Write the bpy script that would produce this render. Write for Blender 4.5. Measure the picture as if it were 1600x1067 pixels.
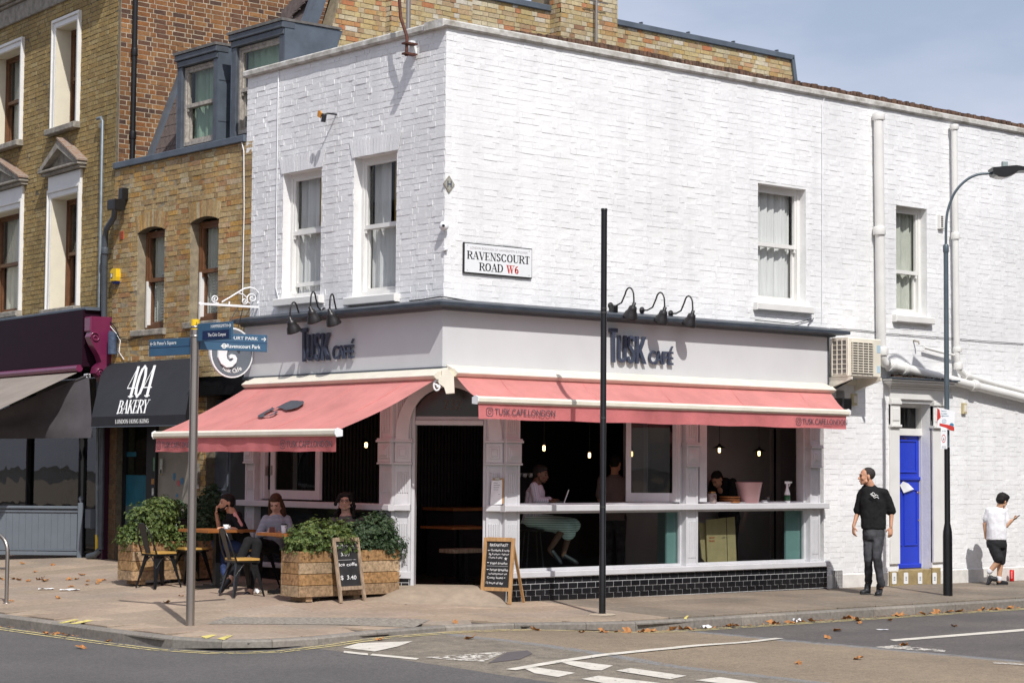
import bpy, bmesh, math, random
import numpy as np
from mathutils import Vector, Matrix
R_ = random.Random(7)
sc = bpy.context.scene
C = sc.collection
for o in list(bpy.data.objects): bpy.data.objects.remove(o)

# ------------------------------------------------------------------ camera
FPX, PITCH, YAW, ROLL = 3190.5, 0.06191, 0.865614, 0.007542
CAM = Vector((-15.5334, -19.5431, 1.6568))
_d = Vector((math.cos(PITCH)*math.cos(YAW), math.cos(PITCH)*math.sin(YAW), math.sin(PITCH)))
_r0 = Vector((math.sin(YAW), -math.cos(YAW), 0)); _u0 = _r0.cross(_d)
_r = _r0*math.cos(ROLL) + _u0*math.sin(ROLL); _u = -_r0*math.sin(ROLL) + _u0*math.cos(ROLL)
cd = bpy.data.cameras.new('camera'); cam = bpy.data.objects.new('camera', cd); C.objects.link(cam)
cam.matrix_world = Matrix(((_r.x, _u.x, -_d.x, CAM.x), (_r.y, _u.y, -_d.y, CAM.y), (_r.z, _u.z, -_d.z, CAM.z), (0, 0, 0, 1)))
cd.sensor_width = 36; cd.lens = FPX*36/1600; cd.clip_end = 3000; cd.clip_start = .1
sc.camera = cam
# ------------------------------------------------------------------ light
SUN_AZ, SUN_EL = math.radians(66.5), math.radians(48.5)     # heading of the light over the ground, height of the sun
wd = bpy.data.worlds.new('World'); sc.world = wd; wd.use_nodes = True
nt = wd.node_tree; nt.nodes.clear()
out = nt.nodes.new('ShaderNodeOutputWorld'); bg = nt.nodes.new('ShaderNodeBackground')
sky = nt.nodes.new('ShaderNodeTexSky'); sky.sky_type = 'NISHITA'; sky.sun_disc = False
sky.sun_elevation = SUN_EL
_sx, _sy = -math.cos(SUN_AZ), -math.sin(SUN_AZ)
sky.sun_rotation = math.atan2(_sx, _sy)
sky.air_density = 1.0; sky.dust_density = 2.5; sky.ozone_density = 1.2
tc = nt.nodes.new('ShaderNodeTexCoord'); mp = nt.nodes.new('ShaderNodeMapping'); mp.inputs['Scale'].default_value = (1.2, 1.2, 3.5)
nz = nt.nodes.new('ShaderNodeTexNoise'); nz.inputs['Scale'].default_value = 2.3; nz.inputs['Detail'].default_value = 7; nz.inputs['Roughness'].default_value = .55
rp = nt.nodes.new('ShaderNodeValToRGB'); rp.color_ramp.elements[0].position = .36; rp.color_ramp.elements[1].position = .66
rp.color_ramp.elements[0].color = (.34, .34, .34, 1); rp.color_ramp.elements[1].color = (1, 1, 1, 1)
mx = nt.nodes.new('ShaderNodeMixRGB'); mx.inputs[2].default_value = (6.1, 6.4, 7.8, 1)
nt.links.new(tc.outputs['Generated'], mp.inputs[0]); nt.links.new(mp.outputs[0], nz.inputs[0]); nt.links.new(nz.outputs['Fac'], rp.inputs[0])
nt.links.new(rp.outputs[0], mx.inputs[0]); nt.links.new(sky.outputs[0], mx.inputs[1]); nt.links.new(mx.outputs[0], bg.inputs[0]); nt.links.new(bg.outputs[0], out.inputs[0])
bg.inputs[1].default_value = .108
sl = bpy.data.lights.new('sun', 'SUN'); sun = bpy.data.objects.new('sun', sl); C.objects.link(sun)
sl.energy = 4.05; sl.angle = math.radians(.5); sl.color = (1, .972, .935)
_sd = Vector((math.cos(SUN_AZ)*math.cos(SUN_EL), math.sin(SUN_AZ)*math.cos(SUN_EL), -math.sin(SUN_EL)))
sun.rotation_euler = _sd.to_track_quat('-Z', 'Y').to_euler(); sun.location = (-10, -20, 30)
sc.view_settings.view_transform = 'Standard'; sc.view_settings.look = 'None'; sc.view_settings.gamma = 1
sc.view_settings.exposure = .08; sc.view_settings.use_curve_mapping = False
sc.render.engine = 'CYCLES'

# ------------------------------------------------------------------ rays from the camera onto real planes
def ray(px, py): return _r*((px-800)/FPX) - _u*((py-533.5)/FPX) + _d
def on(px, py, ax, val):
    v = ray(px, py); return CAM + v*((val-CAM[ax])/v[ax])
def ss(a, b, x):
    t = min(1, max(0, (x-a)/(b-a))); return t*t*(3-2*t)
KPATH = [(-4.7, 22), (-4.7, 8), (-4.7, 4), (-4.7, 1), (-4.7, -.6), (-4.66, -1.5), (-4.45, -2.1), (-4.05, -2.4), (-3.5, -2.42), (-2.6, -2.2), (-1.6, -2.1), (-.7, -2.2), (.1, -2.5), (.7, -2.68), (1.6, -2.72), (4, -2.72), (9, -2.72), (26, -2.72)]
def KH(x, y):                     # how far the kerb stands above the road
    if x < -4: return .12 if y > -.6 else .12-.095*ss(.6, 2.1, -y)
    return .025 + .075*ss(.0, 1.6, x)
def G(x, y):                      # height of the pavement
    F = .02*max(min(y, 12), 0) + .07*ss(0, 1, y) - .0045*max(x, 0)
    dx = min(1, max(0, -x/4.7)); dy = min(1, max(0, -y/2.72)); d = max(dx, dy)
    return F*(1-d) - .08*d
def RZ(x, y):                     # height of the road: a low table in front of the corner
    b = math.exp(-(((x+1.9)/2.0)**4 + ((y+2.6)/2.6)**4))
    return -.185 + .075*b
def ong(px,py,fn=G):
    z = 0
    for i in range(40):
        p = on(px,py,2,z);z = .5*z + .5*fn(p.x,p.y)
    return on(px,py,2,z)

class Fr:                         # a wall's own frame: u along it (left to right seen from outside), v up, n outward
    def __init__(s,o,U,N): s.o = Vector(o);s.U = Vector(U).normalized();s.N = Vector(N).normalized();s.Z = Vector((0,0,1))
    def p(s,u,v,n=0): return s.o + s.U*u + s.Z*v + s.N*n
    def px(s,x,y,n=0):
        r = ray(x,y);q = s.o + s.N*n;t = (q-CAM).dot(s.N)/r.dot(s.N);P = CAM + r*t - s.o
        return P.dot(s.U),P.z
FR = Fr((0,0,0),(1,0,0),(0,-1,0))
FL = Fr((0,0,0),(0,-1,0),(-1,0,0))
FC = Fr((0,.95,0),(.96,-.95,0),(-.95,-.96,0))
YA = math.radians(4.3)
FY = Fr((0,8.14,0),(-math.sin(YA),-math.cos(YA),0),(-math.cos(YA),math.sin(YA),0))
FS = Fr((0,8.14,0),(1,0,0),(0,-1,0))
FP = Fr((0,4.42,0),(1,0,0),(0,-1,0))

# ------------------------------------------------------------------ mesh helpers
ORI = {}
def root(name,loc,label,cat,group=None):
    o = bpy.data.objects.new(name,None);C.objects.link(o);o.location = loc;o.empty_display_size = .2
    o['label'] = label;o['category'] = cat
    if group: o['group'] = group
    ORI[o.name] = Vector(loc);return o
def tag(o,label,cat,group=None):
    o['label'] = label;o['category'] = cat
    if group: o['group'] = group
    return o
class MB:
    def __init__(s): s.v = [];s.f = [];s.m = [];s.mi = 0;s.sm = [];s.smooth = False
    def add(s,vs,fs):
        b = len(s.v);s.v += [tuple(v) for v in vs]
        for f in fs: s.f.append(tuple(b+i for i in f));s.m.append(s.mi);s.sm.append(s.smooth)
    def box(s,fr,u0,u1,v0,v1,n0,n1,bv=0):
        if bv:
            return s.bbox(fr,u0,u1,v0,v1,n0,n1,bv)
        P = [fr.p(u,v,n) for n in (n0,n1) for v in (v0,v1) for u in (u0,u1)]
        s.add(P,[(0,2,3,1),(4,5,7,6),(0,1,5,4),(2,6,7,3),(0,4,6,2),(1,3,7,5)])
    def bbox(s,fr,u0,u1,v0,v1,n0,n1,b):   # bevelled on the outer face
        P = [fr.p(u,v,n0) for v in (v0,v1) for u in (u0,u1)] + [fr.p(u,v,n1-b) for v in (v0,v1) for u in (u0,u1)]
        P += [fr.p(u,v,n1) for v in (v0+b,v1-b) for u in (u0+b,u1-b)]
        s.add(P,[(0,2,3,1),(0,1,5,4),(2,6,7,3),(0,4,6,2),(1,3,7,5),(4,5,9,8),(6,10,11,7),(4,8,10,6),(5,7,11,9),(8,9,11,10)])
    def wbox(s,x0,x1,y0,y1,z0,z1):
        P = [(x,y,z) for z in (z0,z1) for y in (y0,y1) for x in (x0,x1)]
        s.add(P,[(0,2,3,1),(4,5,7,6),(0,1,5,4),(2,6,7,3),(0,4,6,2),(1,3,7,5)])
    def obox(s,c,ax,h):
        c = Vector(c);a = [Vector(x).normalized()*k for x,k in zip(ax,h)]
        P = [c + a[0]*i + a[1]*j + a[2]*k for k in (-1,1) for j in (-1,1) for i in (-1,1)]
        s.add(P,[(0,2,3,1),(4,5,7,6),(0,1,5,4),(2,6,7,3),(0,4,6,2),(1,3,7,5)])
    def beam(s,a,b,w,h,up=(0,0,1)):
        a = Vector(a);b = Vector(b);d = b-a;x = d.cross(Vector(up))
        if x.length < 1e-6: x = d.cross(Vector((1,0,0)))
        y = x.cross(d);s.obox((a+b)/2,(d,x,y),(d.length/2,w/2,h/2))
    def tube(s,pts,r,n=10,caps=True,radii=None):
        pts = [Vector(p) for p in pts];k = len(pts);rr = radii or [r]*k
        sm = s.smooth;s.smooth = True
        T = []
        for i in range(k):
            t = (pts[min(i+1,k-1)]-pts[max(i-1,0)]);T.append(t.normalized())
        a = T[0].orthogonal().normalized();rings = []
        for i in range(k):
            a = (a - T[i]*a.dot(T[i]))
            a = a.normalized() if a.length > 1e-6 else T[i].orthogonal().normalized()
            b = T[i].cross(a)
            rings.append([pts[i] + (a*math.cos(2*math.pi*j/n)+b*math.sin(2*math.pi*j/n))*rr[i] for j in range(n)])
        vs = [v for rg in rings for v in rg];fs = []
        for i in range(k-1):
            for j in range(n):
                fs.append((i*n+j,i*n+(j+1) % n,(i+1)*n+(j+1) % n,(i+1)*n+j))
        s.add(vs,fs);s.smooth = False
        if caps:
            s.add(rings[0],[tuple(reversed(range(n)))]);s.add(rings[-1],[tuple(range(n))])
        s.smooth = sm
    def lathe(s,c,prof,n=16,axis=(0,0,1),capb=True,capt=True):
        axis = Vector(axis).normalized();c = Vector(c);s.tube([c+axis*h for r,h in prof],0,n,False,[max(r,1e-4) for r,h in prof])
        # radii follow straight axis so ring planes stay square to it
        if capb and prof[0][0] > 1e-3: pass
    def prism(s,fr,poly,n0,n1):
        k = len(poly);P = [fr.p(u,v,n0) for u,v in poly] + [fr.p(u,v,n1) for u,v in poly]
        s.add(P,[tuple(reversed(range(k))),tuple(range(k,2*k))] + [(i,(i+1) % k,k+(i+1) % k,k+i) for i in range(k)])
    def build(s,name,mats,parent=None,kind=None):
        me = bpy.data.meshes.new(name);org = Vector((0,0,0));p = parent
        while p is not None:
            org = ORI.get(p.name,org) if p.name in ORI else org;p = p.parent
        me.from_pydata([(v[0]-org.x,v[1]-org.y,v[2]-org.z) for v in s.v],[],s.f)
        if not isinstance(mats,(list,tuple)): mats = [mats]
        for m in mats: me.materials.append(m)
        me.polygons.foreach_set('material_index',s.m);me.polygons.foreach_set('use_smooth',s.sm);me.update()
        o = bpy.data.objects.new(name,me);C.objects.link(o);o.parent = parent
        if kind: o['kind'] = kind
        return o
def clone(o,parent=None):
    c = o.copy();C.objects.link(c)
    if parent is not None: c.parent = parent
    for ch in list(o.children): clone(ch,c)
    return c

# ------------------------------------------------------------------ materials
def nodes(m): return m.node_tree.nodes,m.node_tree.links
def mat(name,col,rough=.6,metal=0,var=.12,scale=6,bump=0,bscale=40,spec=.5,detail=6,col2=None,coat=0,stretch=None):
    m = bpy.data.materials.new(name);m.use_nodes = True;N,L = nodes(m);b = N['Principled BSDF']
    b.inputs['Roughness'].default_value = rough;b.inputs['Metallic'].default_value = metal;b.inputs['Specular IOR Level'].default_value = spec
    if coat: b.inputs['Coat Weight'].default_value = coat
    t = N.new('ShaderNodeTexCoord');mpn = N.new('ShaderNodeMapping');L.new(t.outputs['Object'],mpn.inputs[0])
    if stretch: mpn.inputs['Scale'].default_value = stretch
    nz = N.new('ShaderNodeTexNoise');nz.inputs['Scale'].default_value = scale;nz.inputs['Detail'].default_value = detail;nz.inputs['Roughness'].default_value = .6
    L.new(mpn.outputs[0],nz.inputs[0])
    r = N.new('ShaderNodeValToRGB');r.color_ramp.elements[0].position = .3;r.color_ramp.elements[1].position = .7
    c2 = col2 or tuple(c*(1-var*1.6) for c in col);c1 = tuple(min(1,c*(1+var*.6)) for c in col)
    r.color_ramp.elements[0].color = (*c2,1);r.color_ramp.elements[1].color = (*c1,1)
    L.new(nz.outputs['Fac'],r.inputs[0]);L.new(r.outputs[0],b.inputs['Base Color'])
    if bump:
        n2 = N.new('ShaderNodeTexNoise');n2.inputs['Scale'].default_value = bscale;n2.inputs['Detail'].default_value = 5
        L.new(mpn.outputs[0],n2.inputs[0]);bp = N.new('ShaderNodeBump');bp.inputs['Strength'].default_value = 1;bp.inputs['Distance'].default_value = bump
        L.new(n2.outputs['Fac'],bp.inputs['Height']);L.new(bp.outputs[0],b.inputs['Normal'])
    return m
def brick_mat(name,cols,rough=.85,tint=.25,grime=.35,bump=.004,chips=0,streak=0):
    """each brick takes its own colour from a ramp: by its 'rnd' attribute, or by the object's own random number"""
    m = bpy.data.materials.new(name);m.use_nodes = True;N,L = nodes(m);b = N['Principled BSDF']
    b.inputs['Roughness'].default_value = rough;b.inputs['Specular IOR Level'].default_value = .25
    at = N.new('ShaderNodeAttribute');at.attribute_name = 'rnd';oi = N.new('ShaderNodeObjectInfo')
    ad = N.new('ShaderNodeMath');ad.operation = 'ADD';L.new(at.outputs['Fac'],ad.inputs[0]);L.new(oi.outputs['Random'],ad.inputs[1])
    fr = N.new('ShaderNodeMath');fr.operation = 'FRACT';L.new(ad.outputs[0],fr.inputs[0])
    r = N.new('ShaderNodeValToRGB');r.color_ramp.interpolation = 'LINEAR'
    while len(r.color_ramp.elements) > 1: r.color_ramp.elements.remove(r.color_ramp.elements[0])
    k = len(cols);r.color_ramp.elements[0].position = 0;r.color_ramp.elements[0].color = (*cols[0],1)
    for i in range(1,k):
        e = r.color_ramp.elements.new(i/(k-1));e.color = (*cols[i],1)
    L.new(fr.outputs[0],r.inputs[0])
    ge = N.new('ShaderNodeNewGeometry');nz = N.new('ShaderNodeTexNoise');nz.inputs['Scale'].default_value = 22;nz.inputs['Detail'].default_value = 6;nz.inputs['Roughness'].default_value = .65
    L.new(ge.outputs['Position'],nz.inputs[0])
    n2 = N.new('ShaderNodeTexNoise');n2.inputs['Scale'].default_value = .9;n2.inputs['Detail'].default_value = 5;L.new(ge.outputs['Position'],n2.inputs[0])
    mr = N.new('ShaderNodeMapRange');mr.inputs[1].default_value = .3;mr.inputs[2].default_value = .72;mr.inputs[3].default_value = 1-tint*1.5;mr.inputs[4].default_value = 1+tint
    L.new(nz.outputs['Fac'],mr.inputs[0])
    mr2 = N.new('ShaderNodeMapRange');mr2.inputs[1].default_value = .35;mr2.inputs[2].default_value = .7;mr2.inputs[3].default_value = 1-grime;mr2.inputs[4].default_value = 1.05
    L.new(n2.outputs['Fac'],mr2.inputs[0])
    mm = N.new('ShaderNodeMath');mm.operation = 'MULTIPLY';L.new(mr.outputs[0],mm.inputs[0]);L.new(mr2.outputs[0],mm.inputs[1])
    if streak:      # rain streaks running down the wall
        mp_ = N.new('ShaderNodeMapping');mp_.inputs['Scale'].default_value = (3.2,3.2,.22);L.new(ge.outputs['Position'],mp_.inputs[0]);n5 = N.new('ShaderNodeTexNoise');n5.inputs['Scale'].default_value = 1.4;n5.inputs['Detail'].default_value = 6;L.new(mp_.outputs[0],n5.inputs[0])
        r5 = N.new('ShaderNodeMapRange');r5.inputs[1].default_value = .30;r5.inputs[2].default_value = .50;r5.inputs[3].default_value = 1-streak;r5.inputs[4].default_value = 1;L.new(n5.outputs['Fac'],r5.inputs[0]);m5 = N.new('ShaderNodeMath');m5.operation = 'MULTIPLY';L.new(mm.outputs[0],m5.inputs[0]);L.new(r5.outputs[0],m5.inputs[1]);mm = m5
    if chips:       # small spots where the paint has come off
        n6 = N.new('ShaderNodeTexNoise');n6.inputs['Scale'].default_value = 11;n6.inputs['Detail'].default_value = 5;n6.inputs['Roughness'].default_value = .8;L.new(ge.outputs['Position'],n6.inputs[0])
        r6 = N.new('ShaderNodeMapRange');r6.inputs[1].default_value = chips;r6.inputs[2].default_value = chips+.03;r6.inputs[3].default_value = 1;r6.inputs[4].default_value = .45;L.new(n6.outputs['Fac'],r6.inputs[0]);m6 = N.new('ShaderNodeMath');m6.operation = 'MULTIPLY';L.new(mm.outputs[0],m6.inputs[0]);L.new(r6.outputs[0],m6.inputs[1]);mm = m6
    vm = N.new('ShaderNodeVectorMath');vm.operation = 'SCALE';L.new(r.outputs[0],vm.inputs[0]);L.new(mm.outputs[0],vm.inputs['Scale'])
    L.new(vm.outputs[0],b.inputs['Base Color'])
    bp = N.new('ShaderNodeBump');bp.inputs['Distance'].default_value = bump;bp.inputs['Strength'].default_value = 1
    n3 = N.new('ShaderNodeTexNoise');n3.inputs['Scale'].default_value = 45;n3.inputs['Detail'].default_value = 6;n3.inputs['Roughness'].default_value = .7;L.new(ge.outputs['Position'],n3.inputs[0])
    L.new(n3.outputs['Fac'],bp.inputs['Height']);L.new(bp.outputs[0],b.inputs['Normal'])
    return m
def glass_mat(name,tint=(.94,.95,.94),ior=1.5,rough=0.01,op=0.0,opc=(.02,.02,.02)):
    m = bpy.data.materials.new(name);m.use_nodes = True;N,L = nodes(m);N.remove(N['Principled BSDF'])
    o = N['Material Output'];tr = N.new('ShaderNodeBsdfTransparent');tr.inputs[0].default_value = (*tint,1)
    gl = N.new('ShaderNodeBsdfGlossy');gl.inputs['Roughness'].default_value = rough;lw = N.new('ShaderNodeLayerWeight');lw.inputs[0].default_value = .5
    pw = N.new('ShaderNodeMath');pw.operation = 'POWER';pw.inputs[1].default_value = 5;L.new(lw.outputs['Facing'],pw.inputs[0]);fz = N.new('ShaderNodeMath');fz.operation = 'MULTIPLY_ADD';fz.inputs[1].default_value = .94;fz.inputs[2].default_value = .042;L.new(pw.outputs[0],fz.inputs[0])
    ge = N.new('ShaderNodeNewGeometry');nz = N.new('ShaderNodeTexNoise');nz.inputs['Scale'].default_value = 1.3;L.new(ge.outputs['Position'],nz.inputs[0])
    bp = N.new('ShaderNodeBump');bp.inputs['Distance'].default_value = .003;L.new(nz.outputs['Fac'],bp.inputs['Height']);L.new(bp.outputs[0],gl.inputs['Normal'])
    mx = N.new('ShaderNodeMixShader');L.new(fz.outputs[0],mx.inputs[0]);L.new(tr.outputs[0],mx.inputs[1]);L.new(gl.outputs[0],mx.inputs[2])
    L.new(mx.outputs[0],o.inputs[0]);return m
def fabric_mat(name,col,trans=.35,stain=.12,rough=.9,bump=.0015):
    m = mat(name,col,rough,0,stain,2.2,bump,60,.15);N,L = nodes(m);b = N['Principled BSDF'];o = N['Material Output']
    t = N.new('ShaderNodeBsdfTranslucent');mx = N.new('ShaderNodeMixShader');mx.inputs[0].default_value = trans
    src = b.inputs['Base Color'].links[0].from_socket;L.new(src,t.inputs[0])
    L.new(b.outputs[0],mx.inputs[1]);L.new(t.outputs[0],mx.inputs[2]);L.new(mx.outputs[0],o.inputs[0]);return m
def emit(name,col,s):
    m = bpy.data.materials.new(name);m.use_nodes = True;N,L = nodes(m);b = N['Principled BSDF']
    b.inputs['Base Color'].default_value = (*col,1);b.inputs['Emission Color'].default_value = (*col,1);b.inputs['Emission Strength'].default_value = s;return m
M = {}
WHITE = [(.83,.83,.83),(.805,.805,.805),(.845,.845,.845),(.815,.815,.815),(.835,.835,.835)]
M['wbrick'] = brick_mat('white painted brick',WHITE,.62,.04,.09,.0045,chips=.72,streak=.07)
M['wmortar'] = mat('white painted joints',(.78,.78,.77),.7,0,.06,5,.004,30)
STOCK = [(.48,.33,.13),(.40,.26,.11),(.54,.40,.19),(.52,.28,.06),(.56,.46,.29),(.42,.19,.06),(.50,.36,.15),(.36,.23,.10),(.56,.31,.06),(.48,.35,.16),(.55,.45,.25)]
def mute(cols,k): return [tuple(c*(1-k)+(.3*q[0]+.6*q[1]+.1*q[2])*k for c in q) for q in cols]
STOCK = mute(STOCK,.12)
M['stock'] = brick_mat('yellow stock brick',STOCK,.9,.22,.30)
OLIVE = [(.43,.28,.065),(.36,.235,.06),(.48,.33,.085),(.41,.25,.05),(.50,.37,.13),(.35,.22,.055),(.46,.30,.06),(.39,.27,.08)]
OLIVE = mute(OLIVE,.22)
M['olive'] = brick_mat('olive stock brick',OLIVE,.9,.2,.3)
RED = [(.19,.085,.04),(.28,.12,.045),(.12,.065,.045),(.24,.12,.055),(.33,.17,.07),(.17,.08,.045),(.085,.055,.045),(.30,.14,.055),(.22,.10,.045)]
M['redb'] = brick_mat('red brown brick',RED,.9,.2,.25)
PALE = [(.50,.41,.24),(.44,.33,.16),(.56,.49,.34),(.42,.25,.10),(.50,.40,.20),(.30,.17,.10),(.55,.46,.28),(.47,.34,.14),(.44,.17,.08),(.52,.44,.27),(.60,.55,.46),(.40,.30,.16)]
M['pale'] = brick_mat('pale stock brick',PALE,.9,.15,.2)
M['mortar'] = mat('grey brown mortar',(.13,.11,.075),.95,0,.25,14)
M['lmortar'] = mat('pale lime mortar',(.46,.40,.30),.95,0,.2,12)
M['pmortar'] = mat('buff mortar',(.30,.25,.17),.95,0,.25,12)
M['trim'] = mat('white gloss trim',(.74,.73,.70),.4,0,.05,3,.0006,20)
M['shop'] = mat('pale grey shopfront paint',(.56,.56,.575),.42,0,.06,4,.0008,25)
M['fascia'] = mat('satin fascia panel',(.60,.60,.605),.38,0,.03,2)
M['slategrey'] = mat('slate grey paint',(.075,.088,.105),.45,0,.2,6,.001,30)
M['cornice'] = mat('dark slate cornice paint',(.045,.055,.070),.45,0,.2,6,.001,30);M['lead'] = mat('weathered zinc sheet',(.115,.14,.17),.5,.25,.18,3,.002,8)
M['slate'] = mat('brown roof slate',(.13,.10,.09),.8,0,.3,12,.003,40)
M['cream'] = mat('cream powder coat',(.74,.69,.58),.45,0,.07,5)
M['creamwall'] = mat('cream stucco',(.72,.66,.52),.7,0,.06,4,.001,30)
M['stone'] = mat('weathered stone',(.34,.31,.26),.9,0,.3,8,.004,30)
M['pink'] = fabric_mat('pink awning cloth',(.88,.365,.34),.42,.10,bump=.006)
M['pinkv'] = fabric_mat('pink valance cloth',(.82,.27,.275),.42,.16,bump=.006)
M['tan'] = fabric_mat('taupe awning cloth',(.31,.27,.235),.12,.12)
M['greyc'] = fabric_mat('grey awning cloth',(.095,.088,.095),.06,.15)
M['blackc'] = mat('black awning cloth',(.016,.017,.021),.75,0,.15,4,.001,80)
M['print'] = mat('charcoal print',(.065,.07,.085),.8)
M['blackp'] = mat('black pole paint',(.008,.008,.009),.35,0,.2,12,.0006,60)
M['blackm'] = mat('black powder coated metal',(.012,.012,.013),.3,0,.2,20)
M['lamp'] = mat('dark bronze enamel',(.025,.023,.024),.38,.2,.2,14)
M['navy'] = mat('navy sign letters',(.058,.070,.105),.3,0,.1,10)
M['steel'] = mat('brushed stainless steel',(.42,.38,.34),.33,.9,.1,3,.0004,90,stretch=(1,1,.15))
M['post'] = mat('grey green lamp post paint',(.085,.115,.135),.4,.1,.12,6)
M['rust'] = mat('rusty pipe',(.12,.045,.03),.8,.2,.4,25)
M['fsign'] = mat('finger sign blue',(.045,.11,.19),.4,0,.06,4)
M['fsign2'] = mat('finger sign navy',(.014,.028,.085),.4)
M['yellow'] = mat('yellow plastic',(.80,.52,.02),.4,0,.06,8)
M['whitep'] = mat('white plate',(.78,.79,.80),.35,0,.03,5)
M['print_w'] = mat('white print',(.80,.80,.78),.6,0,.03)
M['print_b'] = mat('black print',(.012,.012,.014),.6)
M['print_r'] = mat('red print',(.55,.03,.02),.6)
M['print_bl'] = mat('blue print',(.05,.20,.34),.6)
M['grime'] = mat('brown dead moss',(.09,.055,.035),1,0,.5,20,.01,30)
M['curtain'] = mat('net curtain',(.66,.67,.67),.9,0,.08,5,.002,20,stretch=(8,8,.3))
M['curtain2'] = mat('cream blind',(.50,.52,.46),.9,0,.08,4)
M['gold'] = mat('ochre curtain',(.42,.30,.10),.9,0,.1,5)
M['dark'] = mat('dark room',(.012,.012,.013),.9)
M['glass'] = glass_mat('window glass')
M['dglass'] = glass_mat('dim leaf glass',(.30,.33,.33));M['sglass'] = glass_mat('shop glass',(.62,.70,.68),1.45)
M['browng'] = mat('brown timber frame',(.16,.07,.03),.5,0,.2,10)
M['dirtyw'] = mat('dirty white frame',(.42,.38,.33),.7,0,.3,20)
M['tile'] = brick_mat('black glazed tile',[(.010,.010,.012),(.014,.014,.016),(.008,.008,.010)],.12,.1,.1,.0005)
M['grout'] = mat('pale grout',(.60,.60,.60),.9,0,.15,30)
M['concrete'] = mat('concrete',(.32,.26,.195),.9,0,.14,7,.003,60)
M['slab'] = brick_mat('buff paving slab',[(.38,.295,.215),(.33,.26,.195),(.42,.325,.24),(.35,.265,.20),(.39,.305,.235),(.32,.265,.21)],.9,.16,.22,.003,chips=.70)
M['slabg'] = brick_mat('grey paving slab',[(.26,.21,.16),(.22,.185,.145),(.285,.23,.175)],.9,.18,.25,.003,chips=.70)
M['joint'] = mat('sand joint',(.10,.08,.06),1,0,.3,12)
M['kerb'] = brick_mat('granite kerb',[(.25,.23,.20),(.22,.20,.175),(.28,.25,.215)],.85,.18,.2,.003)
M['cobble'] = mat('grey pebble paving',(.31,.275,.225),.9,0,.45,24,.01,24)
M['wood'] = brick_mat('planter plank',[(.40,.23,.10),(.44,.31,.19),(.42,.21,.08),(.47,.34,.21),(.36,.24,.14),(.45,.27,.12)],.65,.42,.45,.002);M['greenc'] = mat('pale green blind',(.25,.36,.27),.9,0,.1,4)
M['wood2'] = mat('table top wood',(.33,.12,.03),.45,0,.2,8,.001,40,stretch=(1,6,1))
M['seatw'] = mat('varnished seat ply',(.55,.33,.09),.4,0,.12,8,stretch=(1,5,1))
M['frame_w'] = mat('raw pine frame',(.48,.28,.12),.6,0,.25,14,.001,50,stretch=(3,3,.5))
M['frame_g'] = mat('weathered grey wood',(.34,.25,.17),.8,0,.35,14,.002,40,stretch=(3,3,.5))
M['board'] = mat('chalkboard',(.022,.022,.024),.8,0,.5,5)
M['chalk'] = mat('chalk',(.66,.66,.66),.9,0,.15,60)
M['blue'] = mat('blue door paint',(.016,.045,.50),.42,0,.06,4,.0006,30)
M['brass'] = mat('brass',(.35,.22,.08),.35,.8)
M['can'] = mat('red can',(.75,.02,.02),.3,.2)
M['paper'] = mat('white paper',(.80,.81,.82),.8)
M['card'] = mat('corrugated card',(.52,.37,.19),.85,0,.1,8)
M['bucket'] = mat('pale pink enamel',(.62,.36,.36),.4,0,.04,5)
M['bulb'] = emit('lit filament bulb',(1,.70,.33),4.5)
M['slat'] = mat('dark slat wall',(.028,.024,.024),.6,0,.2,10)
M['floor'] = mat('dark cafe floor',(.05,.04,.035),.5,0,.2,6)
M['ceil'] = mat('dark ceiling',(.05,.048,.047),.9)
M['inwall'] = mat('grey plaster',(.40,.37,.36),.9,0,.06,3)
M['teal'] = mat('pale teal paint',(.25,.38,.37),.6,0,.05,4)
M['purple'] = mat('aubergine gloss',(.018,.004,.011),.55,0,.1,3,spec=.12)
M['purple2'] = mat('plum gloss',(.16,.018,.065),.28,0,.1,5,coat=.3)
M['greyp'] = mat('blue grey panel paint',(.125,.145,.17),.5,0,.07,4)
M['soil'] = mat('soil',(.04,.03,.02),1)
M['leafp'] = mat('dead plane leaf',(.43,.19,.06),.8,0,.35,14)
# ------------------------------------------------------------------ bricks, slabs, windows
UNIT = {}
def unit_mesh(kind,m,seed):
    """one brick of size 1x1x1: x along the wall, -y outward, z up; slightly uneven"""
    k = (kind,m.name,seed)
    if k in UNIT: return UNIT[k]
    r = random.Random(seed*13+5);j = .06
    P = [(x,0,z) for z in (0,1) for x in (0,1)] + [(x+r.uniform(-.01,.01),-1+r.uniform(-.35,.35)*(kind == 'brick'),z+r.uniform(-j,j)) for z in (0,1) for x in (0,1)]
    me = bpy.data.meshes.new(kind);me.from_pydata(P,[],[(4,5,7,6),(0,1,5,4),(2,6,7,3),(0,4,6,2),(1,3,7,5)]);me.materials.append(m)
    UNIT[k] = me;return me
def rects(u0,u1,v0,v1,holes):
    us = sorted({u0,u1} | {min(max(h[i],u0),u1) for h in holes for i in (0,1)});vs = sorted({v0,v1} | {min(max(h[i],v0),v1) for h in holes for i in (2,3)})
    for i in range(len(us)-1):
        for j in range(len(vs)-1):
            cu,cv = (us[i]+us[i+1])/2,(vs[j]+vs[j+1])/2
            if not any(h[0] < cu < h[1] and h[2] < cv < h[3] for h in holes): yield us[i],us[i+1],vs[j],vs[j+1]
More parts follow.
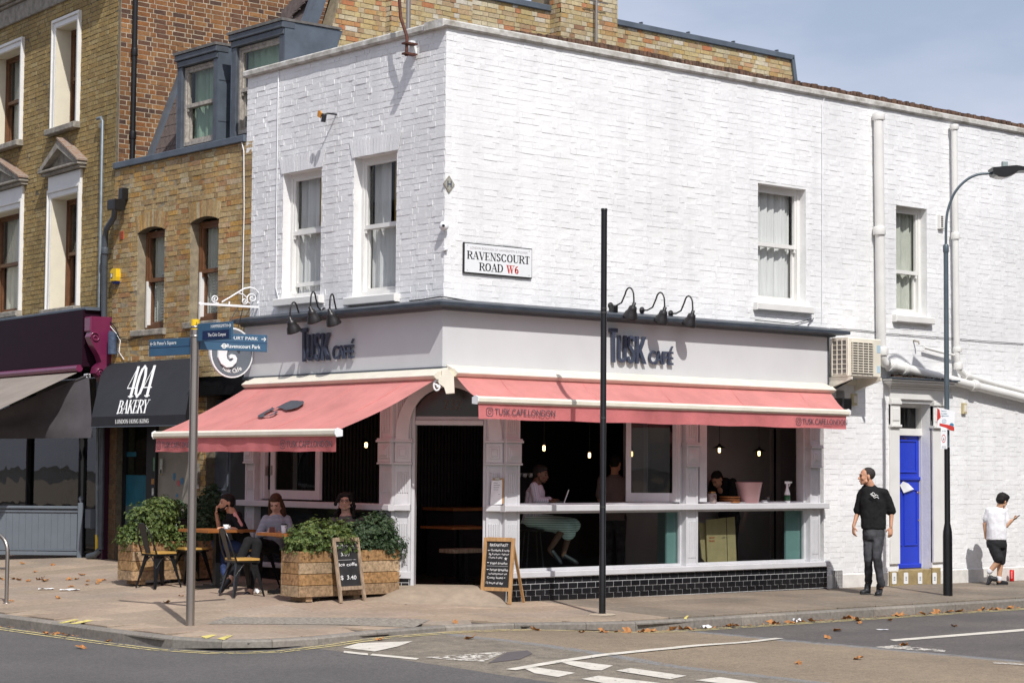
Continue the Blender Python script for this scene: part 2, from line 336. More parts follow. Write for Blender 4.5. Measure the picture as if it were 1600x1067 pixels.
def brick_wall(fr,u0,u1,v0,v1,holes,parent,bm_,mm_,thick=.22,depth=.14,proud=.006,jit=.0025,gap=.010,top=None,clipu=None,n0=0,name='wall',see=None,seed=1,nind=300,course=.075,reveal=None,v_off=0,bricks=True):
    """mortar sheet with openings, a course of bricks standing proud of it, the nearest ones as objects of their own"""
    w = MB()
    if top is None:
        for a,b,c,d in rects(u0,u1,v0,v1,holes):
            w.add([fr.p(a,c,n0),fr.p(b,c,n0),fr.p(b,d,n0),fr.p(a,d,n0)],[(0,1,2,3)])
            w.add([fr.p(a,c,n0-thick),fr.p(b,c,n0-thick),fr.p(b,d,n0-thick),fr.p(a,d,n0-thick)],[(3,2,1,0)])
            if a == u0: w.add([fr.p(a,c,n0),fr.p(a,d,n0),fr.p(a,d,n0-thick),fr.p(a,c,n0-thick)],[(0,1,2,3)])
            if b == u1: w.add([fr.p(b,c,n0),fr.p(b,d,n0),fr.p(b,d,n0-thick),fr.p(b,c,n0-thick)],[(3,2,1,0)])
        for (a,b,c,d) in [(u0,u1,v0,v1)]:
            w.add([fr.p(a,d,n0),fr.p(b,d,n0),fr.p(b,d,n0-thick),fr.p(a,d,n0-thick)],[(0,1,2,3)])
    else:
        w.prism(fr,top,n0-thick,n0)
    w.mi = 1
    for (a,b,c,d) in holes:
        e = n0+proud*.8;A,B,Cc,D = max(a,u0),min(b,u1),max(c,v0),min(d,v1);t = n0-thick
        if a > u0: w.add([fr.p(A,Cc,e),fr.p(A,D,e),fr.p(A,D,t),fr.p(A,Cc,t)],[(3,2,1,0)])
        if b < u1: w.add([fr.p(B,Cc,e),fr.p(B,D,e),fr.p(B,D,t),fr.p(B,Cc,t)],[(0,1,2,3)])
        if d < v1: w.add([fr.p(A,D,e),fr.p(B,D,e),fr.p(B,D,t),fr.p(A,D,t)],[(3,2,1,0)])
        if c > v0: w.add([fr.p(A,Cc,e),fr.p(B,Cc,e),fr.p(B,Cc,t),fr.p(A,Cc,t)],[(0,1,2,3)])
    wall = w.build(name,[mm_,reveal or mm_],parent)
    if not bricks: return wall
    r = random.Random(seed);items = []
    k = 0;v = v0 + v_off
    poly = top
    def span(vm):
        if poly is None: return [(u0,u1)]
        xs = []
        for i in range(len(poly)):
            (a,b),(c,d) = poly[i],poly[(i+1) % len(poly)]
            if (b <= vm) != (d <= vm): xs.append(a+(c-a)*(vm-b)/(d-b))
        xs.sort();return [(xs[i],xs[i+1]) for i in range(0,len(xs)-1,2)]
    while v < v1-.02:
        vt = min(v+course-gap,v1-.002);sp = span(v+.03)
        cuts = [(h[0]-.0,h[1]+.0) for h in holes if h[2] < vt-.012 and h[3] > v+.012]
        u = u0 - (.056 if k % 2 else .225) + r.uniform(-.02,.02)
        st = 0 if k % 2 else 1
        while u < u1:
            L = (.215 if st % 2 == 0 else .1025);st += 1
            segs = [(max(u,a),min(u+L,b)) for a,b in sp]
            for c0,c1 in cuts: segs = [q for s_ in segs for q in ((s_[0],min(s_[1],c0)),(max(s_[0],c1),s_[1])) if q[1]-q[0] > .02]
            for a,b in segs:
                if b-a > .02: items.append((a,b,v,vt,r.random(),r.uniform(-1,1)))
            u += L + gap
        v += course;k += 1
    def score(it):
        a,b,c,d,_,_ = it
        if b-a < .1 or (see and not see((a+b)/2,(c+d)/2)): return 1e9
        P = fr.p((a+b)/2,(c+d)/2,0)
        q = (P-CAM);X = FPX*q.dot(_r)/q.dot(_d);Y = -FPX*q.dot(_u)/q.dot(_d)
        if abs(X) > 790 or abs(Y) > 525: return 1e8
        return q.length - (b-a)*8
    items.sort(key=score)
    rot = Matrix((fr.U,-fr.N,fr.Z)).transposed().to_4x4()
    org = Vector((0,0,0));p = parent
    while p is not None:
        if p.name in ORI: org = ORI[p.name]
        p = p.parent
    ni = min(nind,len([1 for it in items if score(it) < 1e7])) if nind else 0
    for it in items[:ni]:
        a,b,c,d,q,t = it
        o = bpy.data.objects.new('brick',unit_mesh('brick',bm_,int(q*6)));C.objects.link(o);o.parent = wall
        P = fr.p(a,c,n0) - org
        o.matrix_local = Matrix.Translation(P) @ rot @ Matrix.Diagonal((b-a,proud+jit*t,d-c,1))
    g = MB();rn = []
    for it in items[ni:]:
        a,b,c,d,q,t = it;n1 = n0+proud+jit*t;j = jit*.8;h = r.uniform
        P = [fr.p(a,c,n0),fr.p(b,c,n0),fr.p(a,d,n0),fr.p(b,d,n0)] + [fr.p(x+h(-.0015,.0015),y+h(-.004,.004),n1+h(-j,j)) for y in (c,d) for x in (a,b)]
        g.add(P,[(4,5,7,6),(0,1,5,4),(2,6,7,3),(0,4,6,2),(1,3,7,5)]);rn += [q]*5
    if rn:
        ob = g.build('brickwork',bm_,wall,'stuff')
        at = ob.data.attributes.new('rnd','FLOAT','FACE');at.data.foreach_set('value',rn)
    return wall
def pieces(name,quads,parent,m,h=.03,gap=.004,kind=None):
    """flat ground pieces: quads of four (x, y, z) corners, each its own slab with a chamfered top"""
    outp = []
    org = Vector((0,0,0));p = parent
    for q in quads:
        c = sum((Vector(x) for x in q),Vector())/len(q);b = MB();k = len(q)
        top = [Vector(x)+(c-Vector(x)).normalized()*.008 for x in q];mid = [Vector(x)-Vector((0,0,.006)) for x in q];bot = [Vector(x)-Vector((0,0,h)) for x in q]
        vs = [v-c for v in top+mid+bot]
        b.add(vs,[tuple(range(k))] + [(i,k+i,k+(i+1) % k,(i+1) % k) for i in range(k)] + [(k+i,2*k+i,2*k+(i+1) % k,k+(i+1) % k) for i in range(k)])
        o = b.build(name,m,None);o.parent = parent;o.location = c;outp.append(o)
    return outp
def sash(fr,u0,u1,v0,v1,parent,n=-.11,frame='trim',curtain='curtain',mid=.5,drop=0,sill=True,sillm='trim',sill_n=.07,sill_h=.09,fw=.055,curt_full=True,gold=False,sill_ext=.06,blinds=False,glass='glass'):
    """two-light sash window set back in its opening"""
    f = MB();m_ = v0+(v1-v0)*mid
    def rim(a,b,c,d,t,n0,n1):
        f.box(fr,a,a+t,c,d,n0,n1);f.box(fr,b-t,b,c,d,n0,n1);f.box(fr,a+t,b-t,c,c+t*1.3,n0,n1);f.box(fr,a+t,b-t,d-t,d,n0,n1)
    rim(u0,u1,v0,v1,fw,n-.10,n)                      # box frame
    i = fw;s = .042
    rim(u0+i,u1-i,m_-.02,v1-i,s,n-.055,n-.012)       # upper sash in front
    rim(u0+i,u1-i,v0+i*1.2+drop,m_+.02+drop*.5,s,n-.098,n-.060)
    for sx in (u0+i+.012,u1-i-.042): f.box(fr,sx,sx+.03,m_-.07,m_-.02,n-.05,n-.016)    # sash horns
    win = f.build('window',M[frame],parent)
    g1 = MB();g1.add([fr.p(u0+i+s,m_+.02,n-.035),fr.p(u1-i-s,m_+.02,n-.035),fr.p(u1-i-s,v1-i-s,n-.035),fr.p(u0+i+s,v1-i-s,n-.035)],[(0,1,2,3)]);g1.build('pane',M[glass],win)
    g2 = MB();g2.add([fr.p(u0+i+s,v0+i*1.2+drop+s,n-.08),fr.p(u1-i-s,v0+i*1.2+drop+s,n-.08),fr.p(u1-i-s,m_-.02,n-.08),fr.p(u0+i+s,m_-.02,n-.08)],[(0,1,2,3)]);g2.build('pane',M[glass],win)
    c = MB();c.smooth = True;nn = 40;cols = []
    rr = random.Random(int(u0*100));ph = rr.random()*6
    def cn(t): return n-.14+.026*math.sin(t*nn*.7+ph+2*math.sin(t*7+ph))+.014*math.sin(t*nn*1.9)
    if curtain:
        a,b = u0+i,u1-i
        hi = v1 if curt_full is True else v0+(v1-v0)*curt_full
        P = []
        for k in range(nn+1):
            t = k/nn;u = a+(b-a)*t;P += [fr.p(u,v0+.02,cn(t)),fr.p(u,hi,cn(t))]
        c.add(P,[(2*k,2*k+2,2*k+3,2*k+1) for k in range(nn)])
        c.build('curtain',M[curtain],win)
        if curt_full is not True:
            c = MB();c.smooth = True;P = []
            for k in range(13):
                t = k/12;u = a+(b-a)*.45*t;P += [fr.p(u,hi-.05,cn(t*.4)-.03),fr.p(u-.0,v1,cn(t*.4)-.03)]
            c.add(P,[(2*k,2*k+2,2*k+3,2*k+1) for k in range(12)]);c.build('curtain',M[curtain],win)
            if gold:
                c = MB();P = []
                for k in range(7):
                    t = k/6;u = a+(b-a)*(.45+.13*t);P += [fr.p(u,v0,cn(t*.2)-.08),fr.p(u,v1,cn(t*.2)-.08)]
                c.add(P,[(2*k,2*k+2,2*k+3,2*k+1) for k in range(6)]);c.build('curtain',M['gold'],win)
    if blinds:
        c = MB();z = v0+.06
        while z < m_+.1:
            c.box(fr,u0+i+s,u1-i-s,z,z+.008,n-.175,n-.13);z += .045
        c.build('blind_slats',M['whitep'],win)
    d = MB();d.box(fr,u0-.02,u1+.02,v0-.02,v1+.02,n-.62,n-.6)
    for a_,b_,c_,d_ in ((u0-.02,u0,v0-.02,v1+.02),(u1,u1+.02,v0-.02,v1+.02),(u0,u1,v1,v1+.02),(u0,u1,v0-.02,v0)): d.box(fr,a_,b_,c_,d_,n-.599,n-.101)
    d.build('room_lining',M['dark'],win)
    if sill:
        s_ = MB();s_.box(fr,u0-sill_ext,u1+sill_ext,v0-sill_h,v0-.003,n-.05,sill_n,.01);s_.build('sill',M[sillm],win)
    return win

# ------------------------------------------------------------------ ground, road, pavement, kerb
def interp_path(path,step=.9):
    pts = [Vector((*p,0)) for p in path];o = []
    for i in range(len(pts)-1):
        d = (pts[i+1]-pts[i]).length;k = max(1,round(d/step))
        for j in range(k): o.append(pts[i].lerp(pts[i+1],j/k))
    o.append(pts[-1]);return o
KP = interp_path(KPATH)
KIN = []
for i,p in enumerate(KP):
    t = (KP[min(i+1,len(KP)-1)]-KP[max(i-1,0)]).normalized();KIN.append(p + Vector((-t.y,t.x,0))*.15)   # inner edge of the kerb
def inside(x,y,poly):
    c = False;n = len(poly)
    for i in range(n):
        a,b = poly[i],poly[(i+1) % n]
        if (a[1] > y) != (b[1] > y) and x < (b[0]-a[0])*(y-a[1])/(b[1]-a[1])+a[0]: c = not c
    return c
# ground sheet far below everything, to the horizon
g = MB();g.add([(-900,-900,-.6),(900,-900,-.6),(900,900,-.6),(-900,900,-.6)],[(0,1,2,3)])
o = g.build('ground',mat('earth',(.10,.09,.07),1),None,'structure')
def grid(name,xs,ys,f,m,skip=None):
    g = MB();g.smooth = True
    vs = [(x,y,f(x,y)) for y in ys for x in xs];n = len(xs);fs = []
    for j in range(len(ys)-1):
        for i in range(n-1):
            if skip and skip((xs[i]+xs[i+1])/2,(ys[j]+ys[j+1])/2): continue
            fs.append((j*n+i,j*n+i+1,(j+1)*n+i+1,(j+1)*n+i))
    g.add(vs,fs);return g.build(name,m,None,'structure')
def frange(a,b,s):
    n = max(1,round((b-a)/s));return [a+(b-a)*i/n for i in range(n+1)]
def road_mat():
    """tan worn asphalt in the side road, smooth dark asphalt west of x=-3.9, darker patch and sealed seams"""
    m = bpy.data.materials.new('asphalt');m.use_nodes = True;N,L = nodes(m);b = N['Principled BSDF'];b.inputs['Roughness'].default_value = .85;b.inputs['Specular IOR Level'].default_value = .3
    ge = N.new('ShaderNodeNewGeometry');sx = N.new('ShaderNodeSeparateXYZ');L.new(ge.outputs['Position'],sx.inputs[0])
    def noise(sc_,det=6,ro=.6):
        n = N.new('ShaderNodeTexNoise');n.inputs['Scale'].default_value = sc_;n.inputs['Detail'].default_value = det;n.inputs['Roughness'].default_value = ro;L.new(ge.outputs['Position'],n.inputs[0]);return n.outputs['Fac']
    def math_(op,a,b_=None,c=None):
        n = N.new('ShaderNodeMath');n.operation = op
        for i,v in enumerate((a,b_,c)):
            if v is None: continue
            if isinstance(v,(int,float)): n.inputs[i].default_value = v
            else: L.new(v,n.inputs[i])
        return n.outputs[0]
    def mixc(f,a,b_):
        n = N.new('ShaderNodeMixRGB')
        L.new(f,n.inputs[0]) if not isinstance(f,float) else None
        for i,v in ((1,a),(2,b_)):
            if isinstance(v,tuple): n.inputs[i].default_value = (*v,1)
            else: L.new(v,n.inputs[i])
        return n.outputs[0]
    def ramp(f,a,b_,pa=.35,pb=.65):
        r = N.new('ShaderNodeValToRGB');r.color_ramp.elements[0].position = pa;r.color_ramp.elements[1].position = pb
        r.color_ramp.elements[0].color = (*a,1);r.color_ramp.elements[1].color = (*b_,1);L.new(f,r.inputs[0]);return r.outputs[0]
    big = noise(.7,5);mid = noise(5,6);fine = noise(90,3,.8);grain = noise(260,2)
    tanc = ramp(big,(.23,.185,.135),(.305,.24,.17))
    tanc = mixc(math_('MULTIPLY',ramp(mid,(0,0,0),(1,1,1)),.35),tanc,(.18,.145,.11))
    greyc = ramp(big,(.095,.088,.085),(.135,.122,.115))
    dark = ramp(big,(.105,.100,.100),(.130,.122,.120))
    oldg = ramp(mid,(.17,.15,.125),(.25,.215,.17))
    wob = math_('MULTIPLY',math_('SUBTRACT',noise(1.1,4),.5),.22)
    x = math_('ADD',sx.outputs[0],wob);y = math_('ADD',sx.outputs[1],wob)
    def step(v,e,w=.02): return math_('SMOOTHSTEP',v,e-w,e+w) if False else math_('MULTIPLY_ADD',math_('GREATER_THAN',v,e),1.0,0.0)
    c = mixc(step(x,1.25),tanc,greyc)                     # beyond the seam the side road turns grey
    c = mixc(math_('SUBTRACT',1.0,step(x,-1.85)),c,oldg)    # ramp of the raised table
    c = mixc(math_('SUBTRACT',1.0,step(math_('ADD',sx.outputs[0],math_('MULTIPLY',wob,.15)),-3.72)),c,dark)
    def seam(v,e,w): return math_('LESS_THAN',math_('ABSOLUTE',math_('SUBTRACT',v,e)),w)
    sealed = math_('MAXIMUM',seam(x,-1.85,.09),seam(x,1.25,.10));sealed = math_('MULTIPLY',sealed,math_('GREATER_THAN',noise(9,3),.42))
    c = mixc(math_('MULTIPLY',sealed,.75),c,(.22,.225,.235))
    sp = ramp(math_('ADD',math_('MULTIPLY',noise(60,3,.8),.6),math_('MULTIPLY',noise(17,6,.8),.4)),(.50,.50,.50),(1.5,1.47,1.4),.36,.64)
    n = N.new('ShaderNodeMixRGB');n.blend_type = 'MULTIPLY';n.inputs[0].default_value = 1;L.new(c,n.inputs[1]);L.new(sp,n.inputs[2]);L.new(n.outputs[0],b.inputs['Base Color'])
    bp = N.new('ShaderNodeBump');bp.inputs['Distance'].default_value = .006;L.new(math_('ADD',fine,math_('MULTIPLY',grain,.6)),bp.inputs['Height']);L.new(bp.outputs[0],b.inputs['Normal'])
    return m
xs = [-400,-150,-60,-30,-20] + frange(-14,4,.5) + [6,9,14,20,40,100,400];ys = [-400,-150,-60,-30,-20] + frange(-14,4,.5) + [6,9,14,22,40,100,400]
pavepoly = [(p.x,p.y) for p in KP] + [(26,40),(-4.7,40)]
road = grid('road',xs,ys,RZ,road_mat(),None)
# far pavement across the main street and side road are simple sheets with kerb
fp = MB();fp.wbox(-60,-18.6,-400,400,-.5,-.07);fp.build('far_pavement',M['concrete'],None,'structure')
# pavement bed of sand, with slabs laid on it
def pz(x,y): return G(x,y)-.028
bxs = frange(-4.7,26,.45);bys = frange(-2.72,22,.45)
def skip(x,y): return not inside(x,y,[(p.x,p.y) for p in KIN] + [(26,40),(-4.55,40)]) or (x > .3 and y > .9)
pav = grid('pavement',bxs,bys,pz,M['joint'],skip)
inpoly = [(p.x,p.y) for p in KIN] + [(26,40),(-4.55,40)]
def clip_quad(q):
    return all(inside(x,y,inpoly) for x,y in q)
def clip_poly(q):                # clip a convex quad against the kerb's inner edge by sliding outside corners inwards
    c = (sum(x for x,y in q)/4,sum(y for x,y in q)/4)
    if not inside(*c,inpoly): return None
    o = []
    for x,y in q:
        if inside(x,y,inpoly): o.append((x,y));continue
        lo,hi = 0,1
        for _ in range(18):
            m_ = (lo+hi)/2
            if inside(c[0]+(x-c[0])*m_,c[1]+(y-c[1])*m_,inpoly): lo = m_
            else: hi = m_
        o.append((c[0]+(x-c[0])*lo,c[1]+(y-c[1])*lo))
    return o
quads = {'a': [],'b': []}
def strip_x(x0,x1,ya,yb,w,key):       # courses across the main street pavement
    pass
rq = random.Random(3);gap = .011
# main street side: courses run along x, slabs .9 x .6, staggered
y = -2.8;k = 0
cob = [(-3.55,-.35),(-2.9,.25),(-1.3,-1.45),(-2.0,-2.05)]
while y < 13:
    x = -4.9 - (.45 if k % 2 else 0)
    while x < .3:
        q = [(x+gap,y+gap),(x+.9-gap,y+gap),(x+.9-gap,y+.6-gap),(x+gap,y+.6-gap)]
        cx,cy = x+.45,y+.3
        if cy > -2.9 and x < -.1:
            if True:
                qq = [(min(px_,.015 if cy < 0 else -.004),py_) for px_,py_ in q]
                c_ = clip_poly(qq)
                if c_ and (qq[1][0]-qq[0][0]) > .1: quads['a'].append([(a,b,G(a,b)) for a,b in c_])
        x += .9
    y += .6;k += 1
x = .02;k = 0
while x < 14:
    y = -.002-.6;j = 0
    while y > -3.2:
        q = [(x+gap,y+gap),(x+(.75)-gap,y+gap),(x+.75-gap,y+.6-gap),(x+gap,y+.6-gap)]
        c_ = clip_poly(q)
        if c_: quads['b' if x > 1.2 else 'a'].append([(a,b,G(a,b)) for a,b in c_])
        y -= .6;j += 1
    x += .75
pieces('paving_slab',quads['a'],pav,M['slab']);pieces('paving_slab',quads['b'],pav,M['slabg'])
cg = MB();k = 12
cg.add([( *(Vector((*cob[0],0)).lerp(Vector((*cob[3],0)),j/k).lerp(Vector((*cob[1],0)).lerp(Vector((*cob[2],0)),j/k),i/k)).xy,0) for j in range(k+1) for i in range(k+1)],[(j*(k+1)+i,(j+1)*(k+1)+i,(j+1)*(k+1)+i+1,j*(k+1)+i+1) for j in range(k) for i in range(k)])
cg.v = [(x,y,G(x,y)+.004) for x,y,z in cg.v];cg.build('pebble_paving',M['cobble'],pav)
# threshold ramp at the corner door
rm = MB();K = 24;dk = .5;V = []
for j in range(K+1):
    for i in range(K+1):
        s,t = i/K,j/K;u = (-.22*t+.02)+(1.31+.42*t)*s;P = FC.p(u,0,.80*t-.28*(1-t));gz_ = G(P.x,P.y) if (P.x < 0 or P.y < 0) else .012;e = 1-abs(2*s-1)**6
        V.append((P.x,P.y,gz_+.001+(.185-gz_)*(1-ss(.28,1,t))*(1 if t < .3 else e)))
rm.smooth = True;rm.add(V,[(j*(K+1)+i,(j+1)*(K+1)+i,(j+1)*(K+1)+i+1,j*(K+1)+i+1) for j in range(K) for i in range(K)])
rm.build('threshold_ramp',M['concrete'],pav)
# kerb stones
kr = bpy.data.objects.new('kerb',None);C.objects.link(kr);kr['kind'] = 'structure'
for i in range(len(KP)-1):
    a,b = KP[i],KP[i+1];ai,bi = KIN[i],KIN[i+1]
    if max(a.y,b.y) > 17 and a.x < -4: continue
    t = (b-a).normalized()*.003;q = [a+t,b-t,bi-t,ai+t]
    c = sum(q,Vector())/4;c.z = 0;m_ = MB()
    za,zb = G(ai.x,ai.y),G(bi.x,bi.y);r_ = .018
    ha,hb = KH(a.x,a.y),KH(b.x,b.y)
    ra,rb = za-ha-.05,zb-hb-.05
    up = lambda p,z: Vector((p.x,p.y,z))-c
    ia = q[0].lerp(q[3],.13);ib = q[1].lerp(q[2],.13)
    V = [up(q[0],ra),up(q[1],rb),up(q[1],zb-r_),up(q[0],za-r_),up(ia,za),up(ib,zb),up(q[2],zb),up(q[3],za),up(q[2],rb),up(q[3],ra)]
    m_.add(V,[(0,1,2,3),(3,2,5,4),(4,5,6,7),(7,6,8,9),(0,3,4,7,9),(1,8,6,5,2)])
    o = m_.build('kerb_stone',M['kerb'],None);o.parent = kr;o.location = c
# painted markings
def mark(name,pts,m,dz=.006,fn=RZ,px=True,wob=0):
    P = []
    for p in pts:
        q = ong(p[0],p[1],fn) if px else Vector((p[0],p[1],fn(*p)))
        P.append(Vector((q.x,q.y,fn(q.x,q.y)+dz)))
    return P
def line_mark(b,pts,w,fn=RZ,dz=.006):
    pts = [Vector((x,y,0)) for x,y in pts]
    o = []
    for i in range(len(pts)-1):
        d = (pts[i+1]-pts[i]);k = max(1,int(d.length/.25))
        for j in range(k): o.append(pts[i]+d*j/k)
    o.append(pts[-1]);V = []
    for i,p in enumerate(o):
        t = (o[min(i+1,len(o)-1)]-o[max(i-1,0)]).normalized();n_ = Vector((-t.y,t.x,0))*w/2
        for q in (p-n_,p+n_): V.append((q.x,q.y,fn(q.x,q.y)+dz))
    b.add(V,[(2*i,2*i+2,2*i+3,2*i+1) for i in range(len(o)-1)])
def worn(name,col,thr,base=None):
    m = mat(name,col,.8,0,.12,8);N,L = nodes(m);b = N['Principled BSDF'];o = N['Material Output']
    ge = N.new('ShaderNodeNewGeometry');n = N.new('ShaderNodeTexNoise');n.inputs['Scale'].default_value = 14;n.inputs['Detail'].default_value = 8;n.inputs['Roughness'].default_value = .7;L.new(ge.outputs['Position'],n.inputs[0])
    g = N.new('ShaderNodeMath');g.operation = 'GREATER_THAN';g.inputs[1].default_value = thr;L.new(n.outputs['Fac'],g.inputs[0])
    t = N.new('ShaderNodeBsdfTransparent');mx_ = N.new('ShaderNodeMixShader');L.new(g.outputs[0],mx_.inputs[0]);L.new(t.outputs[0],mx_.inputs[1]);L.new(b.outputs[0],mx_.inputs[2]);L.new(mx_.outputs[0],o.inputs[0]);return m
MW = worn('worn white road paint',(.62,.58,.50),.37);MW2 = worn('flaking white road paint',(.60,.56,.49),.5);MY = worn('worn yellow road paint',(.62,.52,.24),.455)
def offset_path(d):
    o = []
    for i,p in enumerate(KP):
        t = (KP[min(i+1,len(KP)-1)]-KP[max(i-1,0)]).normalized();q = p - Vector((-t.y,t.x,0))*d;o.append((q.x,q.y))
    return o
for d in (.17,.29):
    b = MB();line_mark(b,[p for p in offset_path(d) if -12 < p[0] < 20 and p[1] < 16],.045);b.build('yellow_line',MY,road)
for pts,m_ in (([(536,1012),(560,1005),(645,1002),(622,1010),(585,1018)],MW),([(537,1017),(575,1021),(575,1024),(537,1020)],MW),([(582,1021.5),(655,1028.5),(650,1031),(578,1024)],MW),
                ([(664,1027),(760,1020),(792,1018.5),(755,1034),(700,1031)],MW2),
                ([(874,1034),(897,1033),(958,1040),(940,1047.5),(925,1047),(890,1039)],MW),([(818,1044),(838,1043),(899,1051.5),(872,1058),(835,1052)],MW),([(962,1048),(985,1044),(1073,1056),(1047,1061.5)],MW),([(908,1061),(935,1056),(1045,1069),(1000,1078)],MW),
                ([(1390,999.5),(1600,982.5),(1600,986),(1398,1002)],MW),([(1367,1011),(1400,1008),(1478,1016),(1476,1018.5),(1385,1013.5)],MW2),([(1550,1034),(1600,1037),(1600,1040),(1553,1036.5)],MW2),([(1125,1058),(1185,1067),(1160,1072),(1085,1063)],MW)):
    P = mark('road_marking',pts,m_);b = MB();c = sum(P,Vector())/len(P);k = len(P)
    b.add([c]+P,[(0,1+i,1+(i+1) % k) for i in range(k)]);b.build('road_marking',m_,road)
P = mark('p',[(762,1036),(792,1019),(824,1016),(832,1021),(812,1030)],MW,.004);b = MB();b.add(P,[tuple(range(5))]);b.build('asphalt_patch',mat('fresh dark tarmac patch',(.105,.09,.09),.9,0,.15,20,.004,80),road)
b = MB();line_mark(b,[(q.x,q.y) for q in (ong(x,y,RZ) for x,y in ((798,1047),(870,1034.5),(940,1024),(1050,1013),(1218,997.5)))],.11,RZ,.009);b.build('road_marking',MW,road)
for pts in (((90,973.5),(116,967.5),(124,968.5),(98,974)),((108,974.5),(136,968.5),(147,969.5),(119,975)),((314,994.5),(330,991.5),(339,992),(322,998)),((339,998),(355,993),(364,993),(350,1000)),((1068,966),(1073,962),(1076,962),(1072,968))):
    P = mark('kerb_mark',pts,MY,.006,G);b = MB();b.add(P,[(0,1,2,3)]);b.build('yellow_kerb_mark',worn('faded yellow kerb paint',(.70,.60,.18),.42),pav)
# ------------------------------------------------------------------ the white corner building
cafe = root('cafe_building',(0,0,0),'white painted brick corner building with the cafe shopfront on its ground floor','building')
def W(fr,x0,y0,x1,y1,n=0):       # opening from two opposite pixel corners on a wall
    a,d = fr.px(x0,y0,n);b,c = fr.px(x1,y1,n);return (min(a,b),max(a,b),min(c,d),max(c,d))
TOP = 7.08
# openings
w1 = (FL.px(441.5,400)[0],FL.px(501.5,400)[0],FL.px(470,464)[1],FL.px(441.5,273)[1])
w2 = (FL.px(552,400)[0],FL.px(619,400)[0],FL.px(585,461.5)[1],FL.px(552,248)[1])
w3 = (FR.px(1184,400)[0]-.0,FR.px(1259,400)[0],FR.px(1225,476)[1],FR.px(1259,296.5)[1])
w4 = (FR.px(1400,400)[0],FR.px(1448,400)[0],FR.px(1425,494)[1],FR.px(1448,326)[1])
dx0,dx1 = FR.px(1403.5,800)[0],FR.px(1456,800)[0];door_h = (dx0,dx1,.02,FR.px(1430,630)[1])
wallr = brick_wall(FR,.0015,14,-.12,TOP,[(-.1,7.02,-.3,3.6),w3,w4,(dx0,dx1,-.3,door_h[3])],cafe,M['wbrick'],M['wmortar'],thick=.30,proud=.0030,jit=.0026,gap=.0055,seed=11,
                   see=lambda u,v: v > 3.7 and u < 7 or v > .1)
walll = brick_wall(FL,-4.46,-.0015,-.05,TOP,[(-4.6,.1,-.3,3.6),(-4.6,-4.31,-.3,6.02),w1,w2],cafe,M['wbrick'],M['wmortar'],thick=.30,proud=.0044,jit=.0030,gap=.008,seed=12,see=lambda u,v: v > 3.7)
win = sash(FL,*w1,cafe,-.12,mid=.52,drop=.10,sill=False,curtain='curtain',curt_full=.52,gold=True)
win = sash(FL,*w2,cafe,-.12,mid=.50,sill=False,curtain='curtain',curt_full=.50,gold=True)
sash(FR,*w3,cafe,-.12,mid=.50,sill=False);sash(FR,*w4,cafe,-.12,mid=.40,sill=False,curtain='curtain2')
for fr,w in ((FL,w1),(FL,w2),(FR,w3),(FR,w4)):
    s_ = MB();s_.box(fr,w[0]-.10,w[1]+.09,w[2]-.11,w[2]-.004,-.12,.09,.012);s_.build('sill',M['trim'],cafe)
# soldier arches over the front windows: voussoirs standing proud
for w in (w1,w2):
    n = 15;uc = (w[0]+w[1])/2
    for i in range(n):
        t = -1+2*(i+.5)/n;uu = uc + t*(w[1]-w[0])/2*1.08;tilt = t*.07
        b = MB();a0 = (w[1]-w[0])/n*.50
        b.prism(FL,[(uu-a0,w[3]+.004),(uu+a0,w[3]+.004),(uu+a0*1.1+tilt,w[3]+.235),(uu-a0*1.1+tilt,w[3]+.235)],.0125,.016+.003*math.sin(i*5.1));b.build('arch_brick',M['wbrick'],cafe)
# parapet coping
cp = MB();cp.box(FR,-.09,14,TOP,TOP+.10,-.34,.055,.02);cp.box(FL,-4.50,-.34,TOP,TOP+.095,-.34,.07,.02);cp.build('coping',mat('chalky coping',(.60,.59,.56),.9,0,.12,6,.006,20,col2=(.28,.26,.22)),cafe)
bt = MB();x = 1.05;i = 0
while x < 14:
    h = R_.uniform(.055,.075)*min(1,.35+(x-1)/2);bt.box(FR,x,x+.062,TOP+.101,TOP+.101+h,-.20,.028+R_.uniform(-.012,.012));x += .072
bt.build('brick_on_edge_course',mat('sooty edge bricks',(.15,.085,.055),.95,0,.5,9,.01,30),cafe,'stuff')
# roof
rf = MB();rf.wbox(.31,13.9,.31,4.3,6.6,6.7);rf.build('roof',M['lead'],cafe)
# closing walls of the shell
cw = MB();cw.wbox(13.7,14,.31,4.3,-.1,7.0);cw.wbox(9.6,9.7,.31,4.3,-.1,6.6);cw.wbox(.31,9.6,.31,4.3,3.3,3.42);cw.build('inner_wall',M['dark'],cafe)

# fascia and cornice wrapping the corner
FB,FT,CT = 2.885,3.575,3.70
fa = MB();fn = .075
fa.box(FR,-fn+.004,7.02,FB,FT,-.05,fn);fa.box(FL,-4.33,.0745,FB,FT,-.05,fn)
fascia = fa.build('fascia',M['fascia'],cafe)
for fr,a,b in ((FR,-fn-.012,7.03),(FL,-4.34,fn+.012)):
    t = MB();t.box(fr,a,b,FB-.045,FB,-.05,fn+.02,.006);t.build('fascia_rail',M['slategrey'],cafe)
def cornice(fr,a,b,la,lb,m,z0,parent):
    """moulded profile swept along the wall; la, lb lengthen the ends with the projection for mitres"""
    prof = [(0.0,0),(.085,0),(.12,.01),(.13,.028),(.20,.034),(.245,.04),(.275,.045),(.275,.085),(.25,.10),(.22,.108),(0,.15)]
    g = MB();k = len(prof);vs = []
    for n,z in prof: vs += [fr.p(a-la*n,z0+z,n),fr.p(b+lb*n,z0+z,n)]
    g.add(vs,[(2*i,2*i+1,2*i+3,2*i+2) for i in range(k-1)]+[tuple(2*i for i in reversed(range(k))),tuple(2*i+1 for i in range(k))])
    return g.build('cornice',m,parent)
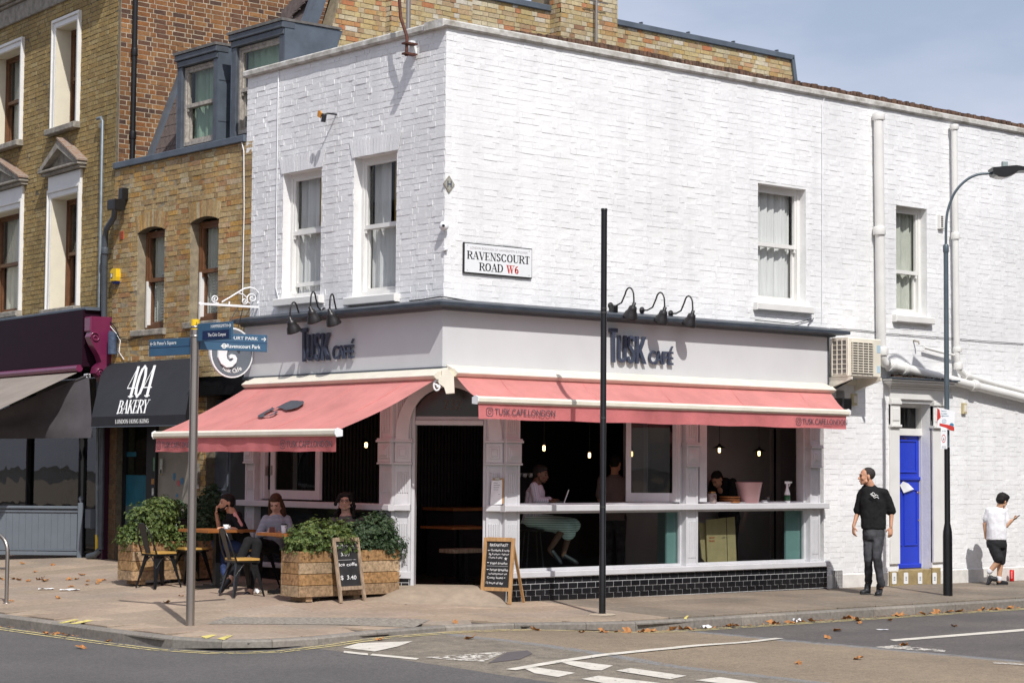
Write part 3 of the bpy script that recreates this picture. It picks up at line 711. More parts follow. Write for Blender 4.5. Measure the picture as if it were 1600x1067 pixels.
cornice(FR,0,7.02,1,1,M['cornice'],FT,cafe);cornice(FL,-4.36,0,0,1,M['cornice'],FT,cafe)
eb = MB();eb.box(FR,7.021,7.05,FB-.05,FT-.0,-.01,fn+.005);eb.build('fascia_end_strip',M['slategrey'],cafe)
# header board below the fascia, corner soffit
hb = MB();hb.box(FR,.96,7.02,2.62,FB-.046,-.25,.0);hb.box(FL,-4.33,-.95,2.62,FB-.046,-.25,.0)
hb.add([(-.0,1.0,2.80),(0,0,2.80),(1.0,0,2.80),(.0,1.0,FB-.046),(0,0,FB-.046),(1.0,0,FB-.046)],[(0,1,2),(5,4,3),(0,3,4,1),(1,4,5,2),(0,2,5,3)])
hb.build('header_board',M['shop'],cafe)
# pilasters
def pilaster(fr,u0,u1,top=2.62,base=.33,sh=1.12,cap=(1.72,1.97),n1=.05,blk=.03):
    g = MB();w = u1-u0
    g.box(fr,u0,u1,base,top,-.22,n1-.012)
    g.box(fr,u0-.01,u1+.01,base-.03,base+.06,-.2,n1+.012,.006)
    fl = MB();k = max(3,int(w/.038));m_ = .028                     # raised fillets leave flutes between them
    for z0,z1 in ((base+.10,sh-.09),(sh+.12,cap[0]-.07),(cap[1]+.10,top-.03)):
        if z1-z0 < .1: continue
        sw = (w-2*m_)/(2*k+1)
        g.box(fr,u0,u0+m_+sw*.3,base+.061,top,n1-.0119,n1);g.box(fr,u1-m_-sw*.3,u1,base+.061,top,n1-.0119,n1)
        break
    for z0,z1 in ((base+.14,sh-.16),(sh+.22,cap[0]-.12),(cap[1]+.12,top-.03)):
        if z1-z0 < .12: continue
        for i in range(k):
            a = u0+m_+(w-2*m_)*(i+.22)/k;b = u0+m_+(w-2*m_)*(i+.78)/k
            fl.box(fr,a,b,z0,z1,n1-.0118,n1-.001,.004)
    p = g.build('pilaster',M['shop'],cafe);fl.build('fluting',M['shop'],p,'stuff')
    c = MB();c.box(fr,u0-.006,u1+.006,cap[0],cap[1],n1-.0117,n1+blk,.006)
    c.box(fr,u0-.022,u1+.022,cap[1]+.001,cap[1]+.03,-.1,n1+blk+.022,.006);c.box(fr,u0-.015,u1+.015,cap[1]+.031,cap[1]+.052,-.1,n1+blk+.008,.004)
    c.box(fr,u0-.016,u1+.016,cap[0]-.026,cap[0]-.001,-.1,n1+blk+.008,.005);
    c.box(fr,u0+.035,u1-.035,cap[0]+.05,cap[1]-.05,n1+blk+.0005,n1+blk+.012,.004);c.box(fr,u0+.06,u1-.06,cap[0]+.08,cap[1]-.08,n1+blk+.0125,n1+blk+.026,.006)
    c.build('pilaster_block',M['shop'],p);return p
pr1 = FR.px(787,800)[0],FR.px(808,800)[0];pr2 = FR.px(1068,800)[0],FR.px(1086.5,800)[0];pr3 = FR.px(1262,800)[0],FR.px(1277.5,800)[0]
pl1 = -FL.px(401.5,800)[0],0;ul0,ul1 = FL.px(387,800)[0],FL.px(401.5,800)[0];um0,um1 = FL.px(597,800)[0],FL.px(612,800)[0]
pilaster(FR,.962,pr1[1]);pilaster(FR,*pr2);pilaster(FR,*pr3);pilaster(FL,ul0,ul1);pilaster(FL,um0,-.952)
LC = math.hypot(.96,.95)
pilaster(FC,.0,.20,n1=.0,base=.30);pilaster(FC,LC-.20,LC,n1=.0,base=.30)
# shelves (sill rails) and lower ledges
def rail(name,fr,a,b,z0,z1,n0,n1,m='shop',parent=cafe): g = MB();g.box(fr,a,b,z0,z1,n0,n1,.008);return g.build(name,M[m],parent)
rail('sill_rail',FR,.90,7.0,1.115,1.195,-.20,.135);rail('sill_rail',FL,ul0-.1,-.90,1.115,1.195,-.20,.135)
rail('sill_rail',FC,-.02,.20,1.115,1.195,-.2,.07);rail('sill_rail',FC,LC-.2,LC+.02,1.115,1.195,-.2,.07)
rail('base_ledge',FR,.98,7.06,.285,.36,-.20,.095);rail('base_ledge',FL,ul0-.1,-.98,.30,.36,-.20,.095)
# tiled stall riser
def riser(fr,a,b,z0,z1,n,pieces_=True):
    g = MB();g.box(fr,a,b,z0-.15,z1,-.2,n);st = g.build('stall_riser',M['grout'],cafe);k = 0;z = z1-.003
    tw,th = (b-a)/round((b-a)/.158),.074
    while z > z0-.02:
        x = a - (tw/2 if k % 2 else 0)
        while x < b-.01:
            p,q = max(x,a)+.004,min(x+tw,b)-.004
            if q-p > .02:
                o = bpy.data.objects.new('tile',unit_mesh('tile',M['tile'],k % 3));C.objects.link(o);o.parent = st
                o.matrix_local = Matrix.Translation(fr.p(p,z-th+.004,n)) @ Matrix((fr.U,-fr.N,fr.Z)).transposed().to_4x4() @ Matrix.Diagonal((q-p,.005,th-.008,1))
            x += tw
        z -= th;k += 1
riser(FR,1.0,7.03,-.04,.284,.05)
riser(FL,-1.5,-.96,.03,.299,.05);riser(FC,0.0,.19,.09,.299,.0)
rb = MB();rb.box(FL,ul0,-1.5,0,.30,-.2,.045);rb.box(FC,LC-.19,LC-.0,0,.29,-.2,.0);rb.build('stall_riser_side',M['tile'],cafe)
# corner doorway: jambs, lintel, fanlight, arch
jl,jr = .205,LC-.205
g = MB();g.box(FC,jl-.004,jl+.04,.17,2.70,-.24,-.03,.005);g.box(FC,jr-.04,jr+.004,.17,2.70,-.24,-.03,.005);g.box(FC,jl+.041,jr-.041,2.19,2.25,-.24,-.02,.005);g.box(FC,jl+.041,jr-.041,2.251,2.30,-.24,-.07,.004);g.box(FC,jl+.041,jr-.041,.12,.165,-.30,-.03);door = g.build('door_frame',M['shop'],cafe)
g = MB();g.box(FC,jl+.041,jr-.041,2.301,2.72,-.10,-.09);g.build('fanlight',mat('smoked fanlight',(.03,.027,.022),.15,0,.1),door)
# arch band
a0,a1 = .0,LC;cx = LC/2;pts_o = [];pts_i = []
rx,ry,zc = LC/2-.005,.80,2.0
for i in range(25):
    t = math.pi*(1-i/24);pts_o.append((cx+rx*math.cos(t),zc+.80*math.sin(t)**.9 if math.sin(t) > 0 else zc));pts_i.append((cx+(rx-.165)*math.cos(t),zc+.665*(max(0,math.sin(t))**.75)))
g = MB()
for i in range(24):
    q = [pts_o[i],pts_o[i+1],pts_i[i+1],pts_i[i]]
    g.add([FC.p(u,v,n) for n in (-.02,.045) for u,v in q],[(4,5,6,7),(0,3,2,1),(2,3,7,6),(0,1,5,4)])
g.build('door_arch',M['shop'],cafe)
g = MB()
for i in range(24):
    q = [(pts_i[i][0],pts_i[i][1]),(pts_i[i+1][0],pts_i[i+1][1]),(pts_i[i+1][0],2.80),(pts_i[i][0],2.80)]
    if pts_i[i][1] > 2.0: g.add([FC.p(u,max(v,2.0),n) for n in (-.06,-.021) for u,v in [(pts_o[i][0],pts_o[i][1]),(pts_o[i+1][0],pts_o[i+1][1]),(pts_o[i+1][0],2.81),(pts_o[i][0],2.81)]],[(4,5,6,7),(0,3,2,1),(2,3,7,6),(0,1,5,4)])
g.build('arch_spandrel',M['shop'],cafe)

# glazing of the right shopfront
bayA = (pr1[1],pr2[0]);bayB = (pr2[1],pr3[0])
for a,b in (bayA,bayB):
    f = MB();f.box(FR,a,a+.03,.361,1.114,-.10,-.04);f.box(FR,b-.03,b,.361,1.114,-.10,-.04);f.box(FR,a+.03,b-.03,.361,.395,-.10,-.04);f.box(FR,a+.03,b-.03,1.085,1.114,-.10,-.04)
    w_ = f.build('lower_window',M['shop'],cafe);g = MB();g.add([FR.p(a+.031,.396,-.07),FR.p(b-.031,.396,-.07),FR.p(b-.031,1.084,-.07),FR.p(a+.031,1.084,-.07)],[(0,1,2,3)]);g.build('pane',M['sglass'],w_)
    f = MB();f.box(FR,a,a+.05,1.196,2.62,-.16,-.03,.004);f.box(FR,b-.05,b,1.196,2.62,-.16,-.03,.004);f.box(FR,a+.051,b-.051,2.55,2.62,-.16,-.03);f.box(FR,a+.051,b-.051,1.196,1.215,-.2,-.05);f.build('window_frame',M['shop'],cafe)
a,b = ul1,um0
f = MB();f.box(FL,a,a+.05,1.196,2.62,-.16,-.03,.004);f.box(FL,b-.04,b,1.196,2.62,-.16,-.03,.004);f.build('window_frame',M['shop'],cafe)
f = MB();f.box(FL,a,b,.361,1.114,-.10,-.06);f.build('lower_window',mat('dark lower glass',(.02,.023,.025),.08),cafe)
# folding window leaves
def leaf(P0,P1,z0,z1,glassm='dglass',t=.045,st=.07,name='folding_leaf',panes=1):
    P0,P1 = Vector(P0),Vector(P1);d = (P1-P0);L = d.length;U = d.normalized();N = Vector((U.y,-U.x,0));fr = Fr((P0.x,P0.y,0),U,N);f = MB()
    f.box(fr,0,st,z0,z1,-t/2,t/2,.003);f.box(fr,L-st,L,z0,z1,-t/2,t/2,.003);f.box(fr,st,L-st,z0,z0+.12,-t/2,t/2);f.box(fr,st,L-st,z1-.09,z1,-t/2,t/2)
    o = f.build(name,M['shop'],cafe);g = MB();g.add([fr.p(st,z0+.12,0),fr.p(L-st,z0+.12,0),fr.p(L-st,z1-.09,0),fr.p(st,z1-.09,0)],[(0,1,2,3)]);g.build('pane',M[glassm],o)
    h = MB();h.box(fr,.012,.05,(z0+z1)/2-.35,(z0+z1)/2-.22,t/2,t/2+.012);h.build('hinge',M['steel'],o);return o
# bay A, right end: a bundle of folded leaves and one standing open inwards
xa = bayA[1]-.06;leaf((xa-.02,.05,0),(xa-.62,.42,0),1.22,2.54);leaf((xa-.04,-.02,0),(xa-.10,.55,0),1.22,2.54,st=.06);leaf((xa-.085,-.02,0),(xa-.17,.52,0),1.22,2.54,st=.06)
xb = bayB[0]+.06
for k in range(3): leaf((xb+.045*k+.02,-.03,0),(xb+.045*k+.08,.55,0),1.22,2.54,st=.06)
# left bay: folded leaves at its far end and a leaf closed across the opening
ya = -ul1
for k in range(2): leaf((.0,ya-.10-.05*k,0),(.5,ya-.16-.05*k,0),1.22,2.54,st=.06)
q0 = FL.px(424,760,-.05)[0];q1 = FL.px(501,760,-.05)[0]
leaf((.05,-q0,0),(.05,-q1,0),1.22,2.56,st=.10)
# interior
it = MB();it.wbox(.3,9.6,.3,4.25,.02,.12);it.build('cafe_floor',M['floor'],cafe)
it = MB();it.wbox(.26,9.6,.26,4.28,2.79,2.83);it.build('cafe_ceiling',M['ceil'],cafe)
it = MB();it.wbox(.3,9.5,4.2,4.28,.12,2.79);bw = it.build('back_wall',M['slat'],cafe)
x = .32
sm_ = MB();sm_.wbox(0,.028,-.03,0,0,2.66);slat0 = None
while x < 4.6:
    if slat0 is None: sm_.v = [(a,b,c) for a,b,c in sm_.v];slat0 = sm_.build('wall_slat',M['slat'],bw);slat0.location = (x,4.199,.125)
    else:
        c_ = slat0.copy();C.objects.link(c_);c_.location = (x,4.199,.125)
    x += .062
it = MB();xd,xe = on(1207,700,1,1.9).x,on(1217,700,1,1.9).x;it.wbox(4.9,xd,1.9,1.96,.12,2.79);it.wbox(xe,9.5,1.9,1.96,.12,2.79);it.wbox(xd,xe,1.9,1.96,2.3,2.79);it.build('partition_wall',M['inwall'],cafe)
it = MB();it.wbox(xd-.06,xd,1.87,1.9,.12,2.33);it.wbox(xe,xe+.06,1.87,1.9,.12,2.33);it.build('inner_door_frame',M['inwall'],cafe)
it = MB();it.wbox(bayA[1]-.20,bayA[1]+.1,.12,.15,.36,1.08);it.wbox(bayB[0]+.02,bayB[0]+.10,.12,.75,.36,1.10);it.wbox(bayB[1]-.32,bayB[1]+.15,.13,.16,.30,1.10);it.build('counter_panel',M['teal'],cafe)
it = MB();it.wbox(bayB[0]+.1,bayB[1]-.05,.22,.40,1.10,1.14);it.build('window_counter',M['wood2'],cafe)

# blue door of the neighbouring flat entrance, right wall
g = MB();D = -.24
dw0,dw1 = dx0,FR.px(1437,800,-.24)[0];zt = door_h[3];z_dt = FR.px(1420,681,D)[1];z_tr = FR.px(1420,671,D)[1];z0d = .19
g.box(FR,dw1,dx1-.001,.0,zt-.001,D-.03,D+.05,.004);g.box(FR,dw0+.0,dw1,z_dt+.002,z_dt+.11,D-.03,D+.06,.006);g.box(FR,dw0,dw1,zt-.06,zt-.001,D-.03,D+.03)
fr_ = g.build('entrance_frame',M['trim'],cafe)
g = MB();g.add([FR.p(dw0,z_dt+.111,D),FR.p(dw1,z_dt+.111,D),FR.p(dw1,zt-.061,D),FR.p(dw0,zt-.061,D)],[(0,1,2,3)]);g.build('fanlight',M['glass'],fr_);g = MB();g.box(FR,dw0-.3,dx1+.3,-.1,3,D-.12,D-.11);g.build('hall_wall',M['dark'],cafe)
g = MB();g.box(FR,dw0,dw1,z0d,z_dt,D-.045,D)
H = z_dt-z0d;W_ = dw1-dw0
bd = g.build('front_door',M['blue'],cafe)
def panelm(a,b,c,d_,parent=bd,fr=FR,n=D,m='blue',name='door_panel',e=.028):
    q = MB();q.box(fr,a,b,c,c+e,n+.0005,n+.016,.005);q.box(fr,a,b,d_-e,d_,n+.0005,n+.016,.005);q.box(fr,a,a+e,c+e,d_-e,n+.0005,n+.016,.005);q.box(fr,b-e,b,c+e,d_-e,n+.0005,n+.016,.005);return q.build(name,M[m],parent)
panelm(dw0+.07,dw1-.07,z0d+H*.72,z0d+H*.97)
panelm(dw0+.06,dw0+W_*.47,z0d+H*.17,z0d+H*.60);panelm(dw0+W_*.53,dw1-.06,z0d+H*.17,z0d+H*.60)
q = MB();q.box(FR,dw0,dw1,z0d+.0,z0d+.07,D+.001,D+.035,.01);q.box(FR,dw0,dw1,z0d+H*.665,z0d+H*.69,D+.001,D+.03,.006);q.build('weather_bar',M['blue'],bd)
q = MB();q.lathe(FR.p(dw0+W_*.28,z0d+H*.625,D+.001),[(.0,0),(.075,.0),(.085,.012),(.06,.022),(.0,.024)],14,FR.N);q.build('letter_plate',M['brass'],bd)
q = MB();q.lathe(FR.p(dw1-.06,z0d+H*.57,D+.001),[(.0,0),(.022,.0),(.022,.02),(.0,.024)],10,FR.N);q.lathe(FR.p(dw1-.05,z0d+H*.36,D+.001),[(.0,0),(.014,.0),(.014,.02),(.0,.024)],10,FR.N);q.build('door_lock',M['brass'],bd)
# surround with pilasters, frieze and hood
g = MB()
for a,b in ((FR.px(1389,800)[0],dx0),(dx1,FR.px(1473,800)[0])):
    g.box(FR,a,b,.28,zt+.0,-.02,.035,.004);g.box(FR,a-.012,b+.012,zt-.03,zt+.02,-.02,.075,.006);g.box(FR,a-.006,b+.006,zt+.021,zt+.05,-.02,.06,.005)
    g.box(FR,a+.0,b-.0,zt-.33,zt-.031,-.02,.05,.004);g.box(FR,a-.012,b+.012,zt-.37,zt-.331,-.02,.075,.006);g.box(FR,a+.03,b-.03,zt-.27,zt-.09,.0505,.062,.004)
ua,ub = FR.px(1389,800)[0],FR.px(1473,800)[0]
g.box(FR,ua,ub,zt+.051,zt+.215,-.02,.04,.004);zt -= .085
for k,(z,n) in enumerate(((.301,.07),(.335,.11),(.365,.16),(.40,.19))): g.box(FR,ua-n+.04,ub+n-.04,zt+z,zt+z+.030,-.02,n,.006)
g.build('door_surround',M['trim'],cafe)
g = MB();g.box(FR,ua-.17,ub+.17,zt+.436,zt+.452,-.02,.215);g.build('hood_flashing',M['lead'],cafe)
g = MB();rr = random.Random(4)
for i in range(260):
    u = rr.uniform(ua,ub+.1);n = rr.uniform(.01,.17);h = rr.uniform(.008,.04)*(1.2-n*4);c_ = FR.p(u,zt+.452+h*.5,n);g.obox(c_,(Vector((1,.3,rr.uniform(-.3,.3))),Vector((0,1,0)),Vector((0,0,1))),(rr.uniform(.01,.04),.012,max(.004,h*.6)))
g.build('dead_moss',M['grime'],cafe,'stuff')
# stone step with plinth blocks
st = MB();su0,su1 = FR.px(1403.5,905)[0],FR.px(1452,905)[0]
st.box(FR,su0,su1+.03,-.14,.185,-.34,.02,.01);st.box(FR,FR.px(1388,905)[0],su0-.003,-.14,.17,-.02,.04,.008);st.box(FR,su1+.034,FR.px(1467,905)[0],-.14,.20,-.02,.04,.008)
stp = st.build('door_step',mat('buff stone step',(.33,.25,.12),.85,0,.2,10,.003,40),cafe)
for px_ in (1397,1417,1439,1460):
    u,v = FR.px(px_,903,.04);q = MB();pl = [(u+.062*math.cos(t)*(1 if abs(math.cos(t)) > .5 else 1),v+.10*math.sin(t)) for t in [i*math.pi/8 for i in range(16)]]
    pl = [(u+max(-.05,min(.05,(a-u)*1.15)),v+max(-.085,min(.085,(b_-v)*1.1))) for a,b_ in pl]
    q.prism(FR,pl,.021 if 1403 < px_ < 1452 else .041,.026 if 1403 < px_ < 1452 else .046);q.build('number_plaque',M['whitep'],stp)
    q = MB();
    for i in range(3): q.box(FR,u-.018,u+.018,v-.03+i*.022,v-.022+i*.022,.048-.02*(1403 < px_ < 1452),.0485-.02*(1403 < px_ < 1452)+.001)
    q.build('plaque_print',M['greyp'],stp)
# rendered plinth along the right wall
g = MB();g.box(FR,7.06,FR.px(1388,905)[0]-.01,-.14,.16,-.02,.022,.01);g.box(FR,FR.px(1467,905)[0]+.01,14,-.14,.16,-.02,.022,.01);g.build('plinth',mat('painted plinth',(.70,.68,.64),.8,0,.12,5,.006,15),cafe)
# ------------------------------------------------------------------ yellow brick building with the bakery
bak = root('bakery_building',(0,6.2,0),'low yellow brick building with grey dormers between the white cafe and the olive terrace','building')
PT = FL.px(300,240)[1]              # parapet height
b1 = W(FL,216,358,255.5,513);b2 = W(FL,298.5,342,340,500)
bw_ = brick_wall(FL,-8.14,-4.315,.0,PT,[(-8.2,-4.2,-.3,2.93),b1,b2],bak,M['stock'],M['pmortar'],thick=.3,proud=.005,jit=.004,gap=.009,seed=21)
for w in (b1,b2):
    sash(FL,w[0]+.02,w[1]-.02,w[2]+.02,w[3]-.05,bak,-.13,frame='browng',mid=.50,sill=False,blinds=True,curtain='curtain2',curt_full=True,fw=.05)
    g = MB();g.box(FL,w[0]+.045,w[0]+.085,w[2]+.05,(w[2]+w[3])/2-.02,-.19,-.124);g.build('window_lining',M['trim'],bak)
    n = 17
    for i in range(n):
        t = -1+2*(i+.5)/n;uc = (w[0]+w[1])/2;uu = uc+t*(w[1]-w[0])/2*1.05;a0 = (w[1]-w[0])/n*.5;til = t*.05
        dz = -.07*t*t
        b = MB();b.prism(FL,[(uu-a0,w[3]+dz),(uu+a0,w[3]+dz),(uu+a0*1.05+til,w[3]+.23+dz*.8),(uu-a0*1.05+til,w[3]+.23+dz*.8)],-.11 if False else .0085,.012+.002*math.sin(i*3.3));b.build('arch_brick',M['stock'],bak)
    g = MB();g.prism(FL,[(w[0],w[3]-.075)]+[(w[0]+(w[1]-w[0])*(i/8),w[3]-.075*(2*i/8-1)**2) for i in range(1,8)]+[(w[1],w[3]-.075),(w[1],w[3]+.004),(w[0],w[3]+.004)],-.12,.007);g.build('arch_soffit',M['mortar'],bak)
for w in (b1,):
    s_ = MB();s_.box(FL,w[0]-.10,w[1]+.08,w[2]-.09,w[2]+.0,-.12,.06,.01);s_.build('sill',M['stone'],bak)
s_ = MB();s_.box(FL,b2[0]-.10,b2[1]+.08,b2[2]-.09,b2[2]+.0,-.12,.06,.01);s_.build('sill',M['stone'],bak)
# lead gutter flashing on the parapet
g = MB();g.box(FL,-8.14,-4.47,PT+.002,PT+.10,-.32,.05,.01);g.build('parapet_flashing',M['lead'],bak)
# mansard roof: slope from the parapet upwards, with slates
x0m,z0m,x1m,z1m = .46,PT-.02,1.17,7.98
def ms(t): return x0m+(x1m-x0m)*t,z0m+(z1m-z0m)*t
sl_ = Vector((x1m-x0m,0,z1m-z0m));sn = Vector((-(z1m-z0m),0,x1m-x0m)).normalized()
g = MB();g.add([(x0m,4.45,z0m),(x0m,8.13,z0m),(x1m,8.13,z1m),(x1m,4.45,z1m)],[(0,1,2,3)]);g.add([(x1m,4.45,z1m),(x1m,8.13,z1m),(9,8.13,z1m),(9,4.45,z1m)],[(0,1,2,3)]);mr_ = g.build('mansard_roof',M['slate'],bak)
L_ = sl_.length;sdir = sl_.normalized();k = 0;t = 0
slm = None
while t < L_-.1:
    y = 4.78 - (.15 if k % 2 else 0)
    while y < 8.1:
        if max(4.78,y) < min(8.12,y+.29):
            ya_,yb_ = max(4.78,y),min(8.12,y+.29)
            if slm is None:
                me = bpy.data.meshes.new('slate');h_ = .006
                P = [Vector((0,a,0))+sdir*b+sn*c for c in (0,1) for b in (0,.30) for a in (0,1)]
                P = [Vector((p.x,p.y,p.z)) for p in P];P2 = []
                for i,p in enumerate([(a,b,c) for c in (0,1) for b in (0,.30) for a in (0,1)]):
                    a,b,c = p;th = (.012 if b == 0 else .004) if c else 0;P2.append(Vector((0,a,0))+sdir*b+sn*th)
                me.from_pydata([tuple(p) for p in P2],[],[(0,2,3,1),(4,5,7,6),(0,1,5,4),(2,6,7,3),(0,4,6,2),(1,3,7,5)]);me.materials.append(M['slate']);slm = me
            o = bpy.data.objects.new('slate',slm);C.objects.link(o);o.parent = mr_
            q = Vector((x0m,ya_+.002,z0m))+sdir*t+sn*.004 - ORI['bakery_building']
            o.location = q;o.scale = (1,yb_-ya_-.004,1)
        y += .30
    t += .20;k += 1
# verge boards: the sloped lead-clad edge against the party wall
g = MB()
for w0,w1_,h in ((4.47,4.62,.16),(4.62,4.80,.10)):
    q = [Vector((x0m,w0,z0m)),Vector((x0m,w1_,z0m)),Vector((x1m+.55,w1_,z1m+1.42)),Vector((x1m+.55,w0,z1m+1.42))]
    g.add(q+[p+sn*h for p in q],[(0,3,2,1),(4,5,6,7),(0,1,5,4),(2,3,7,6),(1,2,6,5),(0,4,7,3)])
g.build('lead_verge',M['lead'],bak)
g = MB();w0,w1_,h = 7.95,8.13,.05;q = [Vector((x0m,w0,z0m)),Vector((x0m,w1_,z0m)),Vector((x1m,w1_,z1m)),Vector((x1m,w0,z1m))]
g.add(q+[p+sn*h for p in q],[(0,3,2,1),(4,5,6,7),(0,1,5,4),(2,3,7,6),(1,2,6,5),(0,4,7,3)]);g.build('lead_soaker',M['lead'],bak)
# dormers
def dormer(px0,px1,pt,pb,xf,slab_r=True):
    n = -xf;a = FL.px(px0,200,n)[0];b = FL.px(px1,200,n)[0];zt_ = FL.px(px0,pt,n)[1];zb_ = PT+.09
    f = MB();s = .11
    f.box(FL,a,a+s,zb_,zt_-.20,n-.14,n,.008);f.box(FL,b-s,b,zb_,zt_-.20,n-.14,n,.008)
    f.box(FL,a-.02,b+.02,zt_-.20,zt_-.11,n-.14,n+.02,.008);f.box(FL,a-.04,b+.04,zt_-.109,zt_-.02,n-.16,n+.05,.01)
    d_ = f.build('dormer',M['slategrey'],bak)
    for u in (a,b):
        c = MB()
        P = [(xf,zb_-.3),(xf+.3,zb_-.3),(xf+.98,zt_-.022),(xf,zt_-.022)]
        y_ = -u;fr2 = Fr((0,y_,0),(1,0,0),(0,-1,0));c.prism(fr2,P,-.0 if u == b else -.03,.03 if u == b else .0);c.build('dormer_cheek',M['lead'],d_)
    seam = MB()
    for zz in (zb_+.35,zb_+.95): seam.box(Fr((0,-b,0),(1,0,0),(0,-1,0)),xf+.01,xf+.42,zz,zz+.012,.0305,.036)
    seam.build('welted_seam',M['slategrey'],d_)
    r = MB();r.add([(xf-.07,-a+.05,zt_-.019),(xf-.07,-b-.05,zt_-.019),(xf+.95,-b-.05,zt_-.012),(xf+.95,-a+.05,zt_-.012),(xf-.07,-a+.05,zt_+.02),(xf-.07,-b-.05,zt_+.02),(xf+.95,-b-.05,zt_+.02),(xf+.95,-a+.05,zt_+.02)],[(0,3,2,1),(4,5,6,7),(0,1,5,4),(1,2,6,5),(2,3,7,6),(3,0,4,7)]);r.build('dormer_roof',mat('lead roof sheet',(.16,.15,.14),.7,.1,.3,8),d_)
    w = sash(FL,a+s,b-s,zb_+.10,zt_-.21,bak,n-.05,frame='dirtyw',mid=.5,sill=False,curtain='greenc',fw=.04,glass='glass')
    return d_
dormer(277,338,87,240,.16);dormer(361,441,55,200,.16,False)
# slipped slates beside the upper dormer
g = MB();rr = random.Random(9)
for i in range(11):
    c_ = Vector((1.28,5.5-.065*i,8.30+.03*i));
    g.obox(c_,(Vector((.2,.1,1)),Vector((0,1,rr.uniform(-.4,.1))),Vector((1,0,-.2))),(.14,.07,.008))
g.build('ridge_slates',M['slate'],bak)
g = MB();q = [Vector((1.17,4.8,7.97)),Vector((1.17,5.75,7.97)),Vector((1.34,5.2,8.40)),Vector((1.62,4.8,9.13))];g.add(q+[p+sn*-.05 for p in q],[(3,2,1,0),(4,5,6,7),(0,1,5,4),(1,2,6,5),(2,3,7,6),(3,0,4,7)]);g.build('slate_upstand',M['slate'],bak)
g = MB();pz0 = FS.px(300,48,0)
pts = [FS.px(x,y,.03) for x,y in ((299,43),(349,51),(345,58),(325,65),(303,66))]
g.prism(FS,pts,.012,.03);g.build('lead_flap',mat('curled lead',(.22,.24,.30),.4,.4,.1,6),bak)
# ground floor of the bakery: posts, shop window, doors
GZ = .22
g = MB();g.box(FL,-8.14,-4.315,2.66,2.93,-.35,-.02);g.build('bressummer',M['blackm'],bak)
g = MB();g.box(FL,-8.14,-4.315,.12,.16,-3.0,-.05);g.box(FL,-8.14,-4.315,2.94,2.98,-3.0,-.3);g.box(FL,-8.14,-4.315,.16,2.93,-3.05,-3.0);g.build('shop_interior',mat('dim shop interior',(.10,.095,.085),.9),bak)
uq = lambda x,n=0: FL.px(x,780,n)[0]
brick_wall(FL,-8.135,uq(181),.10,2.66,[],bak,brick_mat('brown pier brick',[(.16,.09,.045),(.12,.075,.045),(.20,.12,.06),(.15,.10,.06)],.9,.2,.3),M['mortar'],thick=.3,name='pier',seed=31,nind=120,proud=.006)
brick_wall(FL,uq(306,-.1),uq(321,-.1),.10,2.66,[],bak,M['stock'],M['mortar'],thick=.25,n0=-.1,name='pier',seed=32,nind=80)
g = MB();A_,B_ = uq(181),uq(306,-.1)
for a,b in ((A_+.002,uq(189,-.12)),(uq(229,-.12),uq(243,-.12))): g.box(FL,a,b,.14,2.66,-.20,-.10,.006)
g.box(FL,A_,B_,2.45,2.655,-.20,-.11);g.box(FL,A_,B_,.14,.38,-.20,-.09)
fr_ = g.build('bakery_shopfront',M['blackm'],bak)
g = MB();g.add([FL.p(u_,v_,-.16) for u_,v_ in ((uq(189,-.12),.38),(uq(229,-.12),.38),(uq(229,-.12),2.45),(uq(189,-.12),2.45))],[(0,1,2,3)]);g.build('glass_door',M['sglass'],fr_)
g = MB();g.box(FL,uq(243,-.12),B_-.02,.38,2.45,-.16,-.155);g.build('shop_window',mat('dusty frosted shop window',(.30,.28,.24),.25,0,.12,1.5),fr_)
g = MB();zv = FL.px(210,742,-.15)[1];zv2 = FL.px(210,790,-.15)[1];g.box(FL,uq(190,-.12),uq(228,-.12),zv2-.5,zv2,-.1745,-.168);g.build('door_film',mat('pale door film',(.30,.33,.34),.5),fr_)
g = MB();g.box(FL,uq(190,-.12),uq(228,-.12),zv2,zv,-.1745,-.168);g.box(FL,uq(191,-.12),uq(207,-.12),FL.px(200,713,-.15)[1],FL.px(200,706,-.15)[1],-.1745,-.168);g.build('blue_vinyl',mat('blue vinyl',(.06,.27,.42),.4),fr_)
for (x,y,w_,h_,m_) in ((272,745,8,12,'print_bl'),(279,755,10,9,'pinkv'),(284,752,10,11,'print_bl'),(276,774,7,5,'print_bl')):
    u,v = FL.px(x,y,-.15);g = MB();g.prism(FL,[(u-w_*.005,v-.02),(u,v-h_*.005),(u+w_*.005,v),(u+w_*.003,v+h_*.005),(u-w_*.004,v+h_*.004)],-.1545,-.152);g.build('window_sticker',M[m_],fr_)
for (x,y,w_,h_,col) in ((240,725,5,24,(.15,.32,.2)),(251,728,9,26,(.45,.5,.45)),(251,737,5,8,(.5,.4,.1)),(238,752,10,10,(.4,.2,.06)),(238,768,6,13,(.6,.6,.58))):
    u,v = FL.px(x,y,-.09);g = MB();g.box(FL,u-w_/240,u+w_/240,v-h_/240,v+h_/240,-.099,-.094,.001);g.build('menu_card',mat('menu card',col,.6,0,.3,30),fr_)
u,v = FL.px(311.5,738,-.1);g = MB();g.box(FL,u-.045,u+.045,v-.17,v+.02,-.094,-.04,.006);g.box(FL,u-.03,u+.03,v+.02,v+.13,-.094,-.05,.006);g.build('meter_box',mat('tarnished plate',(.25,.23,.19),.5,.3,.3,20),bak)
u,v = FL.px(309,759,-.1);g = MB();g.box(FL,u-.05,u+.05,v-.04,v+.04,-.094,-.05,.006);g.build('socket_box',M['whitep'],bak)
g = MB();g.box(FL,uq(322,-.25),uq(364,-.25),.14,2.6,-.30,-.25);dd = g.build('blue_grey_door',M['slategrey'],bak)
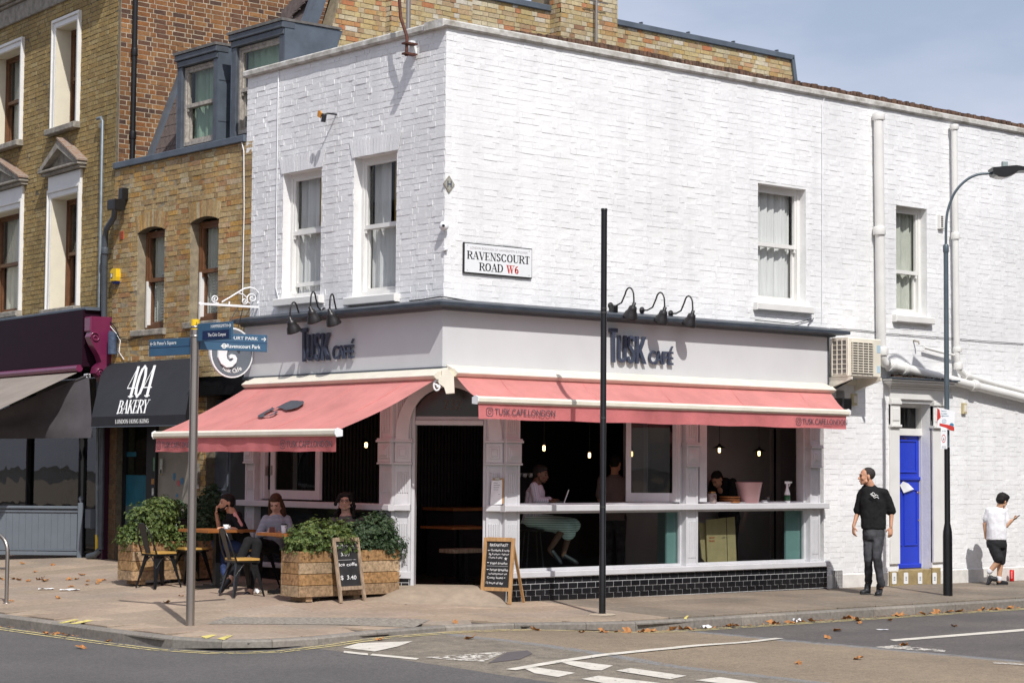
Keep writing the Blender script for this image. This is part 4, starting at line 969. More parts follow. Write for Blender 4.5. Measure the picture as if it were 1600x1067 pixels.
for c,d_ in ((.30,1.15),(1.3,2.3)): panelm(uq(330,-.25),uq(356,-.25),c,d_,dd,FL,-.25,'slategrey',e=.03)
g = MB();g.box(FL,uq(364,-.25),-4.34,.14,2.66,-.30,-.20);g.build('dark_hoarding',M['blackm'],bak)
# party wall above the cafe roof, with chimney stacks
ptop = [(1.06,6.9),(1.66,8.86),(11.25,8.86),(11.52,7.7),(11.52,6.9)]
z0p = 6.72
pw = brick_wall(FP,0,14,z0p,9.4,[],bak,M['pale'],M['pmortar'],thick=.3,top=[(1.0,z0p),(1.66,8.86),(11.25,8.86),(11.60,z0p)],name='party_wall',seed=41,see=lambda u,v: v > 7.3,proud=.007,jit=.004)
for (xa_,xb_,zt_,pr) in ((2.36,3.9,9.8,.14),(5.60,6.82,10.6,.26)):
    fr1 = Fr((0,4.42-pr,0),(1,0,0),(0,-1,0));brick_wall(fr1,xa_,xb_,z0p,zt_,[],bak,M['pale'],M['pmortar'],thick=.1,name='chimney_stack',seed=int(xa_*10),nind=90,see=lambda u,v: v > 7.3)
    fr2 = Fr((xa_,4.42,0),(0,-1,0),(-1,0,0));brick_wall(fr2,0.0,pr-.001,z0p,zt_,[],bak,M['pale'],M['pmortar'],thick=.1,name='chimney_side',seed=int(xa_*10)+1,nind=0)
    g = MB();g.wbox(xa_+.11,xb_-.01,4.42-pr+.11,5.0,z0p,zt_-.02);g.build('chimney_core',M['pmortar'],bak)
g = MB();g.box(FP,1.60,5.59,8.862,8.96,-.34,.05,.01);g.box(FP,6.83,11.30,8.862,8.96,-.34,.05,.01);g.prism(FP,[(11.25,8.862),(11.31,8.96),(11.72,z0p),(11.61,z0p)],-.34,.05);g.build('lead_coping',M['lead'],bak)
for x in (7.6,8.7,9.8,10.9): g = MB();g.box(FP,x,x+.03,8.961,9.0,-.05,.02);g.build('coping_clip',M['lead'],bak)

# ------------------------------------------------------------------ olive brick terrace, far left
ter = root('terrace_house',(0,10.5,0),'tall olive brick terrace house with white window surrounds at the left edge','building')
def Wy(x0,y0,x1,y1): return W(FY,x0,y0,x1,y1)
ya1 = W(FY,89.5,400,120.5,200);ya1 = (FY.px(89,100)[0],FY.px(122,100)[0],FY.px(100,198)[1],FY.px(122,32)[1])
yb1 = (FY.px(-12,150)[0],FY.px(33,150)[0],FY.px(15,225)[1],FY.px(33,73)[1])
ya2 = (FY.px(81,400)[0],FY.px(122,400)[0],FY.px(100,481)[1],FY.px(122,301)[1])
yb2 = (FY.px(-24,400)[0],FY.px(32,400)[0],FY.px(15,488)[1],FY.px(32,325)[1])
brick_wall(FY,-9,0,3.55,12,[ya1,yb1,ya2,yb2],ter,M['olive'],M['mortar'],thick=.35,proud=.004,jit=.003,gap=.010,seed=51,see=lambda u,v: u > -3)
brick_wall(FS,0.035,8,6.0,12,[],ter,M['redb'],M['lmortar'],n0=.032,thick=.02,proud=.003,jit=.002,gap=.013,seed=52,see=lambda u,v: v > 6.6 and u < 4)
g = MB();g.box(FS,.05,5,.1,6.0,-.3,-.0);g.build('flank',M['mortar'],ter)
for w in (ya1,yb1,ya2,yb2):
    upper = w[3] > 6.5
    sash(FY,w[0]+.0,w[1]-.0,w[2]+.0,w[3],ter,-.24,frame='browng',mid=.5,sill=False,curtain='curtain2',fw=.05)
    g = MB();g.box(FY,w[0]+.001,w[0]+.012,w[2],w[3],-.235,.03);g.box(FY,w[1]-.012,w[1]-.001,w[2],w[3],-.235,.03);g.box(FY,w[0]+.013,w[1]-.013,w[3]-.012,w[3]-.001,-.235,.03);g.build('window_reveal',M['creamwall'],ter)
    g = MB();e = .115
    g.box(FY,w[0]-e,w[0]-.0,w[2],w[3]+e+.02,-.02,.04,.008);g.box(FY,w[1]+.0,w[1]+e,w[2],w[3]+e+.02,-.02,.04,.008);g.box(FY,w[0],w[1],w[3]+.0,w[3]+e+.02,-.02,.04,.008)
    g.box(FY,w[0]-e-.001,w[0]-e+.03,w[2],w[3]+e+.021,.0405,.065,.006);g.box(FY,w[1]+e-.03,w[1]+e+.001,w[2],w[3]+e+.021,.0405,.065,.006);g.box(FY,w[0]-e+.031,w[1]+e-.031,w[3]+e-.03,w[3]+e+.021,.0405,.065,.006)
    g.build('window_surround',M['trim'],ter)
    s_ = MB();s_.box(FY,w[0]-.2,w[1]+.14,w[2]-.10,w[2]-.003,-.2,.12,.012);s_.build('sill',M['stone'],ter)
    if not upper:
        g = MB();z = w[3]+e+.021;g.box(FY,w[0]-e,w[1]+e,z+.0,z+.22,-.02,.045,.005);g.build('frieze_panel',M['trim'],ter)
        z += .23;uc = (w[0]+w[1])/2;hw = (w[1]-w[0])/2+.24
        q = MB();q.box(FY,uc-hw,uc+hw,z,z+.05,-.02,.12,.008);q.box(FY,uc-hw-.03,uc+hw+.03,z+.051,z+.09,-.02,.17,.008)
        hh = .42
        for sgn in (-1,1):
            p0 = (uc+sgn*(hw+.03),z+.091);p1 = (uc,z+.091+hh);t_ = .085
            poly = [p0,(p0[0]-sgn*.16,p0[1]),(uc,p1[1]-t_*1.5),(uc,p1[1])]
            if sgn < 0: poly = poly[::-1]
            q.prism(FY,poly,-.02,.17)
        q.build('pediment',M['stone'],ter)
        q = MB();q.prism(FY,[(uc-hw+.1,z+.091),(uc+hw-.1,z+.091),(uc,z+.091+hh-.1)],-.02,.05);q.build('tympanum',M['stone'],ter)
        q = MB()
        for i in range(9):
            t0,t1 = i/9,(i+1)/9-.01;P = [FY.p(uc+(hw+.05)*(1-t),z+.10+(hh+.012)*t+.0,n) for t in (t0,t1) for n in (-.0,.19)]
            q.add(P+[p+Vector((0,0,.03)) for p in P],[(0,1,3,2),(4,6,7,5),(0,4,5,1),(2,3,7,6),(1,5,7,3)])
        q.build('pediment_tiles',mat('lichened tiles',(.20,.10,.06),.95,0,.5,18,.008,40,col2=(.28,.26,.22)),ter)
zc_ = FY.px(50,26)[1]
g = MB()
for z,h,n in ((0,.30,.05),(.301,.05,.10),(.352,.10,.16),(.453,.08,.24),(.534,.10,.34)): g.box(FY,-9,.0+n*.0,zc_+z,zc_+z+h,-.02,n,.01)
g.build('eaves_cornice',M['stone'],ter)
g = MB();g.box(FY,-9,.3,zc_+.64,zc_+.76,-.02,.36,.01);g.build('gutter_course',mat('ochre stone',(.45,.30,.12),.9,0,.3,6),ter)
# downpipes and cables
def pipe(name,pts,r,m,label,cat='pipe',group=None,collars=(),cr=None,fr=None,n=12):
    pts = [Vector(p) for p in pts];o = root(name,pts[-1],label,cat,group);g = MB();g.tube(pts,r,n);g.build('tube',m,o)
    for c_,ax,w in collars: q = MB();c_ = Vector(c_);ax = Vector(ax).normalized();q.tube([c_-ax*w,c_-ax*w*.8,c_+ax*w*.8,c_+ax*w],0,n,True,[cr or r*1.25,(cr or r*1.25)*1.05,(cr or r*1.25)*1.05,cr or r*1.25]);q.build('collar',m,o)
    return o
def fpt(fr,x,y,n): u,v = fr.px(x,y,n);return fr.p(u,v,n)
a = fpt(FS,210.5,60,.09);pipe('downpipe',[(a.x,a.y,11.9),(a.x,a.y,FS.px(208,258,.09)[1])],.042,M['blackp'],'black downpipe on the brown brick flank wall above the bakery',collars=[((a.x,a.y,FS.px(209,82,.09)[1]),(0,0,1),.06),((a.x,a.y,FS.px(209,212,.09)[1]),(0,0,1),.06)])
P = [fpt(FY,152,186,.07),fpt(FY,158,184,.07),fpt(FY,160,190,.07),fpt(FY,153.5,560,.07),fpt(FY,152,775,.07),fpt(FY,152,866,.07)]
P[-1].z = .26
gp = pipe('conduit',P,.026,mat('galvanised conduit',(.20,.23,.25),.5,.4,.15,8),'thin grey conduit with a yellow foot, on the terrace wall edge',collars=[(fpt(FY,158.5,197,.07),(0,0,1),.04),(fpt(FY,153,518,.07),(0,0,1),.05)])
g = MB();g.tube([fpt(FY,151.7,835,.07),Vector((P[-1].x,P[-1].y,.27))],.031,12);g.build('yellow_sleeve',M['yellow'],gp)
P = [fpt(FL,180,322,.20),fpt(FL,178,340,.16),fpt(FL,166,358,.12),fpt(FL,164,372,.10),fpt(FL,160,700,.10)]
bot = fpt(FL,157.5,858,.10);P += [bot]
dp = pipe('downpipe',P,.045,M['slategrey'],'dark grey downpipe with a hopper on the bakery wall',collars=[(fpt(FL,164,392,.10),(0,0,1),.05),(fpt(FL,161.5,518,.10),(0,0,1),.05),(fpt(FL,158,762,.10),(0,0,1),.04)])
g = MB();u,v = FL.px(178,322,.2);g.box(FL,u-.12,u+.10,v-.06,v+.10,.06,.26,.02);g.box(FL,u-.02,u+.09,v+.101,v+.28,.01,.12,.01);g.build('hopper',M['blackm'],dp)
g = MB();g.tube([bot,bot+FL.p(-.12,-.05,.02)-Vector((0,0,.03)),bot+Vector((-.06,.28,-.12))],.05,10);g.build('shoe',M['slategrey'],dp)
# aubergine shopfront with its awnings
sf = root('aubergine_shopfront',FY.p(-2.5,.2,.4),'glossy aubergine shopfront fascia with a carved plum bracket','shopfront')
NF = .35
zf0,zf1 = FY.px(60,578,NF)[1],FY.px(60,494,NF)[1]
uR = FY.px(129,520,NF)[0]
g = MB();g.add([FY.p(u,z,n) for (u,z,n) in ((-7,zf0,NF),(uR,zf0,NF),(uR,zf1,NF),(-7,zf1,NF),(-7,zf0,-.02),(uR,zf0,-.02),(uR,zf1,-.02),(-7,zf1,-.02))],[(0,1,2,3),(4,7,6,5),(0,4,5,1),(3,2,6,7),(1,5,6,2),(0,3,7,4)]);g.build('fascia',M['purple'],sf)
g = MB();g.box(FY,-7,uR+.05,zf1+.001,zf1+.05,-.02,NF-.02,.01);g.build('fascia_capping',M['lead'],sf)
g = MB();g.tube([FY.p(-7,zf0-.03,NF+.03),FY.p(uR-.02,zf0-.03,NF+.03)],.055,12);g.build('torus_moulding',M['purple2'],sf)
g = MB();ub_ = FY.px(131,520,NF)[0];uc_ = FY.px(152,520,.2)[0]
g.box(FY,ub_,-.02,FY.px(140,518,NF)[1],FY.px(140,494,NF)[1],-.02,NF+.0,.02);
pr_ = [(.32,zf1-.33),(.36,zf1-.42),(.30,zf1-.55),(.20,zf1-.70),(.16,zf1-.80),(.24,zf1-.88),(.26,zf1-.97),(.18,zf1-1.03),(.12,zf1-1.12),(.10,zf1-1.2)]
sd = Fr(FY.p(-.10,0,0),FY.N,FY.U)
g.prism(sd,[(-.02,zf1-.33)]+pr_+[(-.02,zf1-1.2)],-.09,.09)
for (n_,z_,r0) in ((.27,zf1-.43,.085),(.17,zf1-.96,.07)):
    pts = []
    for i in range(22):
        a_ = i*.42;r_ = r0*(1-i/26);pts.append(sd.p(n_+r_*math.cos(a_),z_+r_*math.sin(a_),.10))
    g.tube(pts,.013,6)
g.build('carved_bracket',M['purple2'],sf)
g = MB();g.box(FY,-.14,-.0,.22,zf0-.1,-.02,.10,.01);g.build('corner_pilaster',mat('dark aubergine post',(.035,.008,.022),.3),sf)
g = MB();g.box(FY,-16,-.15,.3,zf0+.3,-2.2,-2.1);g.box(FY,-16,-.15,.15,.3,-2.2,-.1);g.box(FY,-16,-.15,zf0+.3,zf0+.35,-2.2,-.1);g.build('interior_wall',M['dark'],sf)
g = MB();g.add([FY.p(u_,v_,-.12) for u_,v_ in ((-7,.3),(-.16,.3),(-.16,zf0-.02),(-7,zf0-.02))],[(0,1,2,3)]);g.build('shop_glass',M['dglass'],sf)
for x in (36,118): u = FY.px(x,740,.0)[0];g = MB();g.box(FY,u-.03,u+.03,.3,zf0-.02,-.16,-.06);g.build('mullion',M['dark'],sf)
rr = random.Random(17)
for i in range(26):
    u = FY.px(rr.uniform(88,132),740,-.5)[0];z = rr.uniform(.95,2.3);g = MB();g.box(FY,u-.05,u+.05,z,z+rr.uniform(.06,.16),-.6,-.5);g.build('window_display',mat('shop display item',rr.choice([(.12,.02,.015),(.05,.05,.10),(.10,.08,.05),(.04,.05,.04),(.13,.10,.07)]),.7),sf)

# dark grey canopies
def cloth(fr,P0,P1,Q1,Q0,m,name,parent,sag=.0,nu=16,nv=8,wrinkle=0,seed=2):
    """cloth between top edge P0-P1 and bottom edge Q0-Q1"""
    P0,P1,Q0,Q1 = map(Vector,(P0,P1,Q0,Q1));g = MB();g.smooth = True;vs = [];rr = random.Random(seed);ph = [rr.uniform(0,6) for _ in range(4)]
    for j in range(nv+1):
        t = j/nv
        for i in range(nu+1):
            s = i/nu;p = (P0.lerp(P1,s)).lerp(Q0.lerp(Q1,s),t);p.z -= sag*math.sin(math.pi*t)*(1+.3*math.sin(s*5+ph[0]))
            p.z += wrinkle*math.sin(s*40+ph[1]+t*6)*t*(1-t)*2
            vs.append(p)
    g.add(vs,[(j*(nu+1)+i,j*(nu+1)+i+1,(j+1)*(nu+1)+i+1,(j+1)*(nu+1)+i) for j in range(nv) for i in range(nu)]);return g.build(name,m,parent)
aw = root('taupe_awning',FY.p(-2,2.7,1.2),'taupe roller awning slanting below the aubergine fascia, upper of the two awnings there','awning')
A0 = fpt(FY,121,582,.42);cloth(FY,FY.p(-7,A0.z,.42),A0,FY.p(FY.px(-60,665,2.0)[0]+1.0,fpt(FY,0,643,1.9).z,1.9),FY.p(-7.6,fpt(FY,0,643,1.9).z,1.9),M['tan'],'cloth',aw)
aw = root('grey_awning',FY.p(-2,2.4,1.0),'charcoal drop-arm canopy with a drooping side, lower of the two awnings under the aubergine fascia','awning')
B0 = fpt(FY,139,587,.30);b1_ = fpt(FY,145,684,.42);b0_ = fpt(FY,0,686,1.0);b2_ = fpt(FY,0,655,1.3)
g = MB();g.smooth = False
top = B0;k = 14;vs = []
lowL = fpt(FY,-60,686,1.25);upL = fpt(FY,-60,668,1.35)
for j in range(9):
    for i in range(k+1):
        t = i/k;a_ = top.lerp(upL,t);b_ = b1_.lerp(lowL,t);p = a_.lerp(b_,j/8);w_ = .035*math.sin(j*1.1+t*3)*math.sin(t*math.pi)
        p = p + FY.N*(w_+.02*math.sin(t*46)*(1-t)**6*(j/8)) ;vs.append(p)
g.smooth = True;g.add(vs,[(j*(k+1)+i,j*(k+1)+i+1,(j+1)*(k+1)+i+1,(j+1)*(k+1)+i) for j in range(8) for i in range(k)]);g.build('cloth',M['greyc'],aw)
g = MB();g.tube([top+Vector((0,0,.01)),upL+Vector((0,0,.01))],.022,8);g.build('edge_bar',M['greyc'],aw);g = MB();g.obox(fpt(FY,136,587,.30),(FY.U,FY.N,FY.Z),(.05,.03,.03));g.build('end_cap',M['whitep'],aw)
# grey panelled screen in front of it
y_ = 8.95;P0 = Vector((-.72,9.72,.23));P1 = Vector((.0,8.95,.26))
P1 = on(131,868,2,.26);P0 = P1 + (Vector((-.7613,.648,0)))*2.6;P0.z = .24
P1 = P1+Vector((-.05,-.05,0));scr = root('timber_screen',(P1.x,P1.y,.24),'blue-grey panelled timber screen with a ball-topped post under the charcoal canopy','fence')
U = (P1-P0);U.z = 0;Ls = U.length;U.normalize();fs = Fr((P0.x,P0.y,0),U,Vector((-U.y,U.x,0)) if Vector((-U.y,U.x,0)).dot(CAM-P0) > 0 else Vector((U.y,-U.x,0)))
zt_,zb_ = fs.px(60,790)[1],fs.px(60,869)[1]
g = MB();g.box(fs,0,Ls-.08,zt_-.045,zt_,-.05,.05,.01);g.box(fs,0,Ls-.08,zt_-.10,zt_-.055,-.03,.02,.006);g.box(fs,0,Ls-.08,zb_+.02,zb_+.08,-.04,.03,.006);g.box(fs,0,Ls-.08,zb_+.09,zb_+.11,-.03,.02,.004);g.build('rail',M['greyp'],scr)
x = 0
while x < Ls-.1:
    g = MB();g.box(fs,x,min(x+.0985,Ls-.081),zb_+.111,zt_-.101,-.02,.0,.0015);g.build('board',M['greyp'],scr);x += .10
g = MB();g.box(fs,Ls-.08,Ls+.0,.20,zt_+.05,-.05,.05,.01);g.lathe(fs.p(Ls-.04,zt_+.05,0),[(.02,0),(.022,.02),(.035,.04),(.04,.065),(.03,.095),(.004,.11)],12);g.build('newel_post',M['greyp'],scr)
g = MB();g.box(FL,FL.px(140,800,.06)[0],FL.px(148,800,.06)[0]+.0,FL.px(144,825,.06)[1],FL.px(144,795,.06)[1],-.0,.14,.01)
tag(g.build('meter_cabinet',M['greyp']),'small grey meter cabinet beside the conduit with the yellow foot','cabinet')
# vent, alarm box, cable box on bakery wall
u,v = FL.px(191,368,0);g = MB()
g.box(FL,u-.055,u+.055,v-.065,v+.065,-.01,.012)
for k in range(5): g.box(FL,u-.045,u+.045,v-.055+k*.024,v-.042+k*.024,.0125,.018)
g.build('air_brick',mat('red air brick',(.42,.10,.05),.9),bak)
al = root('alarm_box',FL.p(*FL.px(179,431,.05),.0),'yellow alarm box with blue underside on the bakery wall','alarm box')
u,v = FL.px(179,431,.06);g = MB();g.prism(FL,[(u-.085,v-.07),(u-.085,v+.08),(u-.03,v+.115),(u+.085,v+.105),(u+.09,v-.02),(u+.075,v-.08)],.005,.085);g.build('cover',M['yellow'],al)
g = MB();g.prism(FL,[(u-.05,v-.09),(u+.075,v-.081),(u+.06,v-.125),(u-.02,v-.125)],.005,.07);g.build('strobe',mat('blue lens',(.01,.02,.12),.2),al);g = MB();g.box(FL,u-.07,u-.015,v-.04,v+.04,.0855,.088);g.build('label_plate',M['navy'],al)
g = MB();g.box(FL,u-.06,u-.025,v-.02,v+.03,.0885,.09);g.build('label_mark',M['whitep'],al)
u,v = FL.px(177,537,.05);g = MB();g.tube([FL.p(u,v-.16,.06),FL.p(u,v+.14,.06),FL.p(u+.01,v+.17,.05)],.075,12)
tag(g.build('cable_housing',mat('blue plastic housing',(.07,.10,.16),.5,0,.3,20)),'faded blue cable housing bag strapped to the bakery wall beside the downpipe','cable box')
def cable(pts,r,m,label,group=None):
    g = MB();g.tube(pts,r,6);return tag(g.build('cable',m),label,'cable',group)
cable([fpt(FL,x,y,.02) for x,y in ((168,498),(180,512),(187,528),(200,531),(217,527),(235,521))],.008,M['blackm'],'black cable sagging between the downpipe and the bakery sill')
cable([fpt(FL,x,y,.02) for x,y in ((168,505),(181,520),(188,532),(186,550),(194,562))],.006,M['whitep'],'white cable looping round the blue cable housing')
cable([fpt(FL,x,y,.03) for x,y in ((377,219),(381,236),(381.5,330),(380,400),(379,470))],.008,M['whitep'],'white cable down the yellow brick beside the white corner building')
cable([fpt(FL,x,y,.02) for x,y in ((430,105),(435,112),(434,180),(432,330),(431,450),(437,472))],.007,M['whitep'],'thin white cable down the left end of the white street front')
cable([fpt(FR,x,y,.02) for x,y in ((1286,138),(1291,144),(1285,163),(1284.5,280),(1284.5,430),(1284,505))],.006,M['whitep'],'thin white cable hanging down the side wall over the fascia end')
cable([fpt(FR,x,y,.02) for x,y in ((1297,513),(1345,516),(1371,519))],.005,M['blackm'],'short black cable from the fascia end to the thick soil pipe')
cable([fpt(FR,x,y,.02) for x,y in ((1385,521),(1440,525),(1492,529),(1540,533),(1600,537))],.005,M['blackm'],'long black cable running right from the thick soil pipe')
cable([fpt(FR,x,y,.03) for x,y in ((1180,500),(1240,506),(1258,501),(1272,497),(1262,508))],.006,M['blackm'],'tangled black cable on the cornice below the side window')
cable([fpt(FL,x,y,.03) for x,y in ((640,470),(660,468),(688,463.5),(690,464))] + [fpt(FR,x,y,.03) for x,y in ((692,463.5),(700,465),(740,471.5),(800,476))],.008,M['blackm'],'black cable draped round the corner along the top of the cornice')
# unseen houses added across the two roads for the windows to mirror
def facing_house(label,fr,u0,u1,h,n):
    o = root('facing_house',fr.p((u0+u1)/2,-.1,-1),label,'building');m = brick_mat('soot brown brick',[(.14,.09,.055),(.17,.11,.065),(.11,.075,.05)],.9,.2,.3)
    us = [u0+(u1-u0)*(i+.5)/n for i in range(n)];H = [(u-.5,u+.5,z,z+1.6) for u in us for z in (1,4.2,7.2) if z+1.7 < h]
    brick_wall(fr,u0,u1,-.3,h,H,o,m,m,thick=.4,name='front_wall',bricks=False)
    g = MB();g.box(fr,u0,u1,-.3,h,-8,-.9);g.build('house_body',M['dark'],o);g = MB();g.box(fr,u0-.1,u1+.1,h,h+.3,-8,.25);g.build('cornice',M['stone'],o)
    for a,b,c,d in H: g = MB();g.box(fr,a,b,c,d,-.2,-.15);w = g.build('window',M['trim'],o);q = MB();q.box(fr,a+.07,b-.07,c+.07,d-.07,-.149,-.145);q.build('pane',mat('dark pane',(.03,.035,.04),.1) if 'dark pane' not in bpy.data.materials else bpy.data.materials['dark pane'],w)
for i in range(4): facing_house(('first','second','third','fourth')[i]+' soot brown brick house across the main street, added unseen beyond the left edge',Fr((-22,4+i*13,0),(0,1,0),(1,0,0)),0,12.8,9.5+i % 2,4)
for i in range(4): facing_house(('first','second','third','fourth')[i]+' soot brown brick house across the side road, added unseen beyond the right edge',Fr((17+i*13,-13,0),(-1,0,0),(0,1,0)),0,12.8,9+i % 2,4)
# ------------------------------------------------------------------ lettering
_tc = {}
def glyphs(txt,bold=0,ext=0):
    k = (txt,bold,ext)
    if k not in _tc:
        cu = bpy.data.curves.new('t','FONT');cu.body = txt;cu.offset = bold;cu.extrude = ext;cu.resolution_u = 3;cu.size = 1
        o = bpy.data.objects.new('t',cu);C.objects.link(o);dg = bpy.context.evaluated_depsgraph_get();me = bpy.data.meshes.new_from_object(o.evaluated_get(dg))
        _tc[k] = ([tuple(v.co) for v in me.vertices],[tuple(p.vertices) for p in me.polygons]);bpy.data.objects.remove(o);bpy.data.curves.remove(cu);bpy.data.meshes.remove(me)
    return _tc[k]
def text(b,place,txt,u0,v0,h,width=None,bold=0,depth=.002,shear=0,xs=1):
    """place(u, v, n) -> point; h is the capital height, width the full run if given"""
    vs,fs = glyphs(txt,bold,.5)
    x0 = min(v[0] for v in vs);x1 = max(v[0] for v in vs);s = h/.70
    sx = (width/(x1-x0)) if width else s*xs
    b.add([place(u0+(v[0]-x0)*sx+shear*v[1]*s,v0+v[1]*s,(v[2]+.5)*depth) for v in vs],fs)
SER = {  # strokes: lists of points in a unit capital; 'h' forces a hairline
 'R': (.72,[[(.14,0),(.14,1)],[(.14,.96),(.42,.96),(.56,.88),(.60,.75),(.56,.62),(.42,.53),(.14,.53)],[(.34,.53),(.68,.03)]],[(.14,0),(.14,1),(.68,0)]),
 'A': (.74,[['h',(.36,1),(.06,.03)],[(.36,1),(.64,.03)],['h',(.15,.36),(.56,.36)]],[(.08,0),(.64,0)]),
 'V': (.74,[[(.10,.97),(.38,0)],['h',(.66,.97),(.38,0)]],[(.10,1),(.66,1)]),
 'E': (.62,[[(.14,0),(.14,1)],['h',(.14,.97),(.52,.97)],['h',(.14,.03),(.54,.03)],['h',(.14,.51),(.42,.51)],['t',(.52,.97),(.52,.80)],['t',(.54,.03),(.54,.22)],['t',(.42,.6),(.42,.42)]],[(.14,0),(.14,1)]),
 'N': (.78,[['h',(.14,0),(.14,1)],[(.12,1),(.66,.02)],['h',(.66,0),(.66,1)]],[(.14,0),(.66,1),(.10,1)]),
 'S': (.58,[[(.48,.80),(.42,.94),(.28,.98),(.14,.90),(.11,.76),(.18,.62),(.40,.46),(.48,.32),(.46,.14),(.30,.02),(.16,.06),(.09,.22)]],[]),
 'C': (.72,[[(.62,.78),(.52,.94),(.38,.98),(.20,.88),(.11,.68),(.10,.40),(.18,.14),(.36,.02),(.52,.06),(.63,.22)]],[]),
 'O': (.80,[[(.40,.98),(.22,.90),(.12,.70),(.11,.35),(.20,.10),(.40,.02),(.58,.10),(.68,.32),(.68,.68),(.59,.90),(.40,.98)]],[]),
 'U': (.76,[[(.14,1),(.14,.30),(.20,.08),(.38,.02),(.56,.08)],['h',(.56,.08),(.64,.30),(.64,1)]],[(.14,1),(.64,1)]),
 'T': (.64,[[(.32,0),(.32,1)],['h',(.04,.97),(.60,.97)],['t',(.05,.97),(.05,.78)],['t',(.59,.97),(.59,.78)]],[(.32,0)]),
 'D': (.76,[[(.14,0),(.14,1)],[(.14,.97),(.40,.97),(.58,.86),(.66,.62),(.66,.38),(.57,.14),(.40,.03),(.14,.03)]],[(.14,0),(.14,1)]),
 'W': (1.02,[[(.08,.97),(.30,0)],['h',(.52,.97),(.30,0)],[(.50,.97),(.70,0)],['h',(.92,.97),(.70,0)]],[(.08,1),(.50,1),(.92,1)]),
 '6': (.60,[[(.46,.94),(.28,.84),(.15,.60),(.13,.28),(.22,.06),(.36,.02),(.47,.14),(.48,.38),(.38,.54),(.24,.50),(.14,.34)]],[]),
 'B': (.68,[[(.14,0),(.14,1)],[(.14,.97),(.38,.97),(.52,.88),(.52,.66),(.40,.54),(.14,.53)],[(.38,.53),(.56,.42),(.58,.20),(.46,.05),(.14,.03)]],[(.14,0),(.14,1)]),
 'K': (.74,[[(.14,0),(.14,1)],['h',(.62,.97),(.14,.42)],[(.30,.58),(.66,.03)]],[(.14,0),(.14,1),(.62,1),(.66,0)]),
 'Y': (.70,[[(.08,.97),(.35,.48)],['h',(.62,.97),(.35,.48)],[(.35,.48),(.35,0)]],[(.08,1),(.62,1),(.35,0)]),
 'L': (.60,[[(.14,0),(.14,1)],['h',(.14,.03),(.54,.03)],['t',(.54,.03),(.54,.24)]],[(.14,0),(.14,1)]),
 'H': (.80,[[(.14,0),(.14,1)],[(.66,0),(.66,1)],['h',(.14,.51),(.66,.51)]],[(.14,0),(.14,1),(.66,0),(.66,1)]),
 'G': (.78,[[(.62,.78),(.52,.94),(.38,.98),(.20,.88),(.11,.68),(.10,.40),(.18,.14),(.36,.02),(.54,.06),(.64,.20)],[(.64,.12),(.64,.46)]],[(.64,.46)]),
 '4': (.62,[['h',(.40,.98),(.04,.30)],['h',(.04,.29),(.60,.29)],[(.42,.98),(.42,0)]],[(.42,0)]),
 '0': (.60,[[(.30,.99),(.18,.88),(.11,.66),(.10,.36),(.16,.12),(.30,.01),(.44,.12),(.50,.34),(.50,.68),(.42,.90),(.30,.99)]],[]),
 '2': (.58,[[(.12,.74),(.14,.90),(.28,.98),(.44,.90),(.47,.74),(.38,.54),(.10,.06)],['h',(.10,.04),(.50,.04)],['t',(.50,.04),(.52,.2)]],[]),
 '3': (.56,[[(.12,.84),(.24,.98),(.40,.92),(.44,.74),(.34,.56),(.24,.53)],[(.24,.53),(.42,.46),(.48,.26),(.38,.06),(.22,.02),(.10,.14)]],[]),
 '-': (.40,[['t',(.06,.42),(.34,.42)]],[]),' ': (.34,[],[])}
def serif(b,place,txt,u0,v0,h,width=None,thick=.19,thin=.055,depth=.001,shear=0,xs=1,sp=.05,ser=.085):
    adv = sum(SER[c][0]+sp for c in txt)-sp;s = (width/(adv)) if width else h*xs;u = u0;zz = [0]
    def seg(a,b_,w):
        a = Vector(a);b_ = Vector(b_);d = b_-a
        if d.length < 1e-5: return
        n = Vector((-d.y,d.x)).normalized()*w/2;e = d.normalized()*w*.12;P = [a-n-e,b_-n+e,b_+n+e,a+n-e];zz[0] += 1;z = depth+zz[0] % 7*.00012
        b.add([place(u+(p.x+shear*p.y)*s,v0+p.y*h,k) for k in (0,z) for p in P],[(4,5,6,7),(0,3,2,1),(0,1,5,4),(1,2,6,5),(2,3,7,6),(3,0,4,7)])
    for c in txt:
        w_,strokes,feet = SER[c]
        for st in strokes:
            mode = st[0] if isinstance(st[0],str) else '';pts = st[1:] if mode else st
            for i in range(len(pts)-1):
                (x0,y0),(x1,y1) = pts[i],pts[i+1];L = math.hypot(x1-x0,y1-y0);vert = abs(y1-y0)/max(L,1e-6)
                wd_ = thin if mode == 'h' else (thin*1.1 if mode == 't' else thin+(thick-thin)*vert**1.5);seg((x0,y0),(x1,y1),wd_)
        for (x,y) in feet: seg((x-ser-thick*.5,abs(y-.025)),(x+ser+thick*.5,abs(y-.025)),thin)
        u += (w_+sp)*s
def flat(fr,n=0): return lambda u,v,k: fr.p(u,v,n+k)

